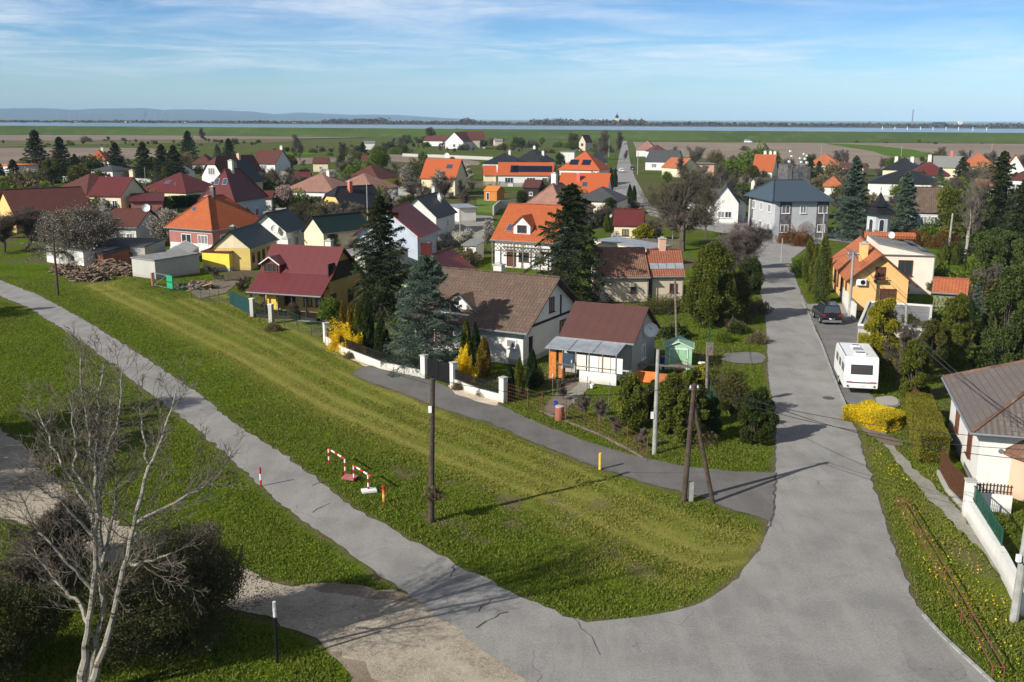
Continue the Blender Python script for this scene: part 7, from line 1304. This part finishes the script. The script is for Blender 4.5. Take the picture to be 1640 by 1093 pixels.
wallrun('fence_wall', [(727, 618), (768, 634), (806, 644)], .5, .25, CHW, 'short white wall with black railing between gate and workshop garden', pillars=(0, 2), ph=1.65, upper=BLACK, uh=.75)
a, b = G(685, 606), G(722, 617); d = b-a; g = empty('gate', a, math.atan2(d.y, d.x), 'black double driveway gate beside the yellow forsythia', 'gate')
for k in range(2):
    m = MB(); L_ = d.length/2-.03; x0 = k*(L_+.05)
    for z in (.15, 1.35): m.box((x0+L_/2, 0, z), (L_, .05, .06))
    for j in range(14): m.box((x0+L_*(j+.5)/14, 0, .8+.1*math.sin(j/14*3.14)), (L_/14*.85, .03, 1.35))
    m.build('leaf', BLACK, g)
def meshfence(name, pts, h, label, pm, mm, step=2.2, nw=6, r=.03, vert=.5, parts='post'):
    w = resample([G(*p) for p in pts], step); o = empty(name, w[0], 0, label, 'fence'); m = MB()
    for a, b in zip(w[:-1], w[1:]):
        a_, b_ = a-w[0], b-w[0]; d = (b_-a_)
        for k in range(nw): z = .08+(h-.12)*k/(nw-1); m.tube(a_+Vector((0, 0, z)), b_+Vector((0, 0, z)), .006, .006, 3, False)
        n_ = max(2, int(d.length/vert))
        for k in range(n_): q = a_.lerp(b_, k/n_); m.tube(q+Vector((0, 0, .05)), q+Vector((0, 0, h-.05)), .003, .003, 3, False)
    m.build('mesh', mm, o)
    for q in w: c = q-w[0]; m = MB(); m.tube((c.x, c.y, 0), (c.x, c.y, h+.08), r, r, 6); m.build(parts, pm, o)
    return o
meshfence('mesh_fence', [(278, 465), (322, 479), (366, 492)], 1.4, 'thin green wire fence left of the dark tarpaulin', GRNM, GRNM, 2.0, vert=.18); meshfence('mesh_fence', [(408, 507), (434, 516), (478, 531), (521, 546)], 1.5, 'green wire mesh fence in front of the paved cottage garden', GRNM, GRNM, 2.2, vert=.18)
meshfence('wire_fence', [(812, 645), (845, 655), (868, 662), (906, 678), (960, 700), (1004, 722), (1036, 738)], 1.35, 'rusty wire fence round the untidy workshop garden', RUST, RUST, 2.1, vert=.2)
meshfence('wire_fence', [(1150, 690), (1135, 640), (1130, 590), (1136, 545)], 1.5, 'dark green fence on the road side of the workshop garden', GRNM, GRNM, 2.4, vert=.15)
a, b = G(247, 458), G(269, 463); d = b-a; g = empty('gate', a, math.atan2(d.y, d.x), 'rusty framed mesh gate beside the timber heaps', 'gate'); m = MB(); L_ = d.length
for q0, q1 in (((0, 0, .1), (L_, 0, .1)), ((0, 0, 1.5), (L_, 0, 1.5)), ((0, 0, 0), (0, 0, 1.6)), ((L_, 0, 0), (L_, 0, 1.6)), ((0, 0, .1), (L_, 0, 1.5))): m.tube(q0, q1, .035, .035, 6)
m.build('frame', ZINC, g); q = MB(); q.box((-.2, 0, .7), (.3, .3, 1.5)); q.build('pillar', BRICK, g)
m = MB(); a, b = G(268, 463), G(279, 464); d = b-a; g = empty('gate', a, math.atan2(d.y, d.x)-.3, 'narrow bright green sheet gate', 'gate'); m.box((d.length/2+.1, 0, .85), (d.length+.2, .05, 1.6)); gm_ = m.build('leaf', pmat('bright_green_sheet', (.02, .33, .16), (.015, .25, .12), 3, .5), g); m = MB()
for z in (.08, .85, 1.62): m.box((d.length/2+.1, -.04, z), (d.length+.25, .05, .07))
m.build('frame', GRNM, gm_)
a, b = G(368, 488), G(402, 505); d = b-a; g = empty('screen_fence', a, math.atan2(d.y, d.x), 'dark green tarpaulin screen fence at the cottage garden corner', 'fence'); m = MB(); n_ = 12
for k in range(n_): m.face([(d.length*k/n_, .05*math.sin(k*1.4), .05), (d.length*(k+1)/n_, .05*math.sin((k+1)*1.4), .05), (d.length*(k+1)/n_, .02*math.sin((k+1)*2.1), 1.5), (d.length*k/n_, .02*math.sin(k*2.1), 1.5)])
m.build('tarpaulin', TEAL, g)
for k in range(4): m = MB(); m.tube((d.length*k/3, .08, 0), (d.length*k/3, .08, 1.6), .035); m.build('post', GRNM, g)
for u, v, l in ((405, 507, 'concrete gatepost right of the dark tarpaulin'), (435, 517, 'second concrete gatepost by the cottage garden')):
    m = MB(); m.box((0, 0, .85), (.38, .38, 1.7)); o = empty('gatepost', G(u, v), -.4, l, 'post'); po = m.build('shaft', CONC, o); m = MB(); m.box((0, 0, 1.73), (.46, .46, .08)); m.build('cap', CHW, po)
# right bungalow fences
wallrun('fence_wall', [(1549, 826), (1605, 915), (1640, 985)], .85, .28, WH, 'white rendered garden wall with green panels at the right edge', pillars=(0,), ph=1.75)
a, b = G(1551, 822, 0), G(1600, 905, 0); d = b-a; g = empty('panel_fence', a, math.atan2(d.y, d.x), 'dark green framed mesh panel set on the white wall', 'fence'); m = MB(); L_ = d.length
for z in (.95, 1.6): m.box((L_/2, 0, z), (L_, .05, .05))
for k in range(6): m.box((L_*k/5, 0, 1.27), (.05, .05, .75))
for k in range(60): m.box((L_*(k+.5)/60, 0, 1.27), (.015, .015, .62))
m.build('frame', GRNM, g)
wallrun('fence_wall', [(1504, 760), (1520, 790), (1545, 816)], .25, .25, CONC, 'brown board fence on a low concrete base in front of the bungalow', cat='fence', upper=WOOD, uh=1.35); wallrun('fence_wall', [(1551, 816), (1585, 818), (1618, 822)], .9, .2, WH, 'white cross wall topped with brown laths before the bungalow', cat='fence', upper=WOOD, uh=.5)
wallrun('fence_wall', [(1349, 480), (1358, 500), (1368, 512)], 1.5, .25, WH, 'short white wall at the left corner of the apricot house'); wallrun('fence_wall', [(1456, 640), (1475, 660)], 1.1, .2, WOOD, 'brown plank fence between thuja and clipped hedge', cat='fence')
wallrun('fence_wall', [(632, 313), (688, 313.5)], 2.1, .3, CONC, 'long grey panel wall behind the dark spruce tip'); wallrun('fence_wall', [(645, 251), (700, 253), (790, 257)], 1.5, .4, CONC, 'long pale wall between the brown field and the farm orchard'); wallrun('fence_wall', [(858, 268), (900, 267)], 2.6, .4, CHW, 'pale wall left of the orange pyramid roof'); wallrun('fence_wall', [(790, 345), (800, 335), (840, 333)], 1.8, .3, CONC, 'grey garden wall by the bright lawn')
wallrun('fence_wall', [(1190, 356), (1150, 352), (1100, 345)], 1.2, .3, WH, 'white picket-like wall before the white gabled house', upper=FRW, uh=.4); wallrun('fence_wall', [(1376, 425), (1376, 426)], .1, .1, WH, 'x') if False else None
wallrun('fence_wall', [(204, 340), (262, 336)], 1.4, .2, WOOD, 'reddish board fence below the crimson shed', cat='fence'); wallrun('fence_wall', [(865, 658), (905, 674), (960, 696), (1000, 716), (1030, 733)], .05, .15, WOODG, 'low concrete kerb at the foot of the wire fence', cat='kerb')
# rusty pipe frame in the verge
a, b = G(1449, 812), G(1607, 1088); d = b-a; nrm = Vector((-d.y, d.x, 0)).normalized()*-.38; g = empty('pipe_rail', a, 0, 'long rusty double pipe rail lying low in the grass verge', 'rail'); m = MB(); m.path([(0, 0, .42), tuple(d+Vector((0, 0, .42)))], .028); m.path([tuple(Vector((nrm.x, nrm.y, .45))), tuple(d+nrm+Vector((0, 0, .45)))], .028)
for k in range(5): q = d*(k/4); m.path([tuple(q+Vector((0, 0, 0))), tuple(q+Vector((0, 0, .42))), tuple(q+nrm+Vector((0, 0, .45))), tuple(q+nrm)], .022)
m.build('pipe', RUST, g)
# mint garden shed
a, b = G(1068, 592), G(1111, 594); d = b-a; g = empty('garden_shed', (a+b)/2+Vector((0, 1.0, 0)), math.atan2(d.y, d.x), 'mint green sheet metal garden shed with white framed double door', 'shed'); X, Y = d.length/2, 1.0; m = MB(); m.prism([(-X, -Y), (X, -Y), (X, Y), (-X, Y)], 0, 1.75)
for s in (-1, 1): m.face([(-X, s*Y, 1.75), (X, s*Y, 1.75), (0, s*Y, 2.18)])
m.build('wall', MINT, g); rf = roof_part('roof', [[(-X-.12, -Y-.12, 1.74), (0, -Y-.12, 2.24), (0, Y+.12, 2.24), (-X-.12, Y+.12, 1.74)], [(X+.12, -Y-.12, 1.74), (X+.12, Y+.12, 1.74), (0, Y+.12, 2.24), (0, -Y-.12, 2.24)]], MINT, g, .07)
m = MB()
for s in (-1, 1): m.tube((s*(X+.12), -Y-.14, 1.72), (0, -Y-.14, 2.2), .035, .035, 4); m.tube((s*(X+.13), -Y, 1.72), (s*(X+.13), Y, 1.72), .03, .03, 4)
m.build('white_trim', FRW, rf)
for s in (-1, 1):
    m = MB(); m.box((s*.31, -Y-.02, .82), (.58, .03, 1.5))
    for k in range(7): m.box((s*.31-.25+k*.083, -Y-.038, .82), (.02, .012, 1.45))
    m.build('door', MINT, g)
m = MB()
for s in (-1, 1): m.box((s*.66, -Y-.03, .84), (.07, .05, 1.6))
m.box((0, -Y-.03, 1.63), (1.39, .05, .07)); m.build('door_frame', FRW, g)
# workshop clutter
def clutter(name, u, v, label, cat, fn, rz=0):
    o = empty(name, G(u, v), rz, label, cat); fn(o); return o
def f_(o): m = MB(); m.box((0, 0, .42), (1.6, .05, .8), rx=-.25); m.build('sheet', ORG, o)
clutter('orange_board', 1036, 613, 'orange shiny tarpaulin board leaning below the mint shed', 'board', f_, -.3)
def f_(o): m = MB(); m.box((0, 0, .4), (.8, .05, .8), rx=-.1); m.build('sheet', pmat('rust_orange_panel', (.45, .14, .04), None, 3, .7), o)
clutter('orange_board', 1059, 616, 'flat rust orange panel right of the shiny board', 'board', f_, -.3)
def f_(o):
    m = MB(); m.box((0, 0, .72), (5.4, .55, .08)); m.build('top', WOODG, o)
    for s in (-2.4, 0, 2.4): m = MB(); m.box((s, 0, .34), (.1, .4, .68)); m.build('leg', WOODG, o)
clutter('long_bench', 1058, 600, 'long grey-green plank bench in front of the mint shed', 'bench', f_, R(-12))
def bag(u, v, s, l, mt):
    rng = np.random.default_rng(int(u)); m = MB(); n = 12; rows = []
    for k in range(7):
        t_ = k/6; z = s*.8*t_; r = s*.6*math.sin(math.pi*min(.96, .12+t_*.84)); rows.append([(r*(1+.2*rng.normal())*math.cos(6.28*i/n), r*(1+.2*rng.normal())*math.sin(6.28*i/n), z+.03*rng.normal()) for i in range(n)])
    for a_, b_ in zip(rows[:-1], rows[1:]):
        for i in range(n): m.face([a_[i], a_[(i+1) % n], b_[(i+1) % n], b_[i]])
    m.face(rows[-1]); o = m.build('sack', mt); o.location = G(u, v); tag(o, l, 'sack', 'white sacks by the veranda')
for k, (u, v, s, l) in enumerate(((966, 610, .55, 'crumpled white sack, leftmost before the veranda'), (976, 612, .6, 'crumpled white sack, second from the left'), (986, 610, .65, 'biggest white sack in the middle of the heap'), (995, 612, .55, 'white sack at the right end of the heap'), (981, 605, .5, 'white sack lying behind the others'))): bag(u, v, s, l, WHITE)
def barrel(u, v, l, mt, cap_): o = empty('barrel', G(u, v), 0, l, 'barrel'); m = MB(); m.lathe([(0, 0), (.27, 0), (.29, .3), (.29, .6), (.27, .88), (0, .88)], n=14); m.build('body', mt, o, smooth=True); m = MB(); m.lathe([(.28, .86), (.28, .93), (0, .94)], n=14); m.build('lid', cap_, o)
barrel(1063, 590, 'blue plastic barrel with red lid left of the mint shed', BLUEP, RED); barrel(1123, 600, 'black barrel with white lid right of the mint shed', BLACK, WHITE); barrel(896, 673, 'small brick-red tub by the garden fence', BRICK, CONC)
for u, v, l, mt, s in ((905, 632, 'green watering can on the garden path', GRNM, .3), (948, 622, 'white bucket by the veranda corner', WHITE, .3), (920, 646, 'grey bucket beside the garden path', PLAST, .32), (1006, 622, 'brown clay pot near the white sacks', SALMON, .28), (890, 650, 'blue bucket at the end of the garden path', BLUEP, .3)):
    o = empty('bucket', G(u, v), 0, l, 'bucket'); m = MB(); m.lathe([(0, 0), (s*.38, 0), (s*.5, s), (s*.46, s), (s*.35, .03), (0, .03)], n=12); m.build('body', mt, o, smooth=True); m = MB(); m.path([(s*.5*math.cos(a), 0, s+s*.5*math.sin(a)) for a in np.linspace(0, 3.14, 8)], .01, 4); m.build('handle', ZINC, o)
for k_, (u, v) in enumerate(((885, 636), (900, 622), (915, 612), (930, 604), (940, 640), (975, 650), (1000, 662))):
    o = empty('bottle_stake', G(u, v), 0, ['thin garden stake capped with a clear bottle, nearest the white wall corner', 'second bottle-capped stake from the white wall', 'third bottle-capped stake along the path', 'bottle-capped stake close to the veranda', 'bottle-capped stake between the bare saplings', 'bottle-capped stake left of the ragged shrubs', 'bottle-capped stake at the ragged shrub'][k_], 'stake'); m = MB(); m.tube((0, 0, 0), (0, 0, 1.5), .022); m.build('stick', WOODG, o); m = MB(); m.lathe([(.045, 0), (.05, .16), (.02, .22), (.02, .26)], (0, 0, 1.4), 8); m.build('bottle', pmat('clear_plastic', (.5, .58, .62), None, 2, .15), o)
# bicycle before the shed
def f_(o):
    for x_, n_ in ((-.52, 0), (.52, 1)):
        m = MB(); pts = [(x_+.32*math.cos(a), 0, .34+.32*math.sin(a)) for a in np.linspace(0, 6.2832, 19)]; m.path(pts, .02, 5); w_ = m.build('wheel', RUBBER, o); m = MB()
        for a in np.linspace(0, 3.14, 7): m.tube((x_+.31*math.cos(a), 0, .34+.31*math.sin(a)), (x_-.31*math.cos(a), 0, .34-.31*math.sin(a)), .004, .004, 3)
        m.build('spokes', ZINC, w_)
    m = MB(); A, B, C_, D_, E_ = (-.52, 0, .34), (-.08, 0, .30), (-.2, 0, .82), (.36, 0, .80), (.52, 0, .34)
    for a, b in ((A, B), (A, C_), (B, C_), (B, D_), (C_, D_), (D_, E_)): m.tube(a, b, .018, .018, 6)
    m.build('frame', RED, o); m = MB(); m.box((-.2, 0, .9), (.26, .14, .05)); m.build('saddle', BLACK, o); m = MB(); m.path([(.30, -.26, .98), (.36, -.1, .98), (.36, .1, .98), (.30, .26, .98)], .014); m.tube((.36, 0, .78), (.36, 0, .98), .015); m.build('handlebar', BLACK, o)
clutter('bicycle', 1093, 597, 'bicycle leaning in front of the mint shed door', 'bicycle', f_, .1)
# timber heaps
def heap(u, v, w, d, h, n, label, along=None):
    rng = np.random.default_rng(int(u)); o = empty('timber_heap', G(u, v), 0, label, 'timber heap')
    for part, mt in (('weathered_boards', WOODG), ('brown_boards', pmat('old_board', (.34, .22, .14), (.18, .11, .07), 5, .85))):
        m = MB()
        for k in range(n):
            a = rng.uniform(0, 6.28) if along is None else along+rng.normal(0, .15); q = rng.normal(0, .45, 2); z = max(.05, h*(1-.6*np.hypot(*q))*rng.random()); m.box((q[0]*w/2, q[1]*d/2, z), (rng.uniform(.7, 2.0), rng.uniform(.1, .25), rng.uniform(.04, .1)), rz=a, ry=rng.normal(0, .25), rx=rng.normal(0, .3))
        m.build(part, mt, o)
heap(112, 438, 5, 3, 1.3, 110, 'jumbled heap of boards and beams under the wide blossom tree'); heap(143, 448, 4, 2.4, 1.5, 90, 'dark mound of firewood in front of the other heaps'); heap(178, 432, 5, 3, 1.4, 100, 'heap of dark planks before the derelict shed'); heap(205, 440, 5, 2, 1.0, 60, 'pale poles stacked side by side near the mesh gate', 1.1); heap(316, 462, 5, 2.4, .8, 50, 'old building rubble and beams behind the green wire fence')
heap(455, 462, 4, 1.5, .7, 30, 'garden furniture and boards stored under the cottage porch')
# porch things and stones
st = MB(); rng = np.random.default_rng(3)
# bell tower
bt = empty('bell_tower', G(1404, 392), R(28), 'small pale grey bell tower with black pagoda roof and arched windows', 'tower'); m = MB(); m.prism([(math.cos(a)*1.75, math.sin(a)*1.75) for a in [R(30+60*k) for k in range(6)]], 0, 4.9); m.build('shaft', GREYW, bt)
hx = lambda r, z: [Vector((math.cos(R(30+60*k))*r, math.sin(R(30+60*k))*r, z)) for k in range(6)]
m = MB()
for (r0, z0), (r1, z1) in (((2.6, 4.75), (1.5, 5.5)), ((1.5, 5.5), (1.35, 5.9)), ((1.75, 5.85), (.75, 6.7)), ((.75, 6.7), (.02, 8.0))):
    a, b = hx(r0, z0), hx(r1, z1)
    for i in range(6): m.face([a[i], a[(i+1) % 6], b[(i+1) % 6], b[i]])
m.face(hx(2.6, 4.75)[::-1]); m.face(hx(1.75, 5.85)[::-1]); m.build('roof', T_BLK, bt)
for k in range(6):
    a = R(60*k); Mx = Matrix.Rotation(a+R(90), 4, 'Z') @ Matrix.Translation((0, -1.52, 0)); m = MB(); n_ = 8; pts = [(-.35, -.012, 2.2), (.35, -.012, 2.2), (.35, -.012, 3.6)]+[(.35*math.cos(q), -.012, 3.6+.35*math.sin(q)) for q in np.linspace(.2, 2.94, n_)]+[(-.35, -.012, 3.6)]
    m.face(pts); w_ = m.build('arched_window', GL, bt); w_.matrix_local = Mx; m = MB(); m.path([(-.38, -.02, 2.15), (-.38, -.02, 3.6)]+[(.38*math.cos(q), -.02, 3.6+.38*math.sin(q)) for q in np.linspace(3.0, .14, n_)]+[(.38, -.02, 3.6), (.38, -.02, 2.15)], .05, 4); m.build('surround', WHITE, w_)
m = MB(); m.tube((0, 0, 7.9), (0, 0, 8.7), .04); m.box((0, 0, 8.45), (.35, .05, .06)); m.build('cross', BLACK, bt)
# antenna tower
b_ = G(1268, 352); ztop = topz(b_, 267); at = empty('antenna_tower', b_, R(8), 'square dark stone tower bristling with antennas behind the slate blue roof', 'tower'); m = MB(); m.box((0, 0, ztop/2), (4.3, 4.3, ztop)); m.box((-1.9, 0, ztop/2+.15), (.9, 4.5, ztop+.5)); m.build('shaft', STONE, at)
m = MB(); rng = np.random.default_rng(8)
for x_, h_ in ((-1.2, 3.8), (1.2, 4.4), (2.0, 2.2), (.4, 1.6)): m.tube((x_, 0, ztop), (x_, 0, ztop+h_), .08, .05, 6)
m.tube((-1.6, 0, ztop+3.3), (1.0, 0, ztop+3.9), .03); m.build('mast', ZINC, at)
for k, (x_, z_, r_) in enumerate(((-1.4, .9, .5), (-1.0, 1.9, .35), (-1.3, 2.8, .4), (1.0, .8, .45), (1.7, 1.4, .45), (2.1, .7, .5), (.7, 1.5, .35), (1.4, 2.3, .35), (2.0, 2.0, .4))): r_ *= .5; m = MB(); m.tube((x_, -.2, ztop+z_), (x_+.08, -.5, ztop+z_+.05), r_, r_*.85, 12); m.build('dish', WHITE, at)
# street stuff far
for k, (u, v) in enumerate(((1413, 207.5), (1433, 207.8), (1453, 208.1), (1474, 208.4), (1494, 208.7), (1515, 209), (1535, 209.3), (1558, 209.6), (1580, 209.9))): m = MB(); m.tube((0, 0, -1), (0, 0, 3.2), .35, .35, 6); m.tube((0, 0, 3.2), (0, 0, 3.8), .55, .55, 6); o = m.build('mooring_post', WHITE); o.location = G(u, v, 7); tag(o, 'white mooring post standing in the canal at the right', 'post', 'row of mooring posts in the canal')
def far_block(u, D_, w, h, d, mat, name, label, cat, roof=None, z0=0):
    r_ = ray(u, 195); s = D_/r_.y; o = empty(name, (r_.x*s, D_, z0), 0, label, cat); m = MB(); m.box((0, 0, h/2), (w, d, h)); m.build('wall', mat, o)
    if roof: m = MB(); hexa(m, (-w/2-.5, w/2+.5, -d/2-.5, d/2+.5), (-w/2+w*.1, w/2-w*.1, -.3, .3), h, h+min(w, d)*.35); m.build('roof', roof, o)
    return o
ch = far_block(988, 2500, 7, 22, 7, CREAM, 'church', 'distant cream church with onion-like dark spire on the other shore', 'church'); m = MB(); m.lathe([(4, 22), (3.6, 24), (4.2, 26.5), (2.2, 29), (.9, 31), (.3, 36)], n=8); m.build('spire', T_BLK, ch); m = MB(); m.box((16, 4, 5), (26, 10, 10)); m.build('nave', CREAM, ch); m = MB(); hexa(m, (2.5, 30, -2, 10), (3, 29, 3.5, 4.5), 10, 17); m.build('nave_roof', T_ORG, ch)
for k, (u, w, mt) in enumerate(((287, 22, WHITE), (295, 12, WHITE), (205, 16, WHITE), (120, 14, WHITE), (340, 18, CHW), (470, 20, WHITE), (1024, 12, WHITE), (1268, 16, WHITE), (1182, 10, SALMON), (1600, 22, SALMON), (1522, 30, WHITE))): far_block(u, 2750+(u % 7)*60, w, 9, 9, mt, 'distant_house', 'tiny pale building among the woods of the far shore', 'building', T_DRD if k % 2 else None).__setitem__('group', 'buildings on the far shore')
far_block(1505, 2600, 26, 15, 12, pmat('blue_cladding', (.03, .05, .12), None, .1, .6), 'factory', 'distant dark blue factory block on the right horizon', 'factory'); far_block(1538, 2600, 9, 17, 9, CHW, 'silo', 'white silo beside the distant factory', 'silo'); far_block(1461, 2600, 2, 46, 2, ZINC, 'mast', 'thin grey mast on the right horizon', 'mast')
# dishes on the ground etc: pool in the yard of the solar house
m = MB(); m.box((0, 0, .3), (9, 4.5, .6)); o = empty('pool', G(805, 297), -.1, 'covered teal swimming pool before the solar-panelled house', 'pool'); m.build('basin', CONC, o); m = MB(); m.box((0, 0, .64), (8.4, 3.9, .06)); m.build('cover', pmat('teal_cover', (.03, .16, .14), None, 1, .4), o)
